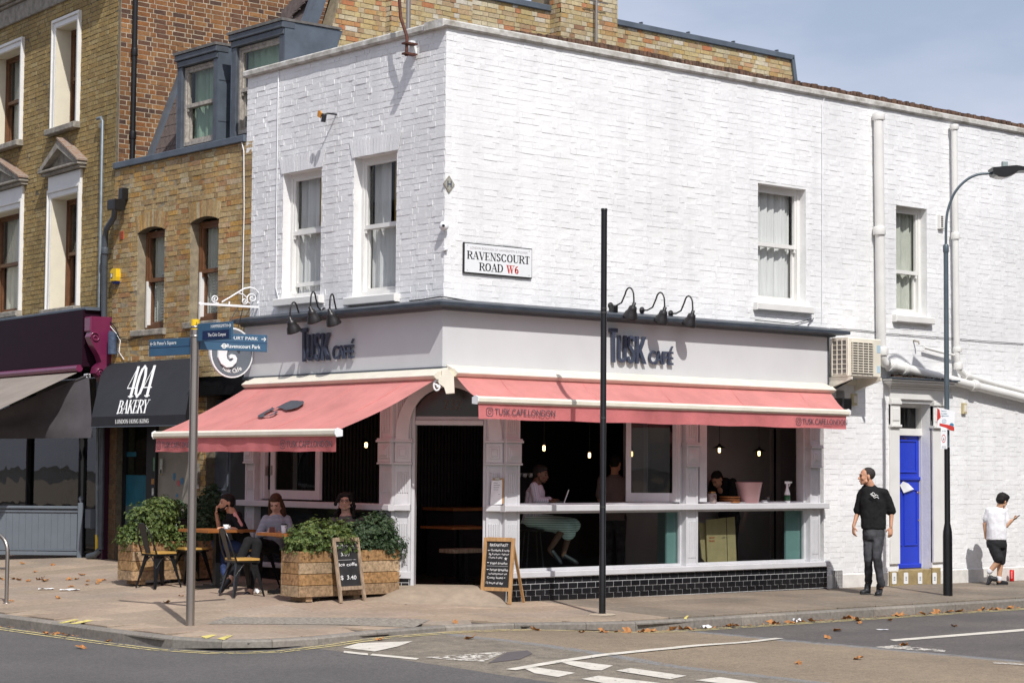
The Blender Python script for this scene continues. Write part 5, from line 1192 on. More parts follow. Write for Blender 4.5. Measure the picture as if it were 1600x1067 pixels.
# ------------------------------------------------------------------ signs and fixtures on the cafe
np_ = [FR.px(x,y,.03) for x,y in ((724.5,379),(831.5,388),(831,434.5),(723,427.5))]
ua,ub = np_[0][0],np_[1][0];va,vb = (np_[2][1]+np_[3][1])/2,(np_[0][1]+np_[1][1])/2
nm = root('street_name_plate',FR.p(ua,va,0),'white street name plate reading Ravenscourt Road W6, black rim, near the building corner','street sign')
g = MB();g.box(FR,ua,ub,va,vb,.012,.034,.006);g.build('rim',M['blackm'],nm)
g = MB();g.box(FR,ua+.014,ub-.014,va+.014,vb-.014,.0345,.038);g.build('plate',M['whitep'],nm)
wd_ = ub-ua;ht = vb-va;pf = flat(FR,.0385)
g = MB();serif(g,pf,'RAVENSCOURT',ua+wd_*.045,va+ht*.47,ht*.255,width=wd_*.91,thick=.17);serif(g,pf,'ROAD',ua+wd_*.22,va+ht*.12,ht*.255,width=wd_*.345,thick=.17);g.build('lettering',M['print_b'],nm)
g = MB();serif(g,pf,'W6',ua+wd_*.62,va+ht*.12,ht*.255,width=wd_*.175,thick=.19);g.build('postcode',M['print_r'],nm)
g = MB();text(g,pf,'LONDON BOROUGH OF HAMMERSMITH & FULHAM',ua+wd_*.09,va+ht*.80,ht*.075,width=wd_*.83,depth=.0005);g.build('borough_line',mat('faint print',(.35,.33,.34),.7),nm)
g = MB()
for a in (.05,.95):
    for c_ in (.1,.9): g.lathe(FR.p(ua+wd_*a,va+ht*c_,.038),[(.007,0),(.006,.003)],8,FR.N)
g.build('screws',M['steel'],nm)
u,v = FR.px(702,288,.02);hp = root('hydrant_plate',FR.p(u,v,0),'small diamond shaped hydrant plate with a blue H by the top of the corner','sign')
r = .105;g = MB();g.prism(FR,[(u-r*.85,v),(u,v-r),(u+r*.85,v),(u,v+r)],.004,.020);g.build('rim',M['stone'],hp);r = .085
g = MB();g.prism(FR,[(u-r*.85,v),(u,v-r),(u+r*.85,v),(u,v+r)],.0205,.024);g.build('plate',mat('aged enamel',(.36,.36,.31),.4,0,.1,30),hp)
g = MB();g.box(FR,u-.033,u-.018,v-.04,v+.04,.0245,.026);g.box(FR,u+.018,u+.033,v-.04,v+.04,.0245,.026);g.box(FR,u-.018,u+.018,v-.008,v+.008,.0245,.026);g.build('letter',M['navy'],hp)
# corner camera and brackets
cp_ = root('dome_camera',(0,0,FR.px(692,355)[1]),'small white dome camera on the building corner','camera')
z = FR.px(692,354)[1];g = MB();g.lathe((-.03,-.03,z),[(.0,-.02),(.055,-.01),(.06,.03),(.045,.06),(.0,.08)],14,(-.7,-.7,0));g.build('dome',M['whitep'],cp_);g = MB();g.lathe((-.085,-.085,z),[(.018,-.01),(.018,.004),(.0,.008)],10,(-.7,-.7,0));g.build('lens',M['blackm'],cp_)
g = MB();u,v = FL.px(692,385)[0],FR.px(692,382)[1];g.box(FR,-.03,.02,z-.30,z-.26,.0,.05,.01);g.build('cable_gland',M['whitep'],cp_)
u,v = FL.px(519,183,.04);br_ = root('wall_bracket',FL.p(u,v,0),'small rusty orange and black bracket high on the white street front','bracket')
g = MB();g.tube([FL.p(u+.05,v+.03,0),FL.p(u+.04,v+.03,.14),FL.p(u-.02,v+.00,.20)],.012,8);g.build('arm',M['blackm'],br_)
g = MB();g.prism(FL,[(u-.10,v+.0),(u-.04,v-.03),(u-.01,v+.03),(u-.05,v+.07),(u-.09,v+.07)],.19,.21);g.build('orange_cap',mat('orange plastic',(.60,.25,.03),.5),br_)
g = MB();g.prism(FL,[(u-.03,v-.08),(u+.02,v-.09),(u+.05,v+.0),(u+.0,v+.03)],.16,.20);g.build('black_clip',M['blackm'],br_)
# aerial mast
P = [fpt(FL,624,-60,.20),fpt(FL,624,0,.20),fpt(FL,626,28,.20),fpt(FL,634,52,.20),fpt(FL,636,60,.20),fpt(FL,635,88,.20)]
P[0].z = 9.9
ms_ = root('aerial_mast',P[-1],'bent rusty aerial mast bolted to the parapet near the corner','mast')
g = MB();g.tube(P,.021,8);g.build('pole',M['rust'],ms_)
u,v = FL.px(643,77,.06);g = MB();g.box(FL,u-.035,u+.04,v-.09,v+.10,.0,.10,.01);g.build('mount',M['whitep'],ms_)
g = MB();u,v = FL.px(635,77,.2)
for dz in (-.06,.07): g.box(FL,u-.05,u+.05,v+dz-.01,v+dz+.012,.06,.24)
g.build('clamp',M['rust'],ms_)
g = MB();zz = 8.95
g.tube([P[0]+Vector((0,-.5,-.3)),P[0]+Vector((0,.7,-.3))],.012,6)
for k in range(7): q = P[0]+Vector((0,-.45+k*.17,-.3));g.tube([q-Vector((.22-k*.015,0,0)),q+Vector((.22-k*.015,0,0))],.005,5)
g.tube([P[0]-Vector((0,0,.2)),P[0]+Vector((0,0,.1))],.02,6)
g.build('aerial',M['steel'],ms_)
p2_ = [on(645,-30,0,.5),on(645.5,43,0,.5)];
g = MB();g.tube([Vector((.42,p2_[1].y,9.8)),Vector((.42,p2_[1].y,7.1))],.03,8);tag(g.build('vent_pipe',M['steel']),'pale grey vent pipe rising behind the parapet beside the rusty mast','pipe')
a = on(932,-5,1,4.05);g = MB();g.tube([Vector((on(931,65,1,4.05).x,4.05,7.4)),Vector((a.x,4.05,9.6))],.022,8);g.tube([Vector((a.x-.25,4.05,on(931,3,1,4.05).z)),Vector((a.x+.25,4.05,on(931,3,1,4.05).z))],.01,6);tag(g.build('stack_aerial',M['steel']),'thin aerial pole strapped to the tall chimney stack','mast')

# TUSK CAFE raised letters
def tusk(fr,x0,x1,ybase_l,ybase_r,label):
    u0,v0 = fr.px(x0,ybase_l,fn);u1,v1 = fr.px(x1,ybase_r,fn);o = root('fascia_letters',fr.p(u0,v0,fn),label,'sign letters')
    Wd = u1-u0;h = .36;st = .055;pf = flat(fr,fn+.02);v = v0
    def stroke(pts,w,name='letter'): pass
    def poly(P,H,U0): g.prism(fr,[(U0+x*H,v+y*H) for x,y in P],fn+.018,fn+.055)
    g = MB();S = h;U0 = u0
    poly([(.0,1.24),(.0,1.10),(.11,1.08),(.13,0),(.27,0),(.25,1.08),(.38,1.10),(.38,1.24)],S,U0);g.build('letter',M['navy'],o)
    def ring(pts,w,U0):
        n = len(pts);L = [];R = []
        for i,p in enumerate(pts):
            p = Vector(p);t = (Vector(pts[min(i+1,n-1)])-Vector(pts[max(i-1,0)])).normalized();nn = Vector((-t.y,t.x))*w/2;L.append(p+nn);R.append(p-nn)
        for i in range(n-1):
            q = [R[i],R[i+1],L[i+1],L[i]];g.add([fr.p(U0+a.x*S,v+a.y*S,k) for k in (fn+.018,fn+.055) for a in q],[(4,5,6,7),(0,3,2,1),(0,1,5,4),(2,3,7,6)] + ([(3,0,4,7)] if i == 0 else []) + ([(1,2,6,5)] if i == n-2 else []))
    g = MB();ring([(.48,1.0),(.47,.5),(.47,.28)]+[(.62+.15*math.cos(a),.21+.14*math.sin(a)) for a in [math.pi*(1+.1*i) for i in range(11)]]+[(.77,.5),(.78,1.0)],.12,U0);g.build('letter',M['navy'],o)
    g = MB();ring([(1.20,.80),(1.19,.92),(1.08,.96),(.97,.92),(.93,.80),(.95,.66),(1.06,.54),(1.17,.42),(1.21,.26),(1.18,.12),(1.06,.05),(.95,.10),(.91,.24)],.125,U0);g.build('letter',M['navy'],o)
    g = MB();poly([(1.32,0),(1.45,0),(1.45,1.0),(1.32,1.0)],S,U0);poly([(1.451,.46),(1.68,1.0),(1.82,1.0),(1.58,.52),(1.84,0),(1.68,0),(1.451,.44)],S,U0);g.build('letter',M['navy'],o)
    for ch,a,b in (('C',2.0,.40),('A',2.33,.42),('F',2.70,.30),('E',2.99,.30)):
        g = MB();vs,fs = glyphs(ch,.012,.5);xx0 = min(q[0] for q in vs);xx1 = max(q[0] for q in vs);ch_ = .175
        g.add([fr.p(U0+a*S+(q[0]-xx0)/(xx1-xx0)*b*S*.88,v+.01+q[1]*ch_/.7,fn+.018+(q[2]+.5)*.03) for q in vs],fs);g.build('letter',M['navy'],o)
    g = MB();g.prism(fr,[(U0+3.10*S,v+.205),(U0+3.16*S,v+.20),(U0+3.27*S,v+.255),(U0+3.20*S,v+.26)],fn+.018,fn+.04);g.build('accent',M['navy'],o)
    return o
tusk(FL,474,580,565.5,560,'dark blue raised cafe name letters on the shaded street-front fascia')
tusk(FR,949,1076,566,575,'dark blue raised cafe name letters on the sunlit side-road fascia')

# goose-neck lamps
def gooseneck(fr,wx,wy,hx,hy,side,label):
    n2 = .40;u0,v0 = fr.px(wx,wy,.02);u1,v1 = fr.px(hx,hy,n2+.02);o = root('gooseneck_lamp',fr.p(u0,v0,0),label,'wall lamp','goose-neck lamps over the cafe fascia')
    v0 = v1+.09;
    g = MB();g.lathe(fr.p(u0,v0,.0),[(.045,0),(.045,.015),(.02,.025),(.018,.04)],12,fr.N)
    pts = [(u0,v0,.03),(u0+(u1-u0)*.25,v0-.005,n2*.25),(u0+(u1-u0)*.5,v0+.03,n2*.48)]
    A = [(u0+(u1-u0)*(.62+.34*(1-math.cos(a))/1.0*.56),v0+.09+.13*math.sin(a),n2*(.62+.38*(1-math.cos(a))/2)) for a in [math.pi*i/8 for i in range(1,8)]]
    pts += A + [(u1,v0+.06,n2),(u1,v1+.08,n2)]
    g.smooth = True;g.tube([fr.p(*p) for p in pts],.011,8);g.build('arm',M['lamp'],o)
    ax = (Vector((0,0,-1))*.86 - fr.N*.42 + fr.U*side*.15).normalized();c_ = fr.p(u1,v1+.085,n2)
    g = MB();g.lathe(c_,[(.001,-.03),(.024,-.028),(.026,.015),(.05,.03),(.058,.06),(.062,.085),(.085,.12),(.098,.17),(.102,.185),(.09,.182),(.06,.09),(.04,.05)],18,ax);g.build('shade',M['lamp'],o);return o
for k,(a,b,c_,d_) in enumerate(((482,494,451,508),(505,488,483,492),(532,483,513,496))): gooseneck(FL,a,b,c_,d_,-.5,('leftmost','middle','rightmost')[k]+' of the three goose-neck lamps over the street-front letters')
for k,(a,b,c_,d_) in enumerate(((955,470,992,486),(1004,476,1040,493),(1049,478,1084,498))): gooseneck(FR,a,b,c_,d_,.3,('leftmost','middle','rightmost')[k]+' of the three goose-neck lamps over the side-road letters')
u,v = FR.px(960,482,.1);g = MB();g.box(FR,u-.05,u+.05,v-.05,v+.04,.06,.13,.015);g.box(FR,u-.012,u+.012,v-.02,v+.02,0,.06);tag(g.build('floodlight',M['blackm']),'small black floodlight below the first side-road lamp','lamp')

# awnings
SEAM_PH = random.Random(2).uniform(0,6)
def awning(fr,name,label,cr0,cr1,ncas,zc,fb0,fb1,nbar,zb,sag,group):
    """cassette from u=cr0..cr1 at height zc; front bar fb0..fb1"""
    o = root(name,fr.p((cr0+cr1)/2,zc,0),label,'awning',group)
    g = MB();g.prism(Fr(fr.p(cr0,0,0),fr.N,fr.U),[(.08,zc+.09),(.08,zc-.03),(.16,zc-.07),(ncas+.06,zc-.055),(ncas+.10,zc-.02),(ncas+.02,zc+.035)],0,cr1-cr0);g.build('cassette',M['cream'],o)
    g = MB();g.prism(Fr(fr.p(cr0,0,0),fr.N,fr.U),[(ncas+.101,zc-.024),(ncas+.106,zc-.012),(ncas+.03,zc+.041),(ncas+.022,zc+.036)],0,cr1-cr0);g.build('cassette_lip',M['cream'],o)
    P0,P1 = fr.p(cr0+.03,zc-.052,ncas+.03),fr.p(cr1-.04,zc-.052,ncas+.03);Q0,Q1 = fr.p(fb0+.02,zb+.02,nbar),fr.p(fb1-.02,zb+.02,nbar)
    cl = cloth(fr,P0,P1,Q1,Q0,M['pink'],'cloth',o,sag,60,12,.007)
    for s_ in [(k+.5)/(5 if fr is FR else 4) for k in range(5 if fr is FR else 4)]:
        P_ = P0.lerp(P1,s_);Q_ = Q0.lerp(Q1,s_);g = MB();g.tube([P_.lerp(Q_,t/8)+Vector((0,0,.002-sag*math.sin(math.pi*t/8)*(1+.3*math.sin(s_*5+SEAM_PH)))) for t in range(9)],.003,5);g.build('seam',M['pink'],cl)
    g = MB();sd_ = Fr(fr.p(fb0,0,0),fr.N,fr.U);n = nbar
    g.prism(sd_,[(n-.05,zb-.03),(n+.02,zb-.045),(n+.045,zb-.02),(n+.045,zb+.02),(n+.01,zb+.045),(n-.05,zb+.02)],0,fb1-fb0);fbar = g.build('front_bar',M['cream'],o)
    g = MB()
    for s0 in (-.015,fb1-fb0): g.prism(Fr(fr.p(fb0,0,0),fr.N,fr.U),[(n-.06,zb-.045),(n+.03,zb-.055),(n+.055,zb-.02),(n+.055,zb+.03),(n+.01,zb+.055),(n-.06,zb+.03)],s0,s0+.015)
    g.build('bar_end_cap',M['whitep'],fbar)
    g = MB();g.smooth = True;vs = [];K = 90;hv = .185
    for j in range(5):
        for i in range(K+1):
            s = i/K;u_ = fb0+.03+(fb1-fb0-.06)*s;vs.append(fr.p(u_,zb-.042-hv*j/4+.004*math.sin(s*37)*(j/4),n+.005+.010*math.sin(s*23+1)*(j/4)+.006*math.sin(s*71)*(j/4)))
    g.add(vs,[(j*(K+1)+i,(j+1)*(K+1)+i,(j+1)*(K+1)+i+1,j*(K+1)+i+1) for j in range(4) for i in range(K)]);vl = g.build('valance',M['pinkv'],o)
    # folding arms under the cloth
    for (s0,sgn) in ((.12,1),(.88,-1)):
        a = fr.p(cr0+(cr1-cr0)*s0,zc-.12,ncas);c_ = fr.p(fb0+(fb1-fb0)*s0,zb-.03,nbar-.05);e = (a+c_)/2 + fr.U*sgn*.45-Vector((0,0,.16))
        g = MB();g.beam(a,e,.05,.035);g.beam(e,c_,.045,.035);g.build('folding_arm',M['cream'],o)
    return o,vl,n,zb
def insta(b,pf,u,v,s):
    """rounded camera outline"""
    def ring(pts,w,m=8):
        for i in range(len(pts)):
            a = Vector(pts[i]);b_ = Vector(pts[(i+1) % len(pts)]);d = b_-a;n = Vector((-d.y,d.x)).normalized()*w/2
            b.add([pf(*(p),k) for k in (0,.0008) for p in (a-n,b_-n,b_+n,a+n)],[(4,5,6,7),(0,3,2,1),(0,1,5,4),(2,3,7,6)])
    c = s*.28;pts = []
    for cx_,cy_,a0_ in ((1,1,0),(-1,1,90),(-1,-1,180),(1,-1,270)):
        for k in range(4): a_ = math.radians(a0_+k*30);pts.append((u+cx_*(s/2-c)+c*math.cos(a_),v+cy_*(s/2-c)+c*math.sin(a_)))
    ring(pts,s*.08);ring([(u+s*.24*math.cos(t*math.pi/6),v+s*.24*math.sin(t*math.pi/6)) for t in range(12)],s*.07);ring([(u+s*.3+s*.03*math.cos(t*math.pi/2),v+s*.3+s*.03*math.sin(t*math.pi/2)) for t in range(4)],s*.04)
NR = .80;zbR = (FR.px(752,621,NR)[1]+FR.px(1322,648,NR)[1])/2
aR,vR,nR,zR = awning(FR,'retractable_awning','half-opened pink awning over the side-road shop windows, with a cream front bar',FR.px(707,585,.2)[0],FR.px(1298,608,.2)[0],.20,FR.px(1000,594,.25)[1],FR.px(744,620,NR)[0],FR.px(1324,648,NR)[0],NR,zbR,.03,None)
NL = 1.45;zbL = (FL.px(245,683,NL)[1]+FL.px(525,671,NL)[1])/2
aL,vL,nL,zL = awning(FL,'retractable_awning','fully opened pink awning over the outdoor tables, printed with a grey elephant',FL.px(387,603,.2)[0],FL.px(688,586,.2)[0],.20,FL.px(540,592,.25)[1],FL.px(243,683,NL)[0],FL.px(528,671,NL)[0],NL,zbL,.05,None)
for (fr,x0,x1,n,zb,vl) in ((FR,758,866,nR,zR,vR),(FR,1242,1322,nR,zR,vR),(FL,247,308,nL,zL,vL),(FL,440,521,nL,zL,vL)):
    u0 = fr.px(x0,640 if fr is FR else 686,n)[0];u1 = fr.px(x1,640 if fr is FR else 686,n)[0];pf = flat(fr,n+.020);g = MB();w_ = u1-u0;v = zb-.042-.14
    insta(g,pf,u0+.055,v+.042,.10);text(g,pf,'TUSK.CAFE.LONDON',u0+.135,v+.008,.078,width=w_-.135,bold=0,depth=.0008);g.build('valance_print',M['print'],vl)
# tusker silhouette printed on the open awning, laid on the cloth
def on_cloth(s,t,dz=.006):
    cr0,cr1 = FL.px(387,603,.2)[0],FL.px(688,586,.2)[0];zc = FL.px(540,592,.25)[1];fb0,fb1 = FL.px(243,683,NL)[0],FL.px(528,671,NL)[0]
    P0,P1 = FL.p(cr0+.03,zc-.052,.23),FL.p(cr1-.04,zc-.052,.23);Q0,Q1 = FL.p(fb0+.02,zbL+.02,NL),FL.p(fb1-.02,zbL+.02,NL)
    p = P0.lerp(P1,s).lerp(Q0.lerp(Q1,s),t);p.z += dz - .05*math.sin(math.pi*t)*(1+.3*math.sin(s*5+1)) ;return p
def inv_cloth(px,py):
    best = None;r_ = ray(px,py)
    s,t = .5,.5
    for _ in range(60):
        def pr(s,t):
            q = on_cloth(s,t)-CAM;d = q.dot(_d);return Vector((800+FPX*q.dot(_r)/d,533.5-FPX*q.dot(_u)/d))
        f0 = pr(s,t);e = Vector((px,py))-f0;ds = (pr(s+.001,t)-f0)/.001;dt = (pr(s,t+.001)-f0)/.001;det = ds.x*dt.y-ds.y*dt.x
        s += (e.x*dt.y-e.y*dt.x)/det*.7;t += (ds.x*e.y-ds.y*e.x)/det*.7
    return s,t
Z6 = 270/1440
def em(pts,nm_):
    g = MB();P = [on_cloth(*inv_cloth(390+x*Z6,600+y*Z6),dz=.022) for x,y in pts];k = len(P);dn = Vector((0,0,-.001));g.add(P,[tuple(range(k))]);me = g.build(nm_,M['print'],aL);return me
em([(215,208),(300,165),(345,146),(395,146),(418,150),(445,150),(453,158),(448,175),(400,205),(350,218),(305,226),(285,222),(270,212)],'elephant_print')
em([(66,272),(105,250),(150,225),(178,212),(188,198),(194,208),(215,214),(200,222),(165,234),(125,256),(118,268),(140,276),(100,286),(74,284)],'elephant_print')
em([(122,270),(160,268),(196,256),(214,244),(208,238),(196,246),(182,246),(184,240),(206,234),(238,236),(232,246),(214,258),(180,272),(145,276)],'elephant_print')
# end bracket and crank gear between the awnings
g = MB();u,v = FR.px(700,600,.22)
fE = Fr((0,0,0),_r0 if False else Vector((_r.x,_r.y,0)),-Vector((_d.x,_d.y,0)))
q = root('awning_end_casting',FR.p(u,v,.2),'big cream end casting with a crank ring where the two awnings meet','bracket')
pc = [(690,578),(700,576),(709,587),(710,614),(697,615),(694,605),(686,599),(684,592),(690,586)]
Pp = [fE.px(x,y,0) for x,y in pc]
dn0 = .30 - (-0);base = Vector((-.12,-.12,0));fE2 = Fr(base,fE.U,fE.N);Pp = [fE2.px(x,y,.12) for x,y in pc];g.prism(fE2,Pp,-.05,.12);g.build('casting',M['cream'],q)
g = MB();u,v = fE2.px(682.5,602,.10);g.tube([fE2.p(u+.038*math.cos(t*math.pi/8),v+.062*math.sin(t*math.pi/8),.10) for t in range(17)],.012,8,False);g.tube([fE2.p(u-.03,v+.02,.10),fE2.p(u+.03,v-.01,.10)],.012,6);g.obox(fE2.p(u+.012,v-.008,.10),(fE2.U,fE2.Z,fE2.N),(.013,.016,.015));g.build('crank_ring',M['whitep'],q)

# hanging sign with scroll bracket at the far end of the street front
zs = 3.62
bx = root('hanging_sign_bracket',FL.p(FL.px(404,480,0)[0],FL.px(404,480,0)[1],0),'white wrought iron scroll bracket above the round hanging sign','bracket')
ps = lambda x,y: PS.p(*PS.px(x,y,0),0)
y0_ = -FL.px(404,480,.0)[0];PS = Fr((0,y0_,0),(1,0,0),(0,-1,0))
PS2 = Fr((0,y0_,0),Vector((-.80,.60,0)) if False else (-1,0,0),(0,-1,0))
def hx(x,y): p_ = on(x,y,1,y0_+.0);return Vector((p_.x,y0_,p_.z))
Q = [(x,y) for x,y in ((313,474.5),(405,480))]
# the arm leaves the wall towards the street, so its line on the picture runs away to the left
a_,b_ = hx(313,474.5),hx(405,480)
def hb(x,y):                           # point in the bracket's upright plane
    return hx(x,y)
k_ = abs(b_.x-a_.x)
g = MB();g.beam(a_,b_,.022,.03);g.obox(a_,((1,0,1),(0,1,0),(-1,0,1)),(.02,.01,.02));g.obox(hb(405,484),((1,0,0),(0,1,0),(0,0,1)),(.02,.03,.22));g.build('arm',M['whitep'],bx)
def curve(P,r_=.009): g.tube([hb(220+x/5.93,440+y/5.93) for x,y in P],r_,6)
g = MB();curve([(750,190),(820,150),(900,100),(960,65),(1010,55),(1060,70),(1095,110),(1100,160),(1080,205)],.012)
def spiral(cx,cy,r0,a0,turns,d=1):
    return [(cx+r0*(1-i/(turns*12)*.85)*math.cos(a0+d*i*math.pi/6),cy+r0*(1-i/(turns*12)*.85)*math.sin(a0+d*i*math.pi/6)) for i in range(int(turns*12)+1)]
curve(spiral(690,160,38,1.2,1.6,1));curve(spiral(1030,155,52,2.0,1.6,1));curve(spiral(962,180,30,0,1.5,1));curve([(720,200),(690,196),(672,180)]);curve([(900,105),(950,120),(985,150),(990,190)]);g.tube([hb(358.5,471),hb(358,477)],.012,6)
g.build('scrollwork',M['whitep'],bx)
hs = root('round_hanging_sign',hb(360,552),'round grey hanging sign with a white spiral tusk, half hidden by the blue finger sign','sign')
cc = hb(361,552);ex = hb(395,552)
fz_ = Fr((cc.x,cc.y,0),(1,0,0),(0,-1,0));R0 = abs(fz_.px(395.5,552)[0]);cz = cc.z
R0 = .5*(abs(fz_.px(395.5,552)[0])+abs(fz_.px(326,552)[0]));
Rz = abs(fz_.px(361,589)[1]-fz_.px(361,513)[1])/2;cz = (fz_.px(361,589)[1]+fz_.px(361,513)[1])/2;uo = (fz_.px(395.5,552)[0]+fz_.px(326,552)[0])/2
Rr = (R0+Rz)/2
def disc(r0_,r1_,n0,n1,m,nm_,par=hs):
    g = MB();K = 40;o_ = [(uo+r0_*math.cos(2*math.pi*i/K),cz+r0_*math.sin(2*math.pi*i/K)) for i in range(K)];g.prism(fz_,o_,n0,n1);return g.build(nm_,M[m],par)
disc(Rr,0,-.02,.02,'whitep','rim');disc(Rr*.93,0,.0205,.026,'greyp','face')
g = MB();z7 = 5.93
def face(x,y): return fz_.px(220+x/z7,440+y/z7,.04)
A = [(715,640),(712,700),(740,760),(790,795),(840,790),(880,750),(888,710),(870,680),(840,672),(815,690),(820,715),(845,705),(858,720),(845,735),(820,738),(795,715),(790,680),(800,630),(830,600),(880,610),(900,640),(915,640),(920,600),(880,560),(800,555),(740,585)]
g.prism(fz_,[face(x,y) for x,y in A][::-1] if False else [face(x,y) for x,y in A],.0265,.055);g.build('spiral_tusk',M['whitep'],hs)
g = MB();txt = 'Tusk Cafe'
for i,ch in enumerate(txt):
    if ch == ' ': continue
    a_ = math.radians(-122+i*64/8);vs,fs = glyphs(ch,.01,.5);s_ = .085;cx_,cy_ = uo+Rr*.80*math.cos(a_),cz+Rr*.80*math.sin(a_);rot_ = a_+math.pi/2;x0_ = (min(q[0] for q in vs)+max(q[0] for q in vs))/2
    g.add([fz_.p(cx_+((q[0]-x0_)*math.cos(rot_)-q[1]*math.sin(rot_))*s_,cy_+((q[0]-x0_)*math.sin(rot_)+q[1]*math.cos(rot_))*s_,.027+(q[2]+.5)*.002) for q in vs],fs)
g.build('lettering',M['print_w'],hs)
g = MB();g.tube([fz_.p(uo-.1,cz+Rr*.95,0),hb(372,480)],.006,6);g.tube([fz_.p(uo+.1,cz+Rr*.95,0),hb(380,480)],.006,6);g.build('hanger',M['blackm'],hs)

# bakery awning
ba = root('bakery_awning',FL.p(-7,3.1,0),'black sloping awning lettered 404 Bakery in white','awning')
nb = .80
a_,b_ = FL.px(161,569.5,.03),FL.px(304,562.5,.03);c_,d_ = FL.px(143,651,nb),FL.px(290,648,nb)
ua_,ub_ = -8.12,(b_[0]+d_[0])/2+.12;zt1 = (a_[1]+b_[1])/2+.02;zb1 = (c_[1]+d_[1])/2;zv1 = FL.px(143,667,nb)[1]
ua_ = c_[0]
ub_ = d_[0] + .0
P = [(ua_,zt1,.03),(FL.px(304,562,.03)[0],zt1,.03),(ub_,zb1,nb),(ua_,zb1,nb)]
P[0] = (FL.px(161,569,.03)[0],zt1,.03)
sl0,sl1 = P[0],P[1]
g = MB();g.add([FL.p(*p) for p in P],[(3,2,1,0)]);g.add([FL.p(P[1][0],zt1,.03),FL.p(ub_,zb1,nb),FL.p(ub_,zv1,nb),FL.p(P[1][0]+.0,zv1,.03)],[(0,1,2,3)]);g.add([FL.p(P[0][0],zt1,.03),FL.p(ua_,zb1,nb),FL.p(ua_,zv1,nb),FL.p(P[0][0],zv1,.03)],[(3,2,1,0)])
g.build('cloth',M['blackc'],ba)
g = MB();g.add([FL.p(ua_,zb1-.002,nb),FL.p(ub_,zb1-.002,nb),FL.p(ub_,zv1,nb+.005),FL.p(ua_,zv1,nb+.005)],[(3,2,1,0)]);g.build('valance',M['blackc'],ba)
g = MB();g.tube([FL.p(ua_,zv1-.005,nb+.005),FL.p(ub_,zv1-.005,nb+.005)],.007,6);g.build('hem_bar',M['lead'],ba)
def slope(u,w,k):          # u across, w up along the slope
    t = w;A_ = Vector(FL.p(P[3][0],zb1,nb)).lerp(FL.p(P[0][0],zt1,.03),t);B_ = Vector(FL.p(P[2][0],zb1,nb)).lerp(FL.p(P[1][0],zt1,.03),t)
    nrm = (FL.N*(zt1-zb1)+Vector((0,0,nb-.03))).normalized();return A_.lerp(B_,u)+nrm*(k+.003)
g = MB();serif(g,slope,'404',.325,.335,.57,width=.275,thick=.17,thin=.035,depth=.001,shear=.16,sp=-.06,ser=.09)
serif(g,slope,'BAKERY',.275,.045,.235,width=.325,thick=.17,thin=.045,depth=.001,shear=.12,sp=-.01,ser=.06);
vf = lambda u,v,k: FL.p(ua_+(ub_-ua_)*u,zv1+(zb1-zv1)*v,nb+.006+k)
serif(g,vf,'LONDON-HONG KONG',.27,.28,.40,width=.36,thick=.19,thin=.07,depth=.001,sp=.03,ser=.05);g.build('lettering',M['print_w'],ba)

# air conditioning unit
ac = root('air_conditioner',FR.p(*FR.px(1340,590,.3),.3),'cream wall mounted air conditioning unit above the end of the side-road awning','air conditioner')
n0,n1 = .14,.46;ua,_v = FR.px(1326,560,n1);ub = FR.px(1377,560,n1)[0];vt = (FR.px(1326,527,n1)[1]+FR.px(1377,530,n1)[1])/2;vb = (FR.px(1326,588,n1)[1]+FR.px(1377,590,n1)[1])/2
g = MB();g.box(FR,ua,ub,vb,vt,n0,n1,.015);g.build('housing',M['cream'],ac)
g = MB();
gu0,gu1 = ua+.06,ua+(ub-ua)*.72
g.box(FR,gu0,gu1,vb+.05,vt-.06,n1+.0005,n1+.003);g.build('fan_recess',mat('fan recess',(.12,.11,.10),.8),ac)
g = MB();z = vb+.055
while z < vt-.07: g.box(FR,gu0,gu1,z,z+.014,n1+.0035,n1+.022);z += .036
for k in range(5): uu = gu0+(gu1-gu0)*k/4;g.box(FR,uu-.005,uu+.005,vb+.05,vt-.06,n1+.0225,n1+.03)
g.build('grille',M['cream'],ac)
se = Fr(FR.p(ua,0,0),(0,1,0),(-1,0,0));g = MB();g.box(se,-n1+.02,-n0-.01,vb+.03,vt-.03,.0005,.003);g.build('side_vent',mat('side vent recess',(.15,.14,.13),.8),ac)
se = Fr((FR.p(ua,0,0)),(0,1,0),(-1,0,0));g = MB()
for k in range(4): y_ = -n1+.03+k*(n1-n0-.05)/3;g.box(se,y_-.008,y_+.008,vb+.02,vt-.02,.0035,.012)
for k in range(8): z = vb+.04+k*(vt-vb-.08)/7;g.box(se,-n1+.02,-n0-.01,z-.005,z+.005,.0035,.010)
g.build('side_guard',M['cream'],ac)
g = MB();g.box(FR,ub-.10,ub-.02,vt-.20,vt-.09,n1+.0005,n1+.003);g.box(FR,ub-.10,ub-.03,vb+.07,vb+.17,n1+.0005,n1+.003);g.build('rating_label',mat('pale blue label',(.45,.60,.68),.5),ac)
g = MB()
for uu in (ua+.02,ub-.06): g.prism(Fr(FR.p(uu,0,0),FR.N,FR.U),[(0,vb-.16),(.03,vb-.18),(.49,vb-.04),(.49,vb-.004),(0,vb-.004)],0,.035)
g.box(FR,ua-.12,ub+.02,vb-.10,vb-.02,.005,.05);g.build('wall_bracket',M['cream'],ac)
g = MB();g.box(FR,ua-.14,ua-.05,vb-.1,vt-.12,.0,.06,.01);g.build('trunking',M['cream'],ac)
g = MB();g.beam(FR.p(ua+.02,vb-.22,.06),FR.p(ua+.22,vb-.03,.33),.03,.03);g.build('strut',M['blackm'],ac)
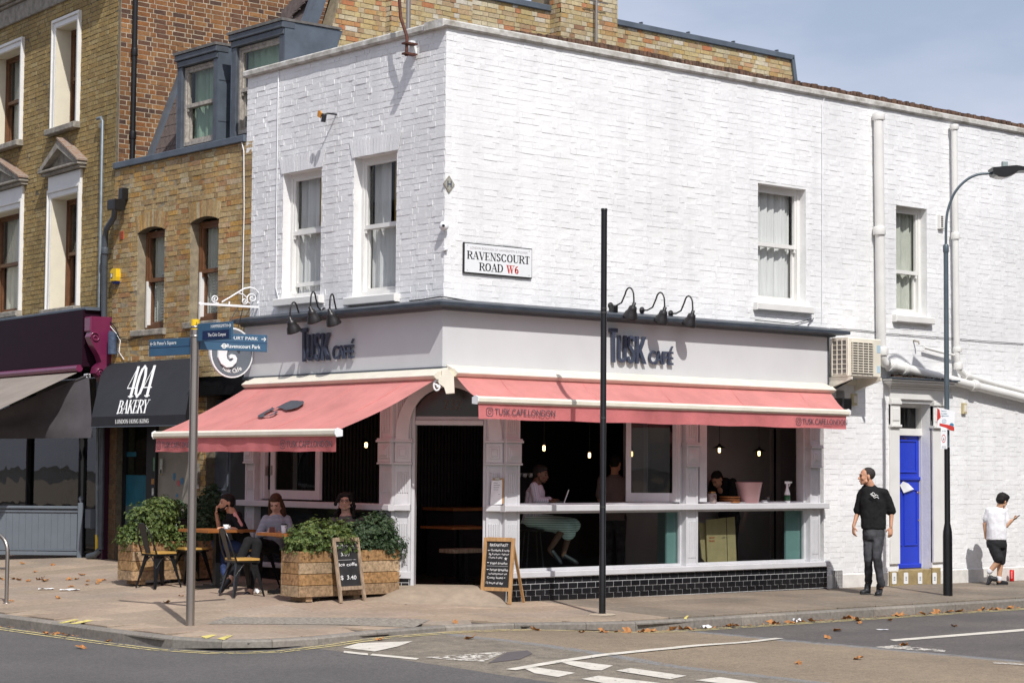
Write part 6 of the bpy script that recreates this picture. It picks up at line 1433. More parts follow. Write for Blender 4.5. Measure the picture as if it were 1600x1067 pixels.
for (x,y,w_,h_,lab) in ((1336.5,624,.055,.085,'small cream junction box under the air conditioner'),(1508.5,638,.05,.085,'small cream junction box right of the blue door')):
    u,v = FR.px(x,y,.05);g = MB();g.box(FR,u-w_,u+w_,v-h_,v+h_,.0,.05,.01);bx_ = tag(g.build('junction_box',mat('yellowed plastic',(.55,.47,.28),.5,0,.1,8)),lab,'junction box')
    g = MB();g.box(FR,u-w_*.6,u+w_*.6,v-h_*.6,v+h_*.6,.0505,.054,.003);c2 = g.build('lid',M['cream'],bx_)
u,v = FR.px(1314,631,.08);g = MB();g.box(FR,u-.12,u+.09,v-.09,v+.08,.03,.22,.02);tag(g.build('speaker_box',M['blackm']),'black outdoor speaker box tucked behind the right end of the side-road awning','speaker')
for (x,y,s_,lab) in ((1472,346,.06,'white slotted vent high on the side wall beside the thin soil pipe'),):
    u,v = FR.px(x,y,.04);bxv = root('wall_vent',FR.p(u,v,0),lab,'vent');g = MB();g.box(FR,u-.07,u+.05,v-.12,v+.10,.0,.06,.01);g.build('hood',M['trim'],bxv);g = MB()
    for k in range(6): g.box(FR,u-.05,u-.005,v-.09+k*.03,v-.075+k*.03,.0605,.064)
    g.build('slot',M['blackm'],bxv)
for (x,y,lab) in ((1308,905,'grey mesh air vent at the foot of the side wall by the walking man'),(1313,616,'small grey mesh vent on the side wall behind the awning end')):
    u,v = FR.px(x,y,.02);g = MB();wv,hv_ = (.10,.13) if y > 800 else (.07,.05)
    for k in range(6): g.box(FR,u-wv,u+wv,v-hv_+k*hv_/2.6,v-hv_+k*hv_/2.6+.012,.023,.030)
    for k in range(6): g.box(FR,u-wv+k*wv/2.6,u-wv+k*wv/2.6+.012,v-hv_,v+hv_*.95,.0305,.036)
    g.box(FR,u-wv,u+wv,v-hv_,v+hv_,.0,.0225);tag(g.build('mesh_vent',mat('grey mesh',(.38,.37,.36),.7)),lab,'vent')
# soil pipes on the side wall
def wp(x,y,n=.10): return fpt(FR,x,y,n)
P = [wp(1372.5,181),wp(1377,553),wp(1381,566),wp(1390,571),wp(1420,577),wp(1475,591),wp(1540,607),wp(1620,627),wp(1700,647)]
z1 = Vector((0,0,1));dd_ = (P[6]-P[4]).normalized()
pipe('soil_pipe',P,.072,M['trim'],'thick white soil pipe dropping down the side wall, then sloping away above the blue door',collars=[(wp(1373,183),z1,.05),(wp(1374,361),z1,.06),(wp(1378,549),z1,.06),(wp(1392,571),dd_,.05),(wp(1413,576),dd_,.04),(wp(1521,602),dd_,.06)],cr=.09)
P = [wp(1491,197),wp(1495,555),wp(1497,575),wp(1506,586),wp(1540,596),wp(1600,612),wp(1700,640)]
pipe('soil_pipe',P,.048,M['trim'],'thinner white soil pipe near the right edge, partly behind the street lamp',collars=[(wp(1491,199),z1,.04),(wp(1493,369),z1,.05),(wp(1496,546),z1,.04),(wp(1497,572),z1,.05),(wp(1510,588),dd_,.05)],cr=.066)
P = [wp(1444,543,.08),wp(1470,550,.08),wp(1496,556,.08),wp(1499,566,.08)]
pipe('waste_pipe',P,.022,M['trim'],'short thin white waste pipe joining the thinner soil pipe above the blue door')
u,v = FR.px(1427,532,.0);g = MB();g.tube([FR.p(u,v,0),FR.p(u,v-.02,.10),FR.p(u,v-.06,.11)],.014,8);tag(g.build('overflow_pipe',M['stone']),'stub of a small overflow pipe above the blue door','pipe')
# papers in the letter plate
u,v = FR.px(1410,758,D+.03);g = MB();g.prism(FR,[FR.px(x,y,D+.05) for x,y in ((1407,758),(1413,770),(1429,764),(1420,755),(1412,752))][::-1],D+.036,D+.04);tag(g.build('flyer',M['paper']),'white flyers hanging from the letter plate of the blue door','paper')
g = MB();text(g,flat(FR,D+.001),'232A',FR.px(1407,690,D)[0],FR.px(1411,688.5,D)[1],.05,width=.15,bold=.01);g.build('door_number',M['brass'],bd)
g = MB();serif(g,flat(FC,-.089),'232',FC.px(692,640,-.09)[0],FC.px(700,640,-.09)[1],.13,width=.24,thick=.16,thin=.04,depth=.002);g.build('house_number',mat('dull gilt',(.09,.075,.055),.6),door)
# ------------------------------------------------------------------ street furniture
def gpt(px,py): q = ong(px,py,G);return Vector((q.x,q.y,G(q.x,q.y)))
RH = Vector((_r.x,_r.y,0)).normalized();DH = Vector((_d.x,_d.y,0)).normalized()
class At:                    # a point on the ground and the upright plane through it that faces the camera
    def __init__(s,px,py,P=None): s.P = P or gpt(px,py)
    def __call__(s,x,y,dd=0):
        r = ray(x,y);o = s.P + DH*dd;t = (o-CAM).dot(DH)/r.dot(DH);return CAM + r*t
bp_ = gpt(941,960);A = At(0,0,bp_);tp = A(947,330)
bpo = root('black_pole',bp_,'plain tall black pole at the kerb in front of the side-road awning','pole');g = MB();g.tube([bp_-Vector((0,0,.05)),Vector((bp_.x,bp_.y,.62)),Vector((bp_.x,bp_.y,.63)),Vector((bp_.x,bp_.y,tp.z-.3)),Vector((bp_.x,bp_.y,tp.z))],0,16,True,[.040,.040,.0365,.0365,.0365]);g.build('shaft',M['blackp'],bpo)
g = MB();g.lathe(Vector((bp_.x,bp_.y,tp.z)),[(.038,0),(.040,.01),(.038,.03),(.0,.035)],16);g.build('cap',M['blackm'],bpo)
g = MB()
for z in (1.2,2.25,3.5,3.55): g.lathe((bp_.x,bp_.y,z),[(.037,0),(.038,.003),(.038,.012),(.037,.015)],16)
g.build('scuffed_band',mat('scuffed paint',(.05,.05,.05),.7,0,.4,30),bpo)
g = MB();g.lathe((bp_.x,bp_.y,bp_.z+.002),[(.16,0),(.15,.008),(.05,.014)],18);g.build('mortar_collar',mat('pale mortar',(.42,.35,.26),.9,0,.15,10),bpo)
# finger post
pp = gpt(297,977);A = At(0,0,pp);zt = A(297,515).z;ztop = A(297,499).z
fp_ = root('finger_post',pp,'brushed steel direction post with a yellow cap and four blue finger signs','signpost')
g = MB();g.tube([pp-Vector((0,0,.03)),Vector((pp.x,pp.y,zt))],.047,20);g.build('pole',M['steel'],fp_)
g = MB();g.tube([Vector((pp.x,pp.y,zt)),Vector((pp.x,pp.y,ztop))],.0475,20);cap = g.build('yellow_cap',M['yellow'],fp_)
fc_ = Fr((pp.x,pp.y,0),RH,-DH);g = MB()
def fig(b,pf,u,v,s):
    for (x0,y0,x1,y1,w) in ((0,.3,.02,.62,.13),(0,.32,-.16,.04,.07),(0,.32,.14,.18,.07),(.14,.18,.12,0,.06),(.02,.58,.2,.40,.05),(.0,.58,-.15,.42,.05)):
        a = Vector((x0,y0));d_ = Vector((x1,y1))-a;n = Vector((-d_.y,d_.x)).normalized()*w/2;b.add([pf(u+p.x*s,v+p.y*s,0) for p in (a-n,a+d_-n,a+d_+n,a+n)],[(0,1,2,3)])
    b.add([pf(u+(.05+.08*math.cos(t*.785))*s,v+(.78+.08*math.sin(t*.785))*s,0) for t in range(8)],[tuple(range(8))])
fig(g,lambda u,v,k: Vector((pp.x,pp.y,0))+(RH*math.sin(u/.0475)-DH*math.cos(u/.0475))*.0482+Vector((0,0,v)),.018,zt+.015,.075);g.build('walking_figure',M['print_b'],cap)
def finger(dirv,L,z0,z1,m,txts,back=0,t=.02,label='finger_sign',edge=None,off=.05):
    dirv = Vector(dirv).normalized();N = Vector((dirv.y,-dirv.x,0))
    if N.dot(CAM-pp) < 0: N = -N
    U = dirv if dirv.dot(RH) > 0 else -dirv
    o = Vector((pp.x,pp.y,0)) + dirv*off
    fr = Fr(o if U == dirv else o + dirv*L,U,N);g = MB();g.box(fr,0,L,z0,z1,-t/2,t/2,.003);s = g.build(label,M[m],fp_)
    return fr,s
def fromend(x,y,ang_lo=0):   # length of a finger whose end lies on the ray (x, y) for a heading
    return None
def fing(name_px_end,heading):
    """finger running from the post towards a heading, its end on the pixel column given"""
    h = Vector((math.cos(heading),math.sin(heading),0));lo,hi = .05,3
    for _ in range(40):
        m_ = (lo+hi)/2;q = pp + h*m_ + Vector((0,0,3.1)) - CAM;x = 800+FPX*q.dot(_r)/q.dot(_d)
        if (x < name_px_end) == (h.dot(RH) > 0): lo = m_
        else: hi = m_
    return h,lo
def zat(h,L,x,y): P = pp+h*L;r = ray(x,y);t = math.hypot(P.x-CAM.x,P.y-CAM.y)/math.hypot(r.x,r.y);return CAM.z+r.z*t
DG = math.degrees
yawd = DG(math.atan2(DH.y,DH.x))
# street line fingers run along the main street (towards y), the park finger down the side road
hA,LA = fing(234,math.radians(98));hB,LB = fing(363,math.radians(-84));hC,LC_ = fing(417,math.radians(-12))
zA1,zA0 = zat(hA,LA,234,531),zat(hA,LA,234,557)
zB1,zB0 = zat(hB,LB,363,502),zat(hB,LB,363,530);zC1,zC0 = zat(hC,LC_,417,523.5),zat(hC,LC_,417,550)
frA,sA = finger(hA,LA-.05,zA0,zA1,'fsign',None);frB,sB = finger(hB,LB-.05,zB0,zB1,'fsign',None);frC,sC = finger(hC,LC_-.05,zC0,zC1,'fsign',None)
def arrow(b,pf,u,v,s,d=1):
    for P in ([(-.5,-.07),(.45,-.07),(.45,.07),(-.5,.07)],[(.46,-.0),(.05,.42),(-.05,.32),(.30,.0)],[(.46,0),(.30,0),(-.05,-.32),(.05,-.42)]):
        P = [(x*d,y) for x,y in P];P = P if d > 0 else P[::-1];b.add([pf(u+x*s,v+y*s,.0008) for x,y in P],[tuple(range(len(P)))])
def seamline(fr,s,L,z): g = MB();g.box(fr,0,L,z-.003,z+.003,.0105,.0115);g.build('seam',M['fsign2'],s)
hA_ = zA1-zA0;hB_ = zB1-zB0;hC_ = zC1-zC0
for fr,s,L,z0,z1 in ((frA,sA,LA-.05,zA0,zA1),(frC,sC,LC_-.05,zC0,zC1)): seamline(fr,s,L,(z0+z1)/2)
pfA,pfB,pfC = flat(frA,.0104),flat(frB,.0104),flat(frC,.0104)
g = MB();LL = LA-.05;arrow(g,pfA,LL*.06,zA0+hA_*.74,.055,-1);text(g,pfA,"St Peter's Square",LL*.11,zA0+hA_*.66,hA_*.20,width=LL*.54,bold=.004,depth=.0008);g.build('lettering',M['print_w'],sA)
g = MB();LL = LB-.05;text(g,pfB,'HAMMERSMITH',LL*.40,zB0+hB_*.70,hB_*.18,width=LL*.48,bold=0,depth=.0008);arrow(g,pfB,LL*.94,zB0+hB_*.78,.06,1);g.build('lettering',M['print_w'],sB)
g = MB();g.box(frB,LL*.16,LL*.93,zB0+hB_*.06,zB0+hB_*.56,.0105,.0125);pnl = g.build('campus_panel',M['fsign2'],sB)
g = MB();text(g,flat(frB,.0127),'The Civic Campus',LL*.32,zB0+hB_*.22,hB_*.19,width=LL*.52,bold=.004,depth=.0008);g.build('lettering',M['print_w'],sB)
g = MB();LL = LC_-.05;text(g,pfC,'RAVENSCOURT PARK',LL*.10,zC0+hC_*.66,hC_*.19,width=LL*.76,bold=.004,depth=.0008);arrow(g,pfC,LL*.95,zC0+hC_*.74,.06,1)
text(g,pfC,'Ravenscourt Park',LL*.40,zC0+hC_*.17,hC_*.22,width=LL*.50,bold=.012,depth=.0008)
uo_,vo_ = LL*.36,zC0+hC_*.26;ro = .028
for i in range(20):
    a,b_ = 2*math.pi*i/20,2*math.pi*(i+1)/20;g.add([pfC(uo_+r_*math.cos(t),vo_+r_*math.sin(t),.0008) for r_,t in ((ro,a),(ro,b_),(ro*.6,b_),(ro*.6,a))],[(0,3,2,1)])
g.add([pfC(uo_+x,vo_+y,.0016) for x,y in ((-.038,-.007),(.038,-.007),(.038,.007),(-.038,.007))],[(0,1,2,3)]);g.build('lettering',M['print_w'],sC)
for z in (zB0+.04,zB1-.05): g = MB();g.lathe((pp.x,pp.y,z),[(.0475,0),(.052,.003),(.052,.025),(.0475,.028)],20);g.build('clamp',M['steel'],fp_)
# street lamp
lp = gpt(1481,930);A = At(0,0,lp);z = lambda x,y: A(x,y).z
sl_o = root('street_lamp',lp,'grey-green street lamp with a black foot and curved arm near the blue door','street lamp')
g = MB();ks = [(930,31),(836,30),(822,25),(815,19)];pxm = A(1500,800)-A(1400,800);pm = 100/pxm.length
g.tube([Vector((lp.x,lp.y,lp.z-.05))]+[Vector((lp.x,lp.y,z(1480,y))) for y in (838,830,817,698)],0,20,True,[.066,.066,.063,.041,.040]);g.build('black_foot',M['blackp'],sl_o)
g = MB();g.tube([Vector((lp.x,lp.y,z(1480,y))) for y in (697.5,400,385)],0,20,True,[.036,.034,.034]);g.build('shaft',M['post'],sl_o)
g = MB();g.tube([Vector((lp.x,lp.y,z(1480,y))) for y in (395,393,384,382)],0,16,True,[.037,.042,.042,.032]);g.build('collar',M['post'],sl_o)
pts = [A(x,y) for x,y in ((1479.5,385),(1480,345),(1484,322),(1494,299),(1510,282),(1528,273),(1550,271))]
dx_ = pts[0]-Vector((lp.x,lp.y,pts[0].z));pts = [p-dx_*(1-i/6) for i,p in enumerate(pts)]
g = MB();g.smooth = True
ar = []
for i in range(len(pts)-1):
    p0,p1,p2,p3 = pts[max(i-1,0)],pts[i],pts[i+1],pts[min(i+2,len(pts)-1)]
    for k in range(6):
        t = k/6;ar.append(.5*((2*p1)+(-p0+p2)*t+(2*p0-5*p1+4*p2-p3)*t*t+(-p0+3*p1-3*p2+p3)*t**3))
ar.append(pts[-1]);g.tube(ar,.019,10);g.build('arm',M['post'],sl_o)
fh = Fr((lp.x,lp.y,0),RH,-DH)
def lan(x,y,n=0): return fh.px(x,y,n)
o_ = [lan(x,y) for x,y in ((1547,264),(1566,262),(1585,260.5),(1600,263),(1622,267),(1624,269),(1600,268.5),(1588,269),(1579,274),(1570,277.5),(1558,277.5),(1550,275))]
g = MB();g.prism(fh,o_,-.14,.14);g.build('lantern',M['blackp'],sl_o)
o_ = [lan(x,y) for x,y in ((1552,275),(1570,277),(1580,273.5),(1588,268.8),(1584,273),(1576,277.5),(1568,279.4),(1558,278.5))]
g = MB();g.prism(fh,o_,-.12,.12);g.build('lens',mat('clear lens',(.35,.33,.30),.2),sl_o)
a,b_ = lan(1565.5,262),lan(1574,253);g = MB();g.box(fh,a[0],b_[0],a[1],b_[1],-.035,.035,.01);g.build('photocell',mat('grey photocell',(.30,.36,.35),.5),sl_o)
def plate(pts,n,m,name,par,th=.006): g = MB();g.prism(fh,[fh.px(x,y,n) for x,y in pts],n-th,n);return g.build(name,M[m],par)
wt = At(0,0,lp)
s1 = root('notice_board',fh.p(*fh.px(1478,655,.09),0),'red and blue printed notice strapped to the street lamp, upper of its two notices','sign')
plate([(1463.5,667),(1464,636),(1492,642.5),(1491,673.5)],.085,'whitep','board',s1)
plate([(1464,666),(1464.5,637),(1468,640),(1470,652),(1465,657)],.0875,'print_r','red_band',s1,.002);plate([(1468,661),(1484,664),(1491,667),(1491,673),(1485,672),(1478,668),(1468,665)],.0875,'print_r','red_band',s1,.002)
pf_ = flat(fh,.086);g = MB()
for k,(x,y,w_) in enumerate(((1470,643,9),(1470,647,10),(1470,650.5,12))): u,v = fh.px(x,y,.086);text(g,pf_,('Cleaner air','Low emission','neighbourhood')[k],u,v,.022,width=w_/112,depth=.0008)
u,v = fh.px(1473,658,.086);insta(g,pf_,u+.02,v+.0,.05);u,v = fh.px(1487,664,.086)
g.add([pf_(u+.03*math.cos(t*.52),v+.03*math.sin(t*.52),.001) for t in range(12)],[tuple(range(12))]);g.build('print',M['print_bl'],s1)
s2 = root('notice_board',fh.p(*fh.px(1475,684,.09),0),'narrow white notice with a red ring on the street lamp, lower of its two notices','sign')
plate([(1469.5,701),(1470,668),(1480,669.5),(1480,701)],.092,'whitep','board',s2)
u,v = fh.px(1474.5,685,.095);g = MB()
for i in range(20):
    a,b_ = 2*math.pi*i/20,2*math.pi*(i+1)/20;g.add([fh.p(u+r_*math.cos(t)*.8,v+r_*1.6*math.sin(t),.0935) for r_,t in ((.036,a),(.036,b_),(.029,b_),(.029,a))],[(0,3,2,1)])
g.build('red_ring',M['print_r'],s2)
g = MB();fig(g,flat(fh,.094),u,v-.03,.055);
for k,y in enumerate((673,697,699)): u,v = fh.px(1472,y,.093);text(g,flat(fh,.0925),('No dog','fouling','Fine')[k],u,v-.008,.012,width=.05,depth=.0008)
g.build('print',M['print_b'],s2)
# cycle stand
hp_ = gpt(10,942);A = At(0,0,hp_);zt_ = A(5,835).z;cs = root('cycle_stand',hp_,'brushed steel cycle stand cut off by the left edge','cycle stand')
g = MB();g.smooth = True;U = Vector((0,1,0));L = .72;rr_ = .22;U = (Vector((-.25,1,0))).normalized()
P = [hp_-Vector((0,0,.03)),Vector((hp_.x,hp_.y,zt_-rr_))]
for k in range(1,8): a = math.pi/2*k/7;P.append(Vector((hp_.x,hp_.y,zt_-rr_))+U*rr_*(1-math.cos(a))+Vector((0,0,rr_*math.sin(a))))
Q = hp_+U*L
for k in range(0,8): a = math.pi/2*(1-k/7);P.append(Vector((Q.x,Q.y,zt_-rr_))-U*rr_*(1-math.cos(a))+Vector((0,0,rr_*math.sin(a))))
P.append(Vector((Q.x,Q.y,hp_.z-.03)));g.tube(P,.025,14);g.build('hoop',M['steel'],cs)
g = MB();zc2 = A(5,888).z;g.tube([Vector((hp_.x,hp_.y,zc2)),Vector((Q.x,Q.y,zc2))],.015,10);g.build('cross_bar',M['steel'],cs)
for q in (hp_,Q): g = MB();g.lathe((q.x,q.y,q.z),[(.045,0),(.045,.006),(.026,.010)],14);g.build('foot_collar',M['steel'],cs)

# ------------------------------------------------------------------ planters and shrubs
def planter(x0,y0,L,Wd,H,label,seed,rot=0):
    z0 = G(x0+L/2,y0);o = root('wooden_planter',(x0,y0,z0),label,'planter');fr = Fr((x0,y0,0),(1,0,0),(0,-1,0));fs_ = Fr((x0,y0,0),(0,-1,0),(-1,0,0));fe = Fr((x0+L,y0,0),(0,1,0),(1,0,0));fb = Fr((x0+L,y0+Wd,0),(-1,0,0),(0,1,0));r = random.Random(seed)
    n = 4;hb = (H-.05)/n
    for k in range(n):
        a,b_ = z0+.045+k*hb+.003,z0+.045+(k+1)*hb-.003
        for f_,u0,u1 in ((fr,0,L),(fs_,-Wd,-.0),(fe,0,Wd),(fb,0,L)):
            e = r.uniform(-.002,.002);cut = .0 if f_ in (fr,fb) else .001
            g = MB();g.box(f_,u0+cut,u1-cut-(.028 if f_ is fs_ else 0),a,b_,-.028,e,.004);g.build('plank',M['wood'],o)
    for f_,u in ((fr,.12),(fr,L-.22),(fr,L*.55)): g = MB();g.box(f_,u,u+.09,z0-.01,z0+.046,-Wd+.04,-.03);g.build('foot_block',M['wood'],o)
    g = MB();g.wbox(x0+.03,x0+L-.03,y0+.03,y0+Wd-.03,z0+H-.10,z0+H-.05);g.build('soil',M['soil'],o)
    return o,z0+H
def leafmat(name,cols,tr=.25):
    m = brick_mat(name,cols,.55,.12,.05,.0);N,L = nodes(m);b = N['Principled BSDF'];o = N['Material Output'];b.inputs['Specular IOR Level'].default_value = .5
    t = N.new('ShaderNodeBsdfTranslucent');mx_ = N.new('ShaderNodeMixShader');mx_.inputs[0].default_value = tr;L.new(b.inputs['Base Color'].links[0].from_socket,t.inputs[0]);L.new(b.outputs[0],mx_.inputs[1]);L.new(t.outputs[0],mx_.inputs[2]);L.new(mx_.outputs[0],o.inputs[0]);return m
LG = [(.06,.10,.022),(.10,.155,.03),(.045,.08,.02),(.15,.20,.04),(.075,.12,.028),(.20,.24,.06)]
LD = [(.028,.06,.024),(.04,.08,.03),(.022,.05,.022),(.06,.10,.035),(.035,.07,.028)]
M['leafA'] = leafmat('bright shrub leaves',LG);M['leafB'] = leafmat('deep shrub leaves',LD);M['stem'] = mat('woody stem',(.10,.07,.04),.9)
def shrub(blobs,n,size,m,label,base,seed,name='shrub',whorl=5,droop=.2):
    o = root(name,base,label,'shrub');r = random.Random(seed);g = MB();rn = []
    stems = MB()
    wts = [b[3]*b[4]*b[5] for b in blobs]
    for i in range(n):
        x,y,z,rx,ry,rz = r.choices(blobs,wts)[0]
        v = Vector((r.gauss(0,1),r.gauss(0,1),r.gauss(0,1))).normalized();k = r.uniform(.40,1.0)**.45*(1.22 if r.random() < .07 else 1);lump = 1+.13*math.sin(v.x*7+x*9)*math.sin(v.y*8+z*7)+.10*math.sin(v.z*9+y*5)
        c = Vector((x+v.x*rx*k*lump,y+v.y*ry*k*lump,z+v.z*rz*k*lump));out_ = (v+Vector((r.uniform(-.5,.5),r.uniform(-.5,.5),r.uniform(-.1,.7)))).normalized();q = r.random()
        a = out_.orthogonal().normalized();b_ = out_.cross(a);w0 = r.uniform(0,6)
        for j in range(whorl):
            t = w0+j*2*math.pi/whorl+r.uniform(-.3,.3);d = (a*math.cos(t)+b_*math.sin(t)+out_*r.uniform(.1,.8)).normalized();s = size*r.uniform(.6,1.25);side = d.cross(out_).normalized()*s*.30
            tip = c+d*s-Vector((0,0,s*droop*.5));mid = c+d*s*.55+out_*s*.05
            g.add([c,mid+side,tip,mid-side],[(0,1,2,3)]);rn.append((q+r.uniform(-.08,.08)) % 1)
    for i in range(40):
        x,y,z,rx,ry,rz = r.choices(blobs,wts)[0];e = Vector((x+r.uniform(-.7,.7)*rx,y+r.uniform(-.7,.7)*ry,z+r.uniform(-.3,.7)*rz));b0 = Vector((base[0]+r.uniform(-.2,.2),base[1]+r.uniform(-.08,.08),base[2]));stems.tube([b0,b0.lerp(e,.5)+Vector((0,0,.04)),e],0,5,False,[.009,.006,.003])
    stems.build('stems',M['stem'],o);f = g.build('foliage',m,o,'stuff');at = f.data.attributes.new('rnd','FLOAT','FACE');at.data.foreach_set('value',rn);return o
pl2,h2 = planter(-1.55,.77,1.50,.40,.60,'long wooden planter beside the cafe door, nearest the corner',3)
pl1,h1 = planter(-1.84,4.19,1.46,.40,.56,'long wooden planter stained orange, in front of the bakery',5)
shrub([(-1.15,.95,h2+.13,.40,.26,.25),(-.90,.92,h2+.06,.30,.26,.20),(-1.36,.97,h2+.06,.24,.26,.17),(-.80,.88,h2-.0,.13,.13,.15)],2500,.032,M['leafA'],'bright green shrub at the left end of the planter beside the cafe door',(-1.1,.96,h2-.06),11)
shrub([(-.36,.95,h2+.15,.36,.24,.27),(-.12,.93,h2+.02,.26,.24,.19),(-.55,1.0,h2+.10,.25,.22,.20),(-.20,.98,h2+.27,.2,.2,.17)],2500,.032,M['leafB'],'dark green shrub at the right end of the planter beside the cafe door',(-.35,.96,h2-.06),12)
shrub([(-.70,1.08,h2+.16,.24,.15,.17)],700,.036,M['leafA'],'yellowish low shrub filling the middle of the planter beside the cafe door',(-.7,1.0,h2-.06),13)
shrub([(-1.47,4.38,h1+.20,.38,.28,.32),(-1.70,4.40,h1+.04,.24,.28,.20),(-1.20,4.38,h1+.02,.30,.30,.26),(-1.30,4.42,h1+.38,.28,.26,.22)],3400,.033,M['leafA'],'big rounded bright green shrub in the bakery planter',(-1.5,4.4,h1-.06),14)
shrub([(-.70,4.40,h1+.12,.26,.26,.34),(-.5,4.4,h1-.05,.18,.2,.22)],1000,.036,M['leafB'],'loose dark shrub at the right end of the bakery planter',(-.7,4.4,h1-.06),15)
tp_ = root('plant_tub',(-.55,5.35,G(-.55,5.35)),'dark round plant tub in shade behind the outdoor tables','plant pot');g = MB();g.lathe((-.55,5.35,G(-.55,5.35)),[(.16,0),(.20,.36),(.215,.37),(.215,.41),(.19,.41),(.18,.36),(.0,.36)],18);g.build('tub',M['blackm'],tp_)
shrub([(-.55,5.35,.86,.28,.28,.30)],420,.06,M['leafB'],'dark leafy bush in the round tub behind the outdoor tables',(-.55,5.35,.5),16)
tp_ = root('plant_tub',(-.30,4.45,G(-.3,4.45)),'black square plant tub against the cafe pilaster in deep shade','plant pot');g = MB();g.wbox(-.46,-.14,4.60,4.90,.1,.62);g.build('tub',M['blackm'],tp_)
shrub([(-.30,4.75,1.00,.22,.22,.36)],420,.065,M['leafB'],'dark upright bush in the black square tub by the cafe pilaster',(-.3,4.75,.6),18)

# ------------------------------------------------------------------ A-boards
def aboard(pix,lean_back,label,fm,seed,content):
    """pix: foot left, foot right, top right, top left (outer corners of the front face)"""
    fl,fr_,tr_,tl = pix;PL,PR = gpt(*fl),gpt(*fr_);U = (PR-PL);z0 = (PL.z+PR.z)/2;U.z = 0;Lw = U.length;U.normalize();Nn = Vector((U.y,-U.x,0));Nn = Nn if Nn.dot(CAM-PL) > 0 else -Nn
    o = root('chalkboard_sign',(PL+PR)/2,label,'chalkboard')
    At_ = At(0,0,PL);H = At_(*tl).z-z0;wtop = (At_(*tr_)-At_(*tl)).length;
    tlx = At_(*tl);sh = 0
    up = (Vector((0,0,1))*H - Nn*lean_back)
    # sideways skew of the easel in its own plane
    q = PL+up;d0 = (q-CAM);x0 = 800+FPX*d0.dot(_r)/d0.dot(_d);e1 = q+U*.1-CAM;x1 = 800+FPX*e1.dot(_r)/e1.dot(_d);sh = (tl[0]-x0)/(x1-x0)*.1
    up = up + U*sh;uL = up.length;upn = up.normalized();N2 = U.cross(upn);N2 = N2 if N2.dot(Nn) > 0 else -N2
    def P(a,b_,n=0): return Vector((PL.x,PL.y,z0))+U*a*Lw+upn*b_*uL+N2*n
    st = .045
    def bar(a0,b0,a1,b1,nm_,w=st,th=.022):
        A_,B_ = P(a0,b0),P(a1,b1);g = MB();g.obox((A_+B_)/2,(B_-A_,N2,(B_-A_).cross(N2)),((B_-A_).length/2,th/2,w/2));return g.build(nm_,M[fm],o)
    k = st/2/Lw
    bar(k,0,k,1,'stile');bar(1-k,0,1-k,1,'stile');bar(2*k+.002,.975,1-2*k-.002,.975,'top_rail',.05);bar(2*k+.002,.22,1-2*k-.002,.22,'bottom_rail')
    g = MB();q = [P(2*k-.01,.24,-.004),P(1-2*k+.01,.24,-.004),P(1-2*k+.01,.955,-.004),P(2*k-.01,.955,-.004)];g.add(q+[p-N2*.006 for p in q],[(0,1,2,3),(7,6,5,4)]);bd_ = g.build('slate_panel',M['board'],o)
    back = -Nn*.42
    for a in (k*1.6,1-k*1.6):
        T = P(a,.93)-N2*.02;F = Vector((PL.x,PL.y,z0))+U*a*Lw+back*1.0;g = MB();g.beam(T,F,.035,.02);g.build('rear_leg',M[fm],o)
    pf = lambda u,v,kk: P(2*k+(1-4*k)*u,.25+.70*v,-.0035+kk)
    g = MB();asp = (uL*.70)/(Lw*(1-4*k))
    for (txt,u,v,h,w) in content:
        if txt == '<3': g.add([pf(u+.05*math.sin(t)**3*1.0,v+h*(.13*5*math.cos(t)-.13*2*math.cos(2*t)-.13*math.cos(3*t))*.3+h*.4,.001) for t in [i*2*math.pi/16 for i in range(16)]],[tuple(range(16))][::1])
        elif txt == '*': g.add([pf(u+.07*(1 if i % 2 == 0 else .42)*math.sin(i*math.pi/5),v+.07/asp*(1 if i % 2 == 0 else .42)*math.cos(i*math.pi/5)*1.0,.001) for i in range(10)],[tuple(reversed(range(10)))])
        elif txt == '_': g.add([pf(u,v,.001),pf(u+w,v,.001),pf(u+w,v+h,.001),pf(u,v+h,.001)],[(0,1,2,3)])
        else:
            rr = random.Random(hash(txt) % 1000 if False else len(txt)*7+int(v*100));vs,fs = glyphs(txt,.012,.5);x0 = min(q[0] for q in vs);x1 = max(q[0] for q in vs)
            g.add([pf(u+(q[0]-x0)/(x1-x0)*w+.18*q[1]*h/.7*.5,v+q[1]*h/.7+.006*math.sin(q[0]*4+v*9),(q[2]+.5)*.0008) for q in vs],fs)
    g.build('chalk_writing',M['chalk'],bd_);return o
aboard([(531,943),(572,938),(559,837),(519,841)],.16,'weathered A-board chalked with milkshake and ice coffee prices, leaning by the planter','frame_g',1,
       [('milkshake',.06,.87,.055,.80),('3.99',.20,.67,.075,.42),('_',.04,.58,.006,.85),('Ice coffe',.05,.45,.07,.86),('$  3.40',.06,.15,.09,.75)])
aboard([(750,941),(798.5,944.5),(808.5,843),(756.5,839.5)],.07,'pine framed A-board chalked with the breakfast menu, right of the cafe door','frame_w',2,
       [('BREAKFAST',.12,.885,.058,.74),('<3',.09,.775,.05,0),('Omelette & wrap',.17,.78,.045,.76),('Egg & tomato + halloumi',.10,.70,.036,.82),('Cheese & salad',.10,.625,.036,.55),('*',.80,.62,.05,0),('<3',.09,.51,.05,0),('English Breakfast',.18,.50,.045,.70),
        ('_',.05,.455,.005,.85),('<3',.09,.36,.05,0),('Persian Breakfast',.18,.355,.05,.74),('including butter tea',.14,.275,.036,.74),('Crusty bread <',.08,.185,.045,.74),('12 hours all day',.05,.07,.048,.70)])

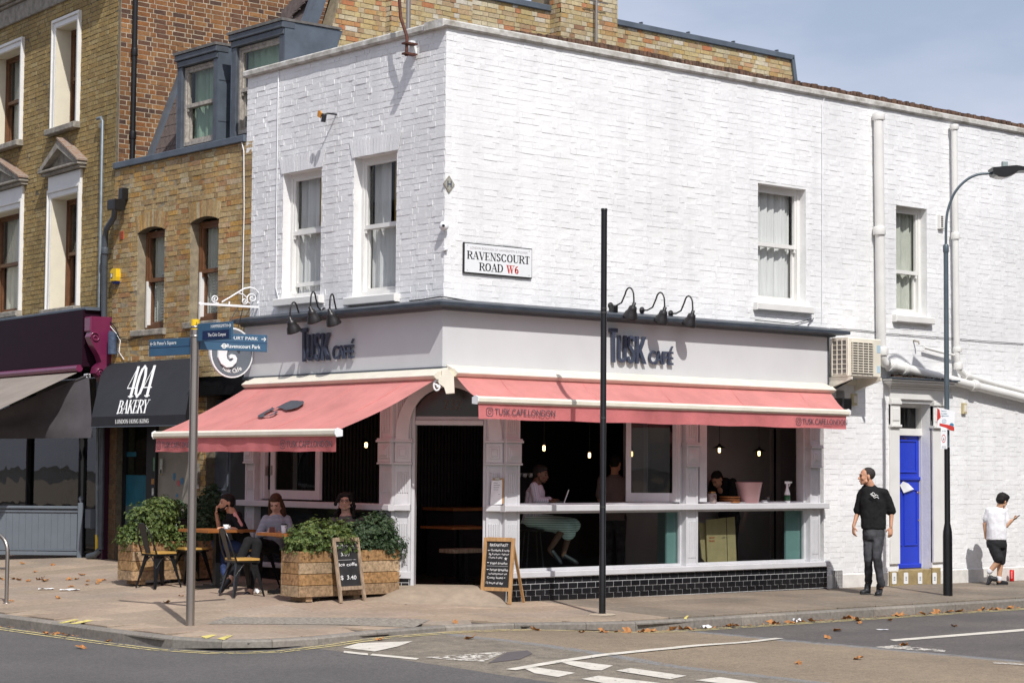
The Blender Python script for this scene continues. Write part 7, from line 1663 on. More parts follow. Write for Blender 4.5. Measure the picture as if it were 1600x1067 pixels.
# ------------------------------------------------------------------ tables and chairs
def table(cx,cy,L,Wd,H,label,rot=0):
    z0 = G(cx,cy);o = root('cafe_table',(cx,cy,z0),label,'table','cafe tables outside the street front');g = MB()
    f = Fr((cx,cy,0),(math.cos(rot),math.sin(rot),0),(math.sin(rot),-math.cos(rot),0))
    n = 5
    for k in range(n): g = MB();g.box(f,-L/2,L/2,z0+H-.036,z0+H,0,0) if False else g.obox(Vector((cx,cy,z0+H-.018))+f.N*(-Wd/2+Wd*(k+.5)/n),(f.U,f.N,(0,0,1)),(L/2,Wd/n/2-.0008,.018));g.build('top_board',M['wood2'],o)
    g = MB();g.obox((cx,cy,z0+H/2),(f.U,f.N,(0,0,1)),(.035,.035,H/2-.036));g.build('column',M['blackm'],o)
    g = MB();g.obox((cx,cy,z0+.02),(f.U,f.N,(0,0,1)),(.32,.03,.02));g.obox((cx,cy,z0+.0205),(f.U,f.N,(0,0,1)),(.03,.27,.019));g.build('base',M['blackm'],o)
    return o,z0+H
def chair(label,x,y,rot,group='black metal cafe chairs with wooden seats'):
    """front of the seat faces local +x"""
    o = root('metal_chair',(0,0,0),label,'chair',group);g = MB();a = .175;pts = []
    for cx_,cy_,a0 in ((1,1,0),(-1,1,90),(-1,-1,180),(1,-1,270)):
        for k in range(4): t = math.radians(a0+k*30);pts.append((cx_*(a-.05)+.05*math.cos(t),cy_*(a-.05)+.05*math.sin(t)))
    n = len(pts);g.add([(p[0],p[1],.445) for p in pts]+[(p[0],p[1],.47) for p in pts],[tuple(reversed(range(n))),tuple(range(n,2*n))]+[(i,(i+1) % n,n+(i+1) % n,n+i) for i in range(n)]);g.build('seat',M['seatw'],o)
    g = MB();g.wbox(-.165,.165,-.165,.165,.418,.444);g.build('seat_pan',M['blackm'],o)
    for sx in (1,-1):
        for sy in (1,-1):
            g = MB();T = Vector((sx*.135,sy*.135,.43));F = Vector((sx*.215,sy*.215,.0));e1 = Vector((-sx,0,0));e2 = Vector((0,-sy,0));P = []
            for c_,w in ((T,.075),(F,.024)): P += [c_,c_+e1*w,c_+(e1+e2)*.012,c_+e2*w]
            g.add(P,[(0,1,5,4),(1,2,6,5),(2,3,7,6),(3,0,4,7),(0,3,2,1),(4,5,6,7)]);g.build('leg',M['blackm'],o)
    for i,(p,q) in enumerate((((1,1),(1,-1)),((1,1),(-1,1)),((1,-1),(-1,-1)),((-1,1),(-1,-1)))):
        g = MB();P = []
        for k in range(9): t = k/8;s_ = -math.cos(math.pi*t);A_ = Vector((p[0],p[1],0));B_ = Vector((q[0],q[1],0));c_ = A_.lerp(B_,t);zz = .26+.15*math.sin(math.pi*t);rr = .135+(.43-zz)/.43*.08;P.append(Vector((c_.x*rr,c_.y*rr,zz)))
        g.tube(P,.006,6);g.build('arched_brace',M['blackm'],o)
    g = MB();g.smooth = True;P = []
    for k in range(15): t = math.pi*k/14;P.append(Vector((-.155-.13*math.sin(t)**.6*1.0,.165*math.cos(t),.44+.40*math.sin(t)**.75)))
    g.tube(P,.011,8);g.build('back_hoop',M['blackm'],o)
    g = MB();g.add([(-.170,-.055,.45),(-.170,.055,.45),(-.285,.075,.83),(-.285,-.075,.83),(-.176,-.055,.45),(-.176,.055,.45),(-.291,.075,.83),(-.291,-.075,.83)],[(0,1,2,3),(7,6,5,4),(0,4,5,1),(2,6,7,3),(1,5,6,2),(0,3,7,4)]);g.build('back_splat',M['blackm'],o)
    ORI[o.name] = Vector((x,y,0));o.location = (x,y,G(x,y));o.rotation_euler = (0,0,rot);return o
def mid(a,b): return (Vector(a)+Vector(b))/2
T1 = gpt(345,915);
t1,tz1 = table(-1.18,3.20,.72,.72,.76,'square wooden cafe table with the coffee cup and saucer, further from the corner',0)
t2,tz2 = table(-.88,1.95,.62,.62,.75,'small wooden cafe table with the paper cup, nearer the cafe door')
c1 = gpt(256,921);chA = chair('black chair with a varnished seat left of the cup-and-saucer table, in the sun',c1.x+.10,c1.y+.30,math.radians(5))
c2 = clone(chA);c2.location = (-1.05,4.02,G(-1,4.0));c2.rotation_euler = (0,0,math.radians(-95));c2['label'] = 'shaded chair behind the first one, on the far side of the cup-and-saucer table'
c3 = clone(chA);c3.location = (-1.55,2.02,G(-1.5,2));c3.rotation_euler = (0,0,math.radians(-8));c3['label'] = 'black chair with a sunlit seat between the steel post and the planter by the door'
c4 = clone(chA);c4.location = (-.62,3.1,G(-.6,3.1));c4.rotation_euler = (0,0,math.radians(182));c4['label'] = 'chair under the man in the black and pink shirt'
c5 = clone(chA);c5.location = (-.42,2.35,G(-.6,2.4));c5.rotation_euler = (0,0,math.radians(185));c5['label'] = 'chair under the woman in the patterned jumper'
# crockery
def cup(c,label):
    o = root('coffee_cup',c,label,'cup');g = MB();g.lathe(c,[(.0,.0),(.05,.002),(.075,.012),(.077,.014),(.05,.008),(.0,.006)],20);g.build('saucer',M['whitep'],o)
    g = MB();g.lathe(Vector(c)+Vector((0,0,.008)),[(.02,0),(.032,.02),(.038,.055),(.036,.055),(.028,.02),(.0,.01)],18);q = Vector(c)+Vector((0,0,.04));g.tube([q+RH*.034,q+RH*.055+Vector((0,0,.008)),q+RH*.052-Vector((0,0,.012)),q+RH*.03-Vector((0,0,.014))],.004,6);g.build('cup',M['whitep'],o)
A = At(0,0,Vector((-1.15,3.1,tz1)));q = A(352,826);cup((-1.16,3.02,tz1),'white coffee cup on a saucer before the man in the black and pink shirt')
pc_ = root('paper_cup',(-.98,1.98,tz2),'white paper cup with a dark lid on the small table','cup');g = MB();g.lathe((-1.0,1.93,tz2),[(.028,0),(.038,.10),(.0,.10)],16);g.build('cup',M['whitep'],pc_);g = MB();g.lathe((-1.0,1.93,tz2+.10),[(.041,0),(.041,.008),(.036,.016),(.0,.017)],16);g.build('lid',M['blackm'],pc_)
# drinks can and litter
cg_ = on(1581,906,1,-.13);cg_.z = G(cg_.x,cg_.y);cn = root('drinks_can',cg_,'tall red drinks can standing on the pavement against the side wall, right of the boy','can');g = MB();g.lathe(cg_,[(.0,0),(.028,.0),(.036,.012),(.036,.165),(.028,.178),(.028,.182),(.0,.180)],18);g.build('can',M['can'],cn)
g = MB();g.lathe(cg_+Vector((0,0,.178)),[(.028,0),(.0285,.005),(.0,.006)],16);g.build('rim',M['steel'],cn)
g = MB()
for k in range(4): 
    t0 = math.atan2(CAM.y-cg_.y,CAM.x-cg_.x);
    g.add([cg_+Vector((.0364*math.cos(t0+a),.0364*math.sin(t0+a),z_)) for a,z_ in ((-.35,.05+.028*k),(.1,.05+.028*k),(.2,.07+.028*k),(-.2,.07+.028*k))],[(0,1,2,3)])
g.build('white_script',M['print_w'],cn)
# clipboard menu on the right door pilaster
cb = root('menu_clipboard',FC.p(LC-.11,1.3,.03),'clipboard with a paper menu hung on the pilaster right of the cafe door','clipboard')
a,b_ = FC.px(766,787,.05),FC.px(787,747,.05);g = MB();g.box(FC,a[0]+.03,b_[0],a[1],b_[1],.034,.040,.002);g.build('board',M['frame_w'],cb);g = MB();g.add([FC.p(a[0],a[1]-.01,.055),FC.p(b_[0]-.02,a[1]-.005,.048),FC.p(b_[0]-.02,b_[1]-.02,.043),FC.p(a[0]+.015,b_[1]-.03,.043)],[(0,1,2,3)]);g.build('menu_sheet',M['paper'],cb)
g = MB();u = (a[0]+b_[0])/2;g.box(FC,u-.03,u+.035,b_[1]-.02,b_[1]+.012,.041,.056,.003);g.build('clip',M['steel'],cb)
g = MB()
for k in range(9): g.box(FC,a[0]+.04,a[0]+.09+(k*7 % 4)*.01,b_[1]-.06-k*.028,b_[1]-.056-k*.028,.0475,.0482)
g.build('menu_lines',M['print'],cb)
# ------------------------------------------------------------------ fallen leaves and litter
def leaf_mesh(seed):
    r = random.Random(seed);P = [];k = 11
    for i in range(k): t = 2*math.pi*i/k;rr = (.075 if i % 2 == 0 else .045)*r.uniform(.75,1.15);P.append((rr*math.cos(t),rr*math.sin(t)*.8,r.uniform(.0,.035)))
    me = bpy.data.meshes.new('fallen_leaf');me.from_pydata([(0,0,.004)]+P,[],[(0,1+i,1+(i+1) % k) for i in range(k)]);me.materials.append(M['leafp']);return me
LM = [leaf_mesh(i) for i in range(6)]
rl = random.Random(23)
def leafat(p,lab,s=1): 
    o = bpy.data.objects.new('fallen_leaf',rl.choice(LM));C.objects.link(o);o.location = (p[0],p[1],p[2]+.006);o.rotation_euler = (rl.uniform(-.4,.4),rl.uniform(-.4,.4),rl.uniform(0,6));k = rl.uniform(.7,1.1)*s;o.scale = (k,k,k);tag(o,lab,'leaf','fallen leaves');return o
def at_px(x,y,f):
    q = ong(x,y,f);X,Y = q.x,q.y
    if f is RZ:
        if X < -3.9 and X > -4.78 and Y > -1.6: X = -4.80-.05*rl.random()
        elif X > -4 and Y > -2.80: Y = -2.79-.08*rl.random() if X > .3 else min(Y,-2.52-.05*abs(X))
        if X > -4: r = ray(x,500);X = CAM.x+(Y-CAM.y)*r.x/r.y
    return (X,Y,f(X,Y))
for x,y in ((60,906),(67,903),(73,907),(108,906),(120,905),(130,899),(137,908),(136,914),(162,907),(155,909),(152,912),(44,908),(30,907),(20,905),(54,894),(35,881),(111,917),(90,935),(82,883),(125,898),(68,908),(0,905),(30,906),(5,906)): leafat(at_px(x,y,G),'dry brown plane leaf on the main street pavement left of the steel post',.8)
for x,y in ((283,932),(18,940),(297,977),(260,942)): leafat(at_px(x,y,G),'dry yellow leaf on the paving around the steel post',.8)
for x,y in ((125,992),(105,991),(216,1000),(73,991)): leafat(at_px(x,y,RZ),'dry leaf in the main street gutter below the kerb',.9)
leafat(at_px(127,1013,RZ),'single dry leaf on the dark main road',.9)
for x,y in ((739,998),(600,978),(840,977),(911,989),(711,973)): leafat(at_px(x,y,RZ if y > 976 else G),'dry orange leaf where the pavement drops to the road before the black pole')
for x,y in ((945,978),(967,977),(982,978),(1005,978),(1018,978),(1052,975),(1068,975),(1078,975),(1142,970),(1150,970),(1205,968),(1212,967),(1233,966),(1252,961),(1268,962),(1330,960),(1400,954),(1405,955),(1460,951),(1480,950),(1545,945),(1555,944),(1575,944),(1322,959),(1440,952),(1498,949),(1531,946)): leafat(at_px(x,y,RZ),'dry orange leaf in the side-road gutter against the kerb',1.15)
for x,y in ((1292,997),(1308,986),(1338,970),(1342,974),(1388,970),(1487,979),(1340,1030),(1307,986),(1411,1009),(1247,1037)): leafat(at_px(x,y,RZ),'dry leaf lying on the side-road asphalt')
g = MB();rr = random.Random(31)
for i in range(420):
    x = rr.uniform(.6,11) if rr.random() < .85 else rr.uniform(-4.8,-4.9);y = -2.74-abs(rr.gauss(0,.06));
    if x < 0: y = rr.uniform(-.5,6);x = -4.73-abs(rr.gauss(0,.05))
    z_ = RZ(x,y)+.004;s_ = rr.uniform(.008,.028);t = rr.uniform(0,6);g.add([(x+s_*math.cos(t+k*1.57),y+s_*.6*math.sin(t+k*1.57),z_+rr.uniform(0,.012)) for k in range(4)],[(0,1,2,3)])
for i in range(160):
    b_ = gpt(rr.choice((1392,1450,1430,1500,990))+rr.gauss(0,18),916+rr.uniform(0,10));s_ = rr.uniform(.006,.016);t = rr.uniform(0,6)
    if b_.y < -.03: g.add([(b_.x+s_*math.cos(t+k*1.57),b_.y+s_*.6*math.sin(t+k*1.57),b_.z+.004+rr.uniform(0,.006)) for k in range(4)],[(0,1,2,3)])
lt = g.build('leaf_litter',M['leafp']);lt['kind'] = 'stuff';lt['label'] = 'crumbled dead leaf litter along the gutters and the foot of the side wall';lt['category'] = 'litter'
def scrap(x,y,w_,lab,m='paper',f=G,h=.02):
    p = at_px(x,y,f);r = random.Random(int(x));g = MB();n = 6;g.smooth = False
    g.add([(p[0]+(i/n-.5)*w_*RH.x+(j/3-.5)*.08*DH.x,p[1]+(i/n-.5)*w_*RH.y+(j/3-.5)*.10*DH.y,p[2]+.006+r.uniform(0,h)) for j in range(4) for i in range(n+1)],[(j*(n+1)+i,j*(n+1)+i+1,(j+1)*(n+1)+i+1,(j+1)*(n+1)+i) for j in range(3) for i in range(n)]);o = tag(g.build('paper_scrap',M[m]),lab,'litter')
scrap(109,922.5,.26,'folded white paper strip on the main street pavement');scrap(72,921,.2,'clear crumpled plastic scrap beside the white paper strip','whitep');scrap(404,927,.10,'crumpled white tissue under the chair by the planter','paper',G,.07);scrap(1105,972,.13,'curled white paper in the side-road gutter','paper',RZ,.05);scrap(1243,965,.11,'crumpled clear wrapper among leaves in the side-road gutter','whitep',RZ,.05);scrap(1377,984,.13,'flat pale scrap on the side-road asphalt','whitep',RZ,.004)
# ------------------------------------------------------------------ things inside the cafe
def inp(x,y,yy): q = on(x,y,1,yy);return q
for k,(x,y,yy,zc_,lab) in enumerate(((850,701,1.2,2.79,'lit pendant bulb above the woman with the laptop'),(921,712,1.6,2.79,'lit pendant bulb just left of the black pole'),(987,710,.9,2.79,'lit pendant bulb between the black pole and the folded window'),(1124,704,1.3,2.79,'left pendant bulb in the right-hand shop bay'),(1186,709,1.0,2.79,'pendant bulb with a disc shade above the pink bucket'))):
    q = inp(x,y,yy);o = root('pendant_lamp',q,lab,'pendant lamp','pendant bulbs inside the cafe')
    g = MB();g.tube([q+Vector((0,0,.09)),Vector((q.x,q.y,zc_))],.004,5);g.build('flex',M['blackm'],o);g = MB();g.lathe(q+Vector((0,0,.045)),[(.022,0),(.022,.05),(.01,.06)],12);
    if k in (4,3): g.lathe(q+Vector((0,0,.04)),[(.11,0),(.05,.03),(.02,.045)],18)
    g.build('socket',M['blackm'],o);g = MB();g.lathe(q-Vector((0,0,.03)),[(.0,0),(.014,.002),(.019,.02),(.019,.06),(.014,.075)],14);g.build('bulb',M['bulb'],o)
for k,(x,y,xx,lab) in enumerate(((572,696,1.6,'lit pendant bulb seen in the open left shop window'),(474,706,.9,'lit pendant bulb seen below the open awning valance, middle'),(447,705,.8,'amber pendant bulb below the open awning valance, leftmost'),(521,701,.9,'lit pendant bulb at the right end of the open valance'))):
    q = on(x,y,0,xx);o = root('pendant_lamp',q,lab,'pendant lamp','pendant bulbs inside the cafe');g = MB();g.tube([q+Vector((0,0,.09)),Vector((q.x,q.y,2.79))],.004,5);g.build('flex',M['blackm'],o);g = MB();g.lathe(q+Vector((0,0,.045)),[(.08,0),(.04,.03),(.01,.06)],12);g.build('socket',M['blackm'],o);g = MB();g.lathe(q-Vector((0,0,.03)),[(.0,0),(.014,.002),(.022,.02),(.022,.06),(.014,.075)],14);g.build('bulb',M['bulb'],o)
def rest(x,yy,z_=1.197): return Vector((on(x,780,1,yy).x,yy,z_))
q = rest(1170,.10);bk = root('bucket',q,'pale pink metal bucket on the sill of the right-hand shop bay','bucket');g = MB();g.lathe(q,[(.0,0),(.135,.0),(.185,.27),(.19,.275),(.19,.285),(.18,.285),(.13,.02),(.0,.02)],28);g.build('pail',M['bucket'],bk);g = MB();g.tube([q+Vector((.188*math.cos(t*.524),.188*math.sin(t*.524),.285)) for t in range(13)],.005,6,False);g.build('rim',M['bucket'],bk)
q = rest(1230,.06);sp_ = root('spray_bottle',q,'white trigger spray bottle with a green label on the right sill','bottle');g = MB();g.lathe(q,[(.0,0),(.04,.0),(.042,.02),(.042,.13),(.03,.17),(.018,.21),(.016,.235),(.0,.235)],18);g.build('bottle',M['whitep'],sp_)
g = MB();q2 = q+Vector((0,0,.235));g.lathe(q2,[(.018,0),(.018,.03),(.01,.032)],12);g.obox(q2+Vector((0,0,.05)),(RH,DH,(0,0,1)),(.035,.013,.018));g.obox(q2+RH*.05+Vector((0,0,.055)),(RH,DH,(0,0,1)),(.018,.008,.01));g.obox(q2+RH*.035+Vector((0,0,.015)),(RH*.3+Vector((0,0,1)),DH,RH),(.025,.006,.004));g.build('trigger',M['whitep'],sp_)
g = MB();g.lathe(q+Vector((0,0,.03)),[(.0425,0),(.0435,.0),(.0435,.08),(.0425,.08)],18);g.build('green_label',mat('green label',(.02,.10,.04),.5),sp_)
q = rest(1112,.08);jr_ = root('jam_jar',q,'glass jar of dark preserve at the left end of the right sill','jar');g = MB();g.lathe(q,[(.0,0),(.062,.0),(.068,.01),(.068,.12),(.055,.14),(.0,.14)],18);g.build('jar',mat('preserve',(.10,.04,.03),.2,0,.6,20,col2=(.4,.36,.34)),jr_);g = MB();g.lathe(q+Vector((0,0,.141)),[(.058,0),(.058,.02),(.0,.021)],18);g.build('lid',M['brass'],jr_)
q = rest(1140,.16);bo = root('wooden_tray',q,'stack of round wooden trays behind the preserve jar','tray')
for k in range(3): g = MB();g.lathe(q+Vector((0,0,.034*k)),[(.0,0),(.13,.0),(.15,.012),(.15,.026),(.14,.026),(.0,.02)],22);g.build('tray',M['wood2'],bo)
q = rest(1193,.06);pl_ = root('plate_stack',q,'small white dishes between the bucket and the spray bottle','dishes');g = MB();g.lathe(q,[(.0,0),(.04,.0),(.07,.015),(.0,.02)],16);g.lathe(q+Vector((.01,0,.021)),[(.0,0),(.035,.0),(.055,.013),(.0,.018)],16);g.build('dish',M['whitep'],pl_)
g = MB();g.lathe(q+Vector((.12,.03,0)),[(.02,0),(.03,.002),(.033,.09),(.031,.09),(.026,.01)],14);tag(g.build('glass_tumbler',M['glass']),'clear tumbler on the right sill beside the white dishes','glass')
# cardboard behind the lower pane
def pz_(x,y,yy): q = on(x,y,1,yy);return Vector((q.x,q.y,q.z))
for k,(P,lab) in enumerate(((((1103,812),(1148,807),(1151,879),(1106,881)),'large flattened cardboard box behind the lower right pane, frontmost'),(((1091,815),(1103,818),(1105,881),(1097,872)),'flattened cardboard box tilted behind the large one, further left'))):
    q = [pz_(x,y,.16+.05*k) for x,y in P];g = MB();o = root('flattened_box',q[3],lab,'cardboard');g.add(q+[p+Vector((.0,.015,0)) for p in q],[(0,3,2,1),(4,5,6,7),(0,1,5,4),(2,3,7,6),(1,2,6,5),(3,0,4,7)]);g.build('sheet',M['card'],o)
    if k == 0:
        g = MB();a,b_ = pz_(1135,808,.155),pz_(1137,880,.155);g.beam(a,b_,.006,.004);g.build('fold_line',M['soil'],o)
        for (x,y,t_,m_) in ((1108,838,'THIS WAY','print_r'),(1108,843,'FRAGILE','print_r'),(1128,838,'UP 2','print')): g = MB();u = pz_(x,y+3,.155);text(g,lambda a,b_,kk: u+Vector((a,-kk,b_)),t_,0,0,.022,width=.11,depth=.001);g.build('carton_print',M[m_],o)
# interior tables seen through the door and stools
for (x,y_,lab) in ((1.9,2.0,'dark cafe table glimpsed through the open door'),):
    o = root('inner_table',(x,y_,.12),lab,'table');g = MB();g.wbox(x-.4,x+.4,y_-.35,y_+.35,.84,.87);g.build('top',M['wood2'],o);g = MB();g.wbox(x-.03,x+.03,y_-.03,y_+.03,.12,.84);g.wbox(x-.25,x+.25,y_-.03,y_+.03,.12,.15);g.build('pedestal',M['blackm'],o)
o = root('bench_seat',(1.5,1.45,.12),'low bench with a worn cushion just inside the open door','bench');g = MB();g.wbox(1.15,1.75,1.2,1.5,.55,.60);g.build('seat',M['frame_g'],o);g = MB();g.wbox(1.42,1.48,1.3,1.36,.12,.55);g.wbox(1.3,1.6,1.3,1.36,.12,.15);g.build('pedestal',M['blackm'],o)
# coffee machine on the back counter
ct = root('back_counter',(3.2,3.2,.12),'dark back counter with a coffee machine deep inside the cafe','counter');g = MB();g.wbox(2.6,5.0,3.0,3.6,.12,1.05);g.build('body',M['dark'],ct);g = MB();g.wbox(2.55,5.05,2.95,3.65,1.05,1.09);g.build('worktop',M['wood2'],ct)
cm = root('coffee_machine',(3.9,3.3,1.09),'espresso machine with cups on top on the back counter','coffee machine');g = MB();g.wbox(3.5,4.3,3.05,3.5,1.15,1.52);g.wbox(3.55,4.25,3.1,3.5,1.09,1.15);g.build('body',mat('dark machine panel',(.06,.06,.065),.3,.5),cm)
cu0 = None
for k in range(14):
    cc_ = (3.56+.115*(k % 7),3.12+.14*(k//7),1.525)
    if cu0 is None:
        g = MB();g.lathe((0,0,0),[(.022,0),(.036,.02),(.042,.06),(.04,.06),(.0,.015)],12);cu0 = g.build('stacked_cup',M['whitep'])
        o = cu0
    else: o = cu0.copy();C.objects.link(o)
    o.location = cc_;tag(o,'white cup upside down on the espresso machine','cup','cups on the espresso machine')
# ------------------------------------------------------------------ people: volumes merged and smoothed into one continuous surface
class Body:
    def __init__(s): s.v = [];s.f = []
    def add(s,vs,fs): b = len(s.v);s.v += [tuple(v) for v in vs];s.f += [tuple(b+i for i in f) for f in fs]
    def ell(s,c,r,ax=None,n=14,m=10):
        c = Vector(c);X,Y,Z = ax if ax else (Vector((1,0,0)),Vector((0,1,0)),Vector((0,0,1)));vs = [c+Z*r[2]]
        for j in range(1,m):
            a = math.pi*j/m
            for i in range(n): t = 2*math.pi*i/n;vs.append(c+X*r[0]*math.sin(a)*math.cos(t)+Y*r[1]*math.sin(a)*math.sin(t)+Z*r[2]*math.cos(a))
        vs.append(c-Z*r[2]);L = len(vs)-1;fs = [(0,1+i,1+(i+1) % n) for i in range(n)]
        for j in range(m-2): fs += [(1+j*n+i,1+(j+1)*n+i,1+(j+1)*n+(i+1) % n,1+j*n+(i+1) % n) for i in range(n)]
        fs += [(L,1+(m-2)*n+(i+1) % n,1+(m-2)*n+i) for i in range(n)];s.add(vs,fs)
    def cap(s,a,b,ra,rb,flat=1,side=None,n=12):
        """tapered limb from a to b; flat squeezes it square to 'side'"""
        a,b = Vector(a),Vector(b);d = b-a;L = d.length
        if L < 1e-5: return
        Z = d/L;X = (Vector(side) - Z*Vector(side).dot(Z)).normalized() if side is not None else Z.orthogonal().normalized();Y = Z.cross(X);vs = [a-Z*ra];rings = []
        for k in range(1,4): t = math.pi/2*k/3;rings.append((a-Z*ra*math.cos(t),ra*math.sin(t)))
        rings.append((a.lerp(b,.5),(ra+rb)/2))
        for k in range(3,0,-1): t = math.pi/2*k/3;rings.append((b+Z*rb*math.cos(t),rb*math.sin(t)))
        for c,r in rings:
            for i in range(n): t = 2*math.pi*i/n;vs.append(c+X*r*math.cos(t)+Y*r*flat*math.sin(t))
        vs.append(b+Z*rb);L_ = len(vs)-1;m = len(rings);fs = [(0,1+(i+1) % n,1+i) for i in range(n)]
        for j in range(m-1): fs += [(1+j*n+i,1+j*n+(i+1) % n,1+(j+1)*n+(i+1) % n,1+(j+1)*n+i) for i in range(n)]
        fs += [(L_,1+(m-1)*n+i,1+(m-1)*n+(i+1) % n) for i in range(n)];s.add(vs,fs)
    def chain(s,pts,rr,flat=1,side=None):
        for i in range(len(pts)-1): s.cap(pts[i],pts[i+1],rr[i],rr[i+1],flat,side)
    def loft(s,rings,n=20):
        """rings: (centre, right vector half-width, forward vector half-depth)"""
        vs = [];
        for c,X,Y in rings:
            for i in range(n): t = 2*math.pi*i/n;k = (abs(math.cos(t))**2.6+abs(math.sin(t))**2.6)**(-1/2.6);vs.append(Vector(c)+Vector(X)*k*math.cos(t)+Vector(Y)*k*math.sin(t))
        m = len(rings);fs = [(j*n+i,j*n+(i+1) % n,(j+1)*n+(i+1) % n,(j+1)*n+i) for j in range(m-1) for i in range(n)];fs += [tuple(reversed(range(n))),tuple((m-1)*n+i for i in range(n))];s.add(vs,fs)
    def build(s,name,m,parent,voxel=.012,smooth=4,wr=0):
        org = ORI[parent.name] if parent.name in ORI else ORI[parent.parent.name];me = bpy.data.meshes.new(name);me.from_pydata([(v[0]-org.x,v[1]-org.y,v[2]-org.z) for v in s.v],[],s.f);me.materials.append(m)
        o = bpy.data.objects.new(name,me);C.objects.link(o)
        r = o.modifiers.new('r','REMESH');r.mode = 'VOXEL';r.voxel_size = voxel;r.use_smooth_shade = True
        sm = o.modifiers.new('s','SMOOTH');sm.factor = .5;sm.iterations = smooth
        if wr:
            t = bpy.data.textures.new('folds','CLOUDS');t.noise_scale = .09;dm = o.modifiers.new('d','DISPLACE');dm.texture = t;dm.strength = wr;dm.mid_level = .5;dm.texture_coords = 'LOCAL'
        dg = bpy.context.evaluated_depsgraph_get();m2 = bpy.data.meshes.new_from_object(o.evaluated_get(dg));m2.materials.clear();m2.materials.append(m);o.modifiers.clear();o.data = m2;o.parent = parent
        if not m2.polygons: print('EMPTY REMESH',name)
        m2.polygons.foreach_set('use_smooth',[True]*len(m2.polygons));return o
def axes(f,up=(0,0,1)):
    """forward, right, up for a forward direction"""
    f = Vector(f).normalized();r = f.cross(Vector(up)).normalized();return f,r,r.cross(f)
def head(b,c,fwd,h=.225,neck=None,up=(0,0,1)):
    f,r,u = axes(fwd,up);f = f.normalized();k = h/.225
    P = lambda x,y,z: Vector(c)+(r*x+f*y+u*z)*k
    R = lambda x,y,z: (x*k,y*k,z*k);ax = (r,f,u)
    b.ell(P(0,-.012,.03),R(.074,.092,.083),ax);b.ell(P(0,.022,-.012),R(.064,.068,.075),ax);b.ell(P(0,.040,-.066),R(.043,.042,.036),ax);b.ell(P(0,.062,-.088),R(.024,.020,.018),ax)
    b.cap(P(0,.086,.008),P(0,.103,-.026),.008*k,.013*k);b.ell(P(0,.098,-.030),R(.018,.012,.009),ax)
    b.ell(P(0,.076,.026),R(.050,.016,.011),ax);b.ell(P(.036,.060,-.022),R(.022,.020,.022),ax);b.ell(P(-.036,.060,-.022),R(.022,.020,.022),ax)
    b.ell(P(0,.084,-.052),R(.022,.011,.006),ax);b.ell(P(0,.083,-.062),R(.019,.011,.007),ax);b.cap(P(-.055,.02,-.06),P(-.02,.055,-.085),.022*k,.016*k);b.cap(P(.055,.02,-.06),P(.02,.055,-.085),.022*k,.016*k)
    for sg in (1,-1): b.ell(P(sg*.077,-.008,-.008),R(.009,.018,.030),ax)
    if neck is not None: b.cap(P(0,-.022,-.055),neck,.052*k,.058*k);b.cap(neck,Vector(neck)-Vector((0,0,.05)),.058*k,.075*k)
    return P,ax,k
def face_parts(o,P,ax,k,skin_dark,glasses=False,brows=True):
    e = Body()
    for sg in (1,-1): e.ell(P(sg*.031,.079,.006),(.014*k,.007*k,.007*k),ax,10,6)
    raw(e,'eyes',M['eye'],o)
    if brows:
        e = Body()
        for sg in (1,-1): e.cap(P(sg*.014,.091,.026),P(sg*.050,.078,.030),.004*k,.003*k)
        raw(e,'eyebrows',skin_dark,o)
    e = Body();e.ell(P(0,.0915,-.057),(.021*k,.006*k,.006*k),ax,12,6);raw(e,'lips',M['lip'],o)
    if glasses:
        g = MB()
        for sg in (1,-1): c = P(sg*.032,.096,.006);g.tube([c+ax[0]*.024*k*math.cos(t*.524)+ax[2]*.019*k*math.sin(t*.524) for t in range(13)],.0022,5,False);g.tube([P(sg*.057,.09,.01),P(sg*.075,.0,.01)],.002,5)
        g.tube([P(-.009,.097,.008),P(.009,.097,.008)],.002,5);g.build('spectacles',M['blackm'],o)
def raw(b,name,m,parent):
    g = MB();g.smooth = True;g.v = b.v;g.f = b.f;g.m = [0]*len(b.f);g.sm = [True]*len(b.f);return g.build(name,m,parent)
def hand(b,w,d,palm,thumb,k=1,curl=.5):
    """w wrist, d direction of the fingers, palm the way the palm faces, thumb the side the thumb leaves"""
    d = Vector(d).normalized();n = Vector(palm);n = (n-d*n.dot(d)).normalized();s_ = d.cross(n);s_ = s_ if s_.dot(Vector(thumb)) > 0 else -s_;w = Vector(w)
    b.cap(w,w+d*.045*k,.024*k,.030*k,.55,s_);b.cap(w+d*.035*k,w+d*.085*k,.036*k,.038*k,.42,s_)
    for i,(off,L) in enumerate(((.029,.070),(.010,.078),(-.010,.072),(-.028,.058))):
        p = w+d*.088*k+s_*off*k;L *= k;c = curl*(1+.12*i);d1 = (d*math.cos(c*.6)+n*math.sin(c*.6));d2 = (d*math.cos(c*1.5)+n*math.sin(c*1.5));d3 = (d*math.cos(c*2.2)+n*math.sin(c*2.2))
        q = p+d1*L*.42;t = q+d2*L*.33;e = t+d3*L*.25;b.cap(p-d*.02*k,q,.0098*k,.0088*k);b.cap(q,t,.0088*k,.008*k);b.cap(t,e,.008*k,.0068*k)
    p = w+d*.025*k+s_*.022*k;q = p+(d*.6+s_*.75+n*.25).normalized()*.042*k;e = q+(d*.95+s_*.25+n*.35).normalized()*.032*k;b.cap(p,q,.014*k,.0115*k);b.cap(q,e,.0115*k,.009*k)
def skinm(name,col,r=.5): 
    m = mat(name,col,r,0,.10,16,.0006,120,.4);b = m.node_tree.nodes['Principled BSDF'];b.inputs['Subsurface Weight'].default_value = .12;b.inputs['Subsurface Radius'].default_value = (.8,.3,.15);b.inputs['Subsurface Scale'].default_value = .02;return m
M['eye'] = mat('dark eyes',(.02,.015,.012),.2);M['lip'] = mat('lips',(.42,.16,.12),.5)
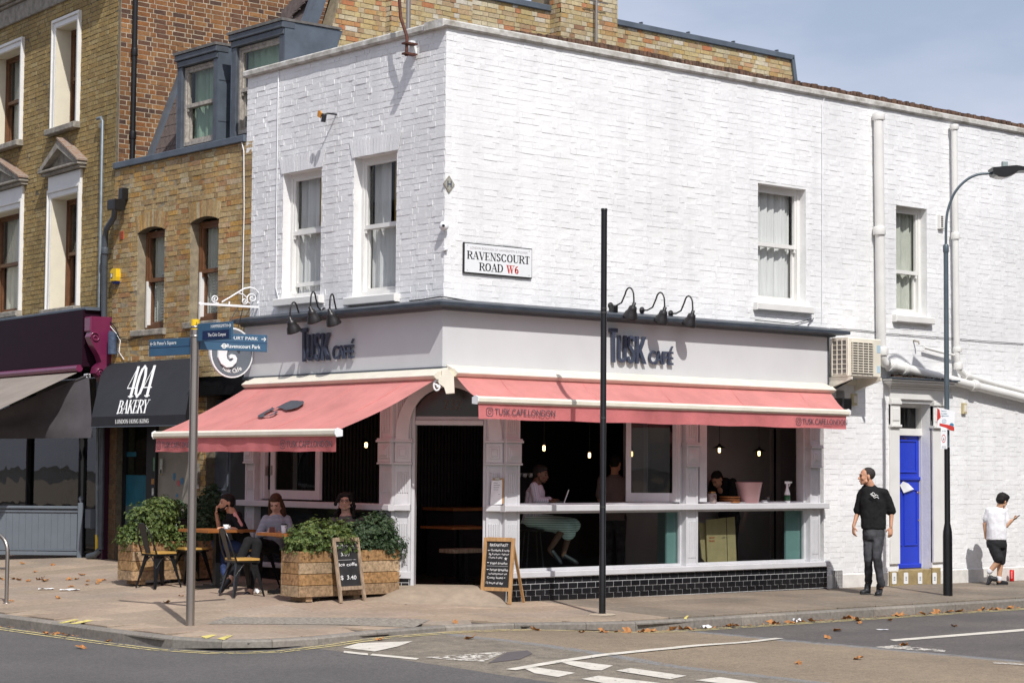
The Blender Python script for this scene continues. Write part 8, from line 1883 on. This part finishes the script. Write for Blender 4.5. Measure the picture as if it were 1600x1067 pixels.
M['skin1'] = skinm('tanned skin',(.56,.30,.19));M['skin2'] = skinm('light tan skin',(.60,.35,.22));M['skin3'] = skinm('deep brown skin',(.13,.06,.035));M['skin4'] = skinm('fair skin',(.58,.34,.25))
M['hairb'] = mat('black hair',(.014,.011,.010),.7,0,.4,60,.008,70,.3);M['hairbr'] = mat('brown hair',(.07,.028,.014),.65,0,.45,40,.008,60,.3);M['buzz'] = mat('cropped black hair',(.028,.022,.02),.8,0,.3,90,.002,200)
M['tee'] = mat('black cotton',(.014,.014,.015),.9,0,.2,10,.003,25,.2);M['jean'] = mat('faded black denim',(.060,.060,.066),.85,0,.5,7,.006,16,.3,col2=(.018,.018,.021));M['polo'] = mat('white pique cotton',(.74,.74,.77),.9,0,.05,6,.004,18)
M['shorts'] = mat('black shorts',(.010,.010,.012),.85,0,.2,10,.004,20);M['shoe'] = mat('black trainer',(.016,.017,.020),.55,0,.3,20,.002,60);M['sole'] = mat('dark sole',(.05,.05,.055),.8);M['bluej'] = mat('blue denim',(.03,.055,.16),.85,0,.3,9,.003,25)
def stripes(name,a,b_,scale,axis=0,w=.5):
    m = mat(name,a,.85,0,.05,6);N,L = nodes(m);b = N['Principled BSDF'];t = N.new('ShaderNodeTexCoord');s = N.new('ShaderNodeSeparateXYZ');L.new(t.outputs['Object'],s.inputs[0]);q = N.new('ShaderNodeMath');q.operation = 'MULTIPLY';q.inputs[1].default_value = scale;L.new(s.outputs[axis],q.inputs[0])
    f = N.new('ShaderNodeMath');f.operation = 'FRACT';L.new(q.outputs[0],f.inputs[0]);g = N.new('ShaderNodeMath');g.operation = 'GREATER_THAN';g.inputs[1].default_value = w;L.new(f.outputs[0],g.inputs[0]);x = N.new('ShaderNodeMixRGB');x.inputs[1].default_value = (*a,1);x.inputs[2].default_value = (*b_,1);L.new(g.outputs[0],x.inputs[0]);L.new(x.outputs[0],b.inputs['Base Color']);return m
def shoe(o,heel,toe,k=1,m='shoe',low=False,roll=None):
    """heel and toe at sole level"""
    heel,toe = Vector(heel),Vector(toe);d = (toe-heel);L = d.length;d.normalize();up = Vector((0,0,1)) if roll is None else Vector(roll);up = (up-d*up.dot(d)).normalized();s_ = d.cross(up);b = Body();ax = (d,s_,up)
    b.ell(heel+d*.045*k+up*.04*k,(.045*k,.036*k,.045*k),ax);b.cap(heel+d*.06*k+up*.045*k,heel+d*(L-.06*k)+up*.032*k,.042*k,.040*k,.85,s_);b.ell(heel+d*(L-.055*k)+up*.028*k,(.055*k,.044*k,.030*k),ax)
    if not low: b.cap(heel+d*.055*k+up*.05*k,heel+d*.045*k+up*.12*k,.044*k,.044*k)
    sh_ = b.build('shoe',M[m],o,.008,3)
    q = Body();q.cap(heel+d*.04*k+up*.008*k,heel+d*(L-.045*k)+up*.008*k,.040*k,.043*k,.28,s_);q.build('sole',M['sole'],sh_,.008,2) if not low else None
    return sh_

# --- man in black walking past the wall
gm = ong(1366,929,G);gm = Vector((gm.x,gm.y,G(gm.x,gm.y)));A = At(0,0,gm)
mo = root('person',gm,'man in a black t-shirt and dark jeans walking past the side wall, head turned left','person')
T_ = -DH                                                # towards the camera
hd = A(1354,744.5,.0);nk = A(1359,758,.02);ch = A(1364,785,.02);pv = A(1365,834,.0)
shl,shr = A(1347,770,.05),A(1382,769,-.03);ell_,elr = A(1340,801,.10),A(1393,800,.02);wrl,wrr = A(1333.5,822,.05),A(1392,823,-.03)
hpL,hpR = A(1357,836,.03),A(1372,836,-.02);knL,knR = A(1357,873,-.06),A(1370,872,-.16);anL,anR = A(1357,914,.12),A(1377,916,-.08)
b = Body();fwd = (-RH*.97+T_*.10+Vector((0,0,.0))).normalized();P,ax,k = head(b,hd,fwd,.245,A(1360,759,.02))
b.loft([(pv-Vector((0,0,.06)),RH*.13,T_*.08),(pv+Vector((0,0,.08)),RH*.13,T_*.085),(ch-Vector((0,0,.12)),RH*.14,T_*.10),(ch+Vector((0,0,.08)),RH*.15,T_*.10),(nk-Vector((0,0,.03)),RH*.09,T_*.07)])
b.cap(shl,ell_,.048,.038);b.cap(ell_,wrl,.038,.025,.9);b.cap(shr,elr,.048,.039);b.cap(elr,wrr,.039,.026,.9)
hand(b,wrl,A(1334,838,.02)-wrl,RH*.8+DH*.3,-DH*.3+RH*.6+Vector((0,0,.2)),.95,.45);hand(b,wrr,A(1391,842,-.04)-wrr,-DH*-.2+RH*-.3+DH,-RH,.95,.35)
b.cap(hpL,knL,.066,.048);b.cap(knL,anL,.044,.034);b.cap(hpR,knR,.066,.048);b.cap(knR,anR,.044,.034)
b.build('body',M['skin1'],mo,.0065,3);face_parts(mo,P,ax,k,M['hairb'])
b = Body();b.ell(P(0,-.024,.037),(.0845,.100,.0915),ax);b.build('cropped_hair',M['buzz'],mo,.006,1)
b = Body();sw = RH;
b.loft([(pv+Vector((0,0,.065)),RH*.170,T_*.125),(pv+Vector((0,0,.16)),RH*.172,T_*.125),(ch-Vector((0,0,.10)),RH*.178,T_*.13),(ch+Vector((0,0,.02)),RH*.185,T_*.13),(ch+Vector((0,0,.10)),RH*.172,T_*.115),(nk-Vector((0,0,.05)),RH*.13,T_*.09),(nk+Vector((0,0,.015))-T_*.02,RH*.070,T_*.062)]);b.cap(nk-Vector((0,0,.06)),shl,.06,.064,.9,RH);b.cap(nk-Vector((0,0,.06)),shr,.06,.064,.9,RH)
b.cap(shl,shl.lerp(ell_,.86),.064,.070,.9,RH);b.cap(shr,shr.lerp(elr,.92),.064,.074,.9,RH);tee = b.build('tshirt',M['tee'],mo,.012,5,.022)
g = MB()
for k_,(x,y,w_,s_) in enumerate(((1359.5,772,9,-.4),(1361,774.5,11,.2),(1364,776.5,9,-.2),(1361,770.5,6,.3))):
    a_ = A(x,y,-.155);g.tube([a_+RH*w_/112*t+Vector((0,0,.012*math.sin(t*9+k_)+s_*.03*t)) for t in (0,.25,.5,.75,1)],.0045,5)
g.build('chest_print',M['print_w'],tee)
b = Body();b.loft([(pv+Vector((0,0,.12)),RH*.145,T_*.11),(pv-Vector((0,0,.02)),RH*.152,T_*.115),(pv-Vector((0,0,.08)),RH*.14,T_*.105)])
b.cap(hpL-Vector((0,0,.02)),knL,.086,.062);b.cap(knL,anL+Vector((0,0,.03)),.062,.050);b.cap(hpR-Vector((0,0,.02)),knR,.088,.064);b.cap(knR,anR+Vector((0,0,.03)),.064,.054);b.ell(anL+Vector((0,0,.07)),(.060,.060,.03));b.ell(anR+Vector((0,0,.07)),(.062,.062,.03));b.build('jeans',M['jean'],mo,.012,4,.02)
z_ = lambda p: Vector((p.x,p.y,G(p.x,p.y)+.002))
shoe(mo,z_(A(1360,926,.12)),z_(A(1344,926,.02)),1.05);shoe(mo,z_(A(1375,929,.05)),z_(A(1371,929,-.22)),1.05)

# --- boy in white polo
gb = gpt(1556,912);gb = Vector((on(1556,912,1,-.62).x,-.62,0));gb.z = G(gb.x,gb.y);A = At(0,0,gb)
q_ = ray(1556,912);t_ = (gb-CAM).dot(DH)/q_.dot(DH)
by = root('person',gb,'boy in a white polo shirt and black shorts looking at his phone','person')
hd = A(1566.5,782,0);nk = A(1559,793,.02);ch = A(1556,811,.02);pv = A(1557,843,.02)
shl,shr = A(1545,797,.0),A(1570,797,.04);ell_,elr = A(1539,819,.05),A(1572,821,.04);wrl,wrr = A(1540.5,840,.08),A(1582,812,.0)
hpL,hpR = A(1551,850,-.02),A(1565,850,.03);knL,knR = A(1560,876,-.06),A(1563,878,.05);anL,anR = A(1546,893,-.02),A(1561,903,.05)
b = Body();fwd = (RH*.80+DH*.50+Vector((0,0,-.35))).normalized();P,ax,k = head(b,hd,fwd,.205,A(1561,796,.01),up=Vector((0,0,1))+RH*.25)
b.loft([(pv-Vector((0,0,.04)),RH*.13,T_*.11),(ch-Vector((0,0,.05)),RH*.13,T_*.10),(ch+Vector((0,0,.10)),RH*.12,T_*.085),(nk-Vector((0,0,.02)),RH*.07,T_*.06)])
b.cap(shl,ell_,.044,.036);b.cap(ell_,wrl,.036,.024);b.cap(shr,elr,.046,.038);b.cap(elr,wrr,.038,.024)
hand(b,wrl,A(1545,850,.06)-wrl,RH,-DH*-.4+RH*.3,.78,.5);hand(b,wrr,A(1589,809,.05)-wrr,Vector((0,0,1))*.6-RH*.6,DH*.2+Vector((0,0,1)),.78,.9)
b.cap(hpL,knL,.075,.052);b.cap(knL,anL,.052,.034);b.cap(hpR,knR,.075,.052);b.cap(knR,anR,.052,.034);b.cap(anR,anR-Vector((0,0,.04)),.034,.034);b.build('body',M['skin2'],by,.0065,3);face_parts(by,P,ax,k,M['hairb'])
b = Body();b.ell(P(0,-.018,.045),(.084,.100,.084),ax);b.ell(P(0,-.05,.005),(.080,.066,.075),ax);b.ell(P(0,.035,.085),(.068,.062,.042),ax)
rr = random.Random(5)
for i in range(26): v = Vector((rr.uniform(-1,1),rr.uniform(-.8,1),rr.uniform(.2,1))).normalized();b.cap(P(v.x*.06,v.y*.075-.015,.05+v.z*.06),P(v.x*.085,v.y*.10-.01,.055+v.z*.085),.016,.008)
b.build('short_hair',M['hairb'],by,.007,1)
b = Body();b.loft([(pv+Vector((0,0,.0)),RH*.148,T_*.135),(pv+Vector((0,0,.12)),RH*.150,T_*.135),(ch,RH*.150,T_*.125),(ch+Vector((0,0,.11)),RH*.145,T_*.11),(nk-Vector((0,0,.03)),RH*.10,T_*.085),(nk+Vector((0,0,.015)),RH*.062,T_*.062)]);b.cap(nk-Vector((0,0,.05)),shl,.05,.054,.9,RH);b.cap(nk-Vector((0,0,.05)),shr,.05,.054,.9,RH);b.cap(shl-Vector((0,0,.02)),shl.lerp(ell_,.66),.052,.058,.9,RH);b.cap(shr-Vector((0,0,.02)),shr.lerp(elr,.7),.054,.062,.9,RH);b.build('polo_shirt',M['polo'],by,.012,4,.018)
b = Body();b.loft([(pv+Vector((0,0,.03)),RH*.140,T_*.125),(pv-Vector((0,0,.05)),RH*.148,T_*.13),(pv-Vector((0,0,.12)),RH*.14,T_*.12)]);b.cap(hpL,knL+Vector((0,0,.03)),.086,.084,.95,RH);b.cap(hpR,knR+Vector((0,0,.03)),.086,.084,.95,RH);b.build('shorts',M['shorts'],by,.012,4,.02)
for sgn,(an,he,to,rl_) in enumerate(((anL,A(1547,896,-.02),A(1540,912,.0),T_*.0+RH*-.8+Vector((0,0,.3))),(anR,None,None,None))):
    if he is not None: shoe(by,A(1548,897,-.02)-RH*.02,A(1542.5,914,-.01)-RH*.02,.9,roll=RH+Vector((0,0,.3)))
    else: p0 = A(1557,911,.06);shoe(by,z_(p0),z_(p0+RH*.20+DH*.10),.9)
b = Body();b.cap(anL+Vector((0,0,.0)),anL.lerp(knL,.14),.041,.041);b.cap(anR-Vector((0,0,.02)),anR+Vector((0,0,.015)),.041,.041);b.build('socks',M['polo'],by,.008,2)
ph = root('phone',wrr,'dark smartphone held up in the boy\'s hand','phone');g = MB();c = A(1588,808,.02);dn = (RH*.75+Vector((0,0,.42))+DH*.3).normalized();g.obox(c,(dn,DH,dn.cross(DH)),(.068,.034,.0045));g.build('case',M['blackm'],ph)

# --- seated people
def seated(label,hdp,nkp,chp,pvp,sh,el,wr,hand_d,kn,an,toe,fwd_head,fwd,shirt,trous,skin,hair,long=False,curly=False,glasses=False,scale=1,shoe_m='shoe',palm=None,skirt=None,sleeve=1.0,voxel=.009,ladies=False,beard=False):
    o = root('person',pvp,label,'person');b = Body();f = Vector(fwd).normalized();rt = f.cross(Vector((0,0,1))).normalized();wd = .155*scale if not ladies else .135*scale
    P,ax,k = head(b,hdp,fwd_head,.222*scale,nkp);up = Vector((0,0,1));sp = (nkp-pvp)
    R_1 = lambda t: pvp+sp*t
    b.loft([(R_1(-.08),rt*wd,f*.12),(R_1(.15),rt*wd*.92,f*.11),(R_1(.5),rt*wd*.9,f*.10),(R_1(.8),rt*wd*1.0,f*.10),(R_1(1),rt*.07,f*.06)])
    for i in (0,1):
        b.cap(sh[i],el[i],.043*scale,.034*scale);b.cap(el[i],wr[i],.034*scale,.023*scale);hand(b,wr[i],hand_d[i],(palm[i] if palm else -up),(rt if i == 0 else -rt),.9*scale,.7)
        hp = pvp+rt*(-.085 if i == 0 else .085);b.cap(hp,kn[i],.078*scale,.054*scale);b.cap(kn[i],an[i],.052*scale,.033*scale);d = (toe[i]-an[i]);b.cap(an[i]-up*.02,an[i]+d*.9-up*.02,.032*scale,.026*scale,.8,rt)
    b.build('body',skin,o,voxel,2);face_parts(o,P,ax,k,hair,glasses)
    b = Body();b.loft([(R_1(-.05),rt*(wd+.018),f*.135),(R_1(.2),rt*(wd+.010),f*.125),(R_1(.5),rt*(wd+.010),f*.12),(R_1(.78),rt*(wd+.018),f*.118),(R_1(.93),rt*(wd*.7),f*.085),(R_1(.985),rt*.062,f*.06)])
    for i in (0,1):
        if sleeve > .95: b.cap(sh[i],el[i],.060*scale,.050*scale);b.cap(el[i],el[i].lerp(wr[i],.85 if sleeve >= 1 else .3),.050*scale,.036*scale)
        else: b.cap(sh[i],sh[i].lerp(el[i],sleeve),.062*scale,.062*scale)
    b.build('top',shirt,o,.011,3,.014)
    b = Body()
    if skirt is None:
        b.loft([(R_1(.05),rt*(wd+.005),f*.12),(R_1(-.12),rt*(wd+.01),f*.13)])
        for i in (0,1): hp = pvp+rt*(-.085 if i == 0 else .085);b.cap(hp,kn[i],.092*scale,.067*scale);b.cap(kn[i],an[i].lerp(kn[i],.12),.067*scale,.048*scale)
        b.build('trousers',trous,o,.011,3,.012)
    else:
        kc = (kn[0]+kn[1])/2;b.loft([(R_1(.12),rt*(wd+.0),f*.12),(R_1(-.10),rt*(wd+.02),f*.15)]);b.cap(pvp-rt*.07,kn[0]+(kn[0]-pvp)*.05,.105,.095);b.cap(pvp+rt*.07,kn[1]+(kn[1]-pvp)*.05,.105,.095);b.cap(pvp,kc-up*.03,.11,.11,.9);b.cap(kc,kc-up*.08,.10,.11);b.build('skirt',trous,o,.011,4,.012)
    for i in (0,1):
        d = (toe[i]-an[i]).normalized();h = an[i]-up*.055-d*.04;shoe(o,h,h+d*.25*scale,scale*.92,shoe_m,ladies)
    b = Body();b.ell(P(0,-.024,.048),(.082*k,.094*k,.080*k),ax);b.ell(P(0,-.055,-.0),(.074*k,.055*k,.07*k),ax);b.ell(P(0,.025,.082),(.062*k,.055*k,.04*k),ax)
    if beard: b.ell(P(0,.045,-.078),(.048*k,.046*k,.036*k),ax);b.cap(P(-.062,.012,-.03),P(-.035,.05,-.075),.016,.02);b.cap(P(.062,.012,-.03),P(.035,.05,-.075),.016,.02)
    if long:
        for sg in (1,-1): b.chain([P(sg*.066,-.01,.04),P(sg*.080,-.01,-.06),P(sg*.085,.01,-.16),P(sg*.080,.03,-.26)],[.030,.036,.042,.026])
        b.cap(P(0,-.07,.0),P(0,-.07,-.20),.07,.06,.6,ax[0])
    if curly:
        r2 = random.Random(8)
        b.ell(P(0,-.03,.04),(.095,.10,.09),ax)
        for i in range(90):
            a_ = r2.uniform(.25*math.pi+math.pi*.5-.3,2.3*math.pi+.3);z2 = r2.uniform(-.26,.11);rad = (.088 if z2 > -.02 else .105)+r2.uniform(0,.02)
            if math.sin(a_) > .35 and z2 < .06: continue
            if z2 > .04: rad *= .8
            b.ell(P(rad*math.cos(a_),rad*math.sin(a_)-.015,z2*.9+.01),(.026,.026,.030),ax,8,6)
    b.build('hair',hair,o,.009,2);return o,P
V = Vector
# man at the first table, side-on, hand at his mouth
A = At(0,0,V((-.68,3.05,.08)))
F0 = (-RH*.75-DH*.2).normalized()
seated('man with dark hair and beard in a black shirt, hand raised to his mouth',A(354,786,-.02),A(362,799,0),A(368,815),A(385,856,.10),[A(369,808,-.17),A(372,806,.17)],[A(378,829,-.20),A(343,826,.16)],[A(352,824,-.24),A(338,801,.10)],[A(338,825,-.24)-A(352,824,-.24),A(339,790,.04)-A(338,801,.10)],
       [A(338,848,-.12),A(345,850,.12)],[A(352,902,-.12),A(358,900,.15)],[A(342,906,-.12),A(347,903,.15)],-RH*.85+T_*.45,F0,M['tee'],M['bluej'],M['skin1'],M['hairb'],beard=True,sleeve=.75,palm=[V((0,0,-1)),RH])
b = Body();b.cap(A(367,803,-.215),A(377,820,-.235),.026,.024,.5,RH);raw(b,'pink_sleeve_stripe',mat('dusty pink stripe',(.62,.28,.26),.8),[o for o in bpy.data.objects if o.name.startswith('person') and o.get('label','').startswith('man with dark hair')][0])
# woman with the paper cup, facing the camera, looking down at her phone
A = At(0,0,V((-.55,2.25,.07)))
W0,_p = seated('woman with long brown hair in a patterned jumper looking down at her phone',A(431,786,-.06),A(432,802,0),A(431,815),A(428,856,.05),[A(416,811,-.02),A(448,811,.02)],[A(404,836,-.12),A(456,838,-.08)],[A(417,834,-.30),A(440,838,-.28)],[RH*.7+V((0,0,.3)),-RH*.8+V((0,0,.25))],
       [A(388,846,-.32),A(402,848,-.42)],[A(360,904,-.55),A(390,925,-.55)],[A(350,915,-.62),A(378,932,-.62)],T_*.9-V((0,0,.55))-RH*.15,T_,stripes('patterned grey jumper',(.36,.37,.42),(.14,.15,.19),62,2,.5),M['tee'],M['skin4'],M['hairbr'],long=True,ladies=True,sleeve=1,palm=[T_*-1,T_*-1],shoe_m='shoe')
g = MB();c = A(425,829,-.36);g.obox(c,(RH,V((0,0,1)),DH),(.034,.05,.005));ph2 = tag(g.build('phone',mat('brown phone wallet',(.14,.04,.03),.5)),'dark phone in a brown wallet case held by the woman in the patterned jumper','phone')
# woman with curly hair and glasses behind the planter
A = At(0,0,V((-.42,1.45,.08)))
seated('woman with curly dark hair and glasses sitting behind the planter',A(539,784,0),A(541,803,.04),A(541,820),A(543,866,.10),[A(520,815),A(564,815)],[A(512,845),A(572,845)],[A(525,858,-.15),A(560,858,-.15)],[RH*.5+V((0,0,-.1)),-RH*.5],[A(520,880,-.2),A(565,880,-.2)],[A(525,925,-.15),A(560,925,-.15)],[A(523,930,-.25),A(562,930,-.25)],
       T_+V((0,0,.05)),T_,mat('grey cardigan',(.12,.11,.11),.9),M['tee'],M['skin4'],M['hairbr'] if False else M['hairb'],curly=True,glasses=True,ladies=True)
# woman with the laptop inside the right shopfront: faces right
def inner(yy): return At(0,0,V((2.0,yy,.12)))
A = At(0,0,V((on(850,800,1,.46).x,.46,.12)))
F1 = (RH*.9+T_*.25).normalized()
seated('woman in a striped shirt and pleated skirt sitting at the window counter with a laptop',A(845,741,0),A(838,755,0),A(835,765),A(832,812,.02),[A(834,760,-.14),A(836,760,.14)],[A(838,781,-.18),A(842,781,.16)],[A(857,782,-.16),A(862,780,.10)],[RH+V((0,0,-.1)),RH+V((0,0,-.1))],
       [A(882,822,-.10),A(893,820,.06)],[A(859,858,-.10),A(880,866,.06)],[A(868,868,-.10),A(893,872,.06)],RH*.9+T_*.3-V((0,0,.15)),F1,stripes('pale striped shirt',(.52,.49,.55),(.32,.30,.38),40,0,.7),stripes('pleated pale green skirt',(.52,.62,.58),(.24,.31,.30),34,2,.62),M['skin3'],M['hairb'],skirt=True,ladies=True,sleeve=1)
b = Body();hq = A(838,735,.05);b.ell(hq,(.06,.06,.06));
st_ = root('bar_stool',A(832,880),'thin black bar stool under the woman in the pleated skirt','stool');sb = A(832,826,.02);g = MB();g.lathe(sb-V((0,0,.03)),[(.0,0),(.16,.0),(.165,.02),(.0,.03)],18);g.build('seat',M['blackm'],st_)
for i in range(4): t = i*math.pi/2+.4;g = MB();g.tube([sb+V((.11*math.cos(t),.11*math.sin(t),-.03)),V((sb.x+.19*math.cos(t),sb.y+.19*math.sin(t),.12))],.010,6);g.build('leg',M['blackm'],st_)
lt_ = root('laptop',A(872,783,0),'open laptop on the window counter before the woman in stripes','laptop');g = MB();c = A(868,783.5,0);g.obox(c,(RH,DH,(0,0,1)),(.10,.15,.008));g.build('base',M['blackm'],lt_);c2 = A(888,776,0);dn = (RH*.35+V((0,0,1))).normalized();g = MB();g.obox(c2+RH*-.03,(dn,DH,dn.cross(DH)),(.10,.15,.004));g.build('lid',M['whitep'],lt_)
# standing staff
def stander(label,px,top,yy,zf,skin,hair,shirt,F,H=1.72,hat=None,bend=0):
    q = on(px,790,1,yy);gg = V((q.x,yy,zf));A = At(0,0,gg);o = root('person',gg,label,'person');f = Vector(F).normalized();rt = f.cross(V((0,0,1))).normalized();b = Body();u = lambda z,d=0,s=0: gg+V((0,0,z))+f*d+rt*s
    P,ax,k = head(b,u(H-.115-bend*.25,.04+bend*.5),f-V((0,0,.3+bend)),.225,u(H-.27-bend*.12,bend*.35))
    b.loft([(u(.85),rt*.15,f*.10),(u(1.05,bend*.08),rt*.14,f*.10),(u(1.30-bend*.03,bend*.25),rt*.16,f*.10),(u(1.43-bend*.08,bend*.32),rt*.08,f*.07)])
    for s_ in (1,-1): sh_,el_,wr_ = u(1.38-bend*.06,bend*.3,s_*.19),u(1.10,bend*.3+.03,s_*.24),u(1.02,bend*.3+.26,s_*.16);b.cap(sh_,el_,.045,.036);b.cap(el_,wr_,.036,.024);hand(b,wr_,f,V((0,0,-1)),-rt*s_,.9,.7);b.cap(u(.88,0,s_*.09),u(.48,.02,s_*.09),.08,.055);b.cap(u(.48,.02,s_*.09),u(.08,0,s_*.09),.052,.035);b.cap(u(.05,0,s_*.09),u(.04,.16,s_*.1),.035,.03)
    b.build('body',skin,o,.010,2);face_parts(o,P,ax,k,hair)
    b = Body();b.loft([(u(.80),rt*.175,f*.125),(u(1.05,bend*.08),rt*.165,f*.12),(u(1.28,bend*.22),rt*.18,f*.12),(u(1.40-bend*.05,bend*.3),rt*.14,f*.10),(u(1.46-bend*.08,bend*.33),rt*.065,f*.06)])
    for s_ in (1,-1): b.cap(u(1.38-bend*.06,bend*.3,s_*.19),u(1.16,bend*.3+.02,s_*.23),.066,.066)
    b.build('tshirt',shirt,o,.012,3,.014);b = Body();b.loft([(u(.92),rt*.16,f*.11),(u(.78),rt*.165,f*.115)])
    for s_ in (1,-1): b.cap(u(.85,0,s_*.09),u(.48,.02,s_*.09),.095,.07);b.cap(u(.48,.02,s_*.09),u(.10,0,s_*.09),.07,.055)
    b.build('trousers',M['jean'],o,.012,3);b = Body();b.ell(P(0,-.022,.048),(.080,.094,.080),ax);b.ell(P(0,-.05,.0),(.073,.055,.07),ax);b.build('hair',hair,o,.010,2)
    for s_ in (1,-1): shoe(o,u(.0,-.05,s_*.09),u(0,.2,s_*.1),1)
    return o
stander('person in a pale t-shirt standing inside behind the black pole, back to the window',960,700,1.9,.12,M['skin1'],M['hairb'],mat('dusty mauve t-shirt',(.22,.17,.16),.9),RH*.4+DH,1.72)
stander('person in dark clothes bending over inside the right-hand bay behind the bucket',1140,700,1.55,.12,M['skin1'],M['hairb'],M['tee'],-RH*.6+T_*.5,1.62,bend=.45)
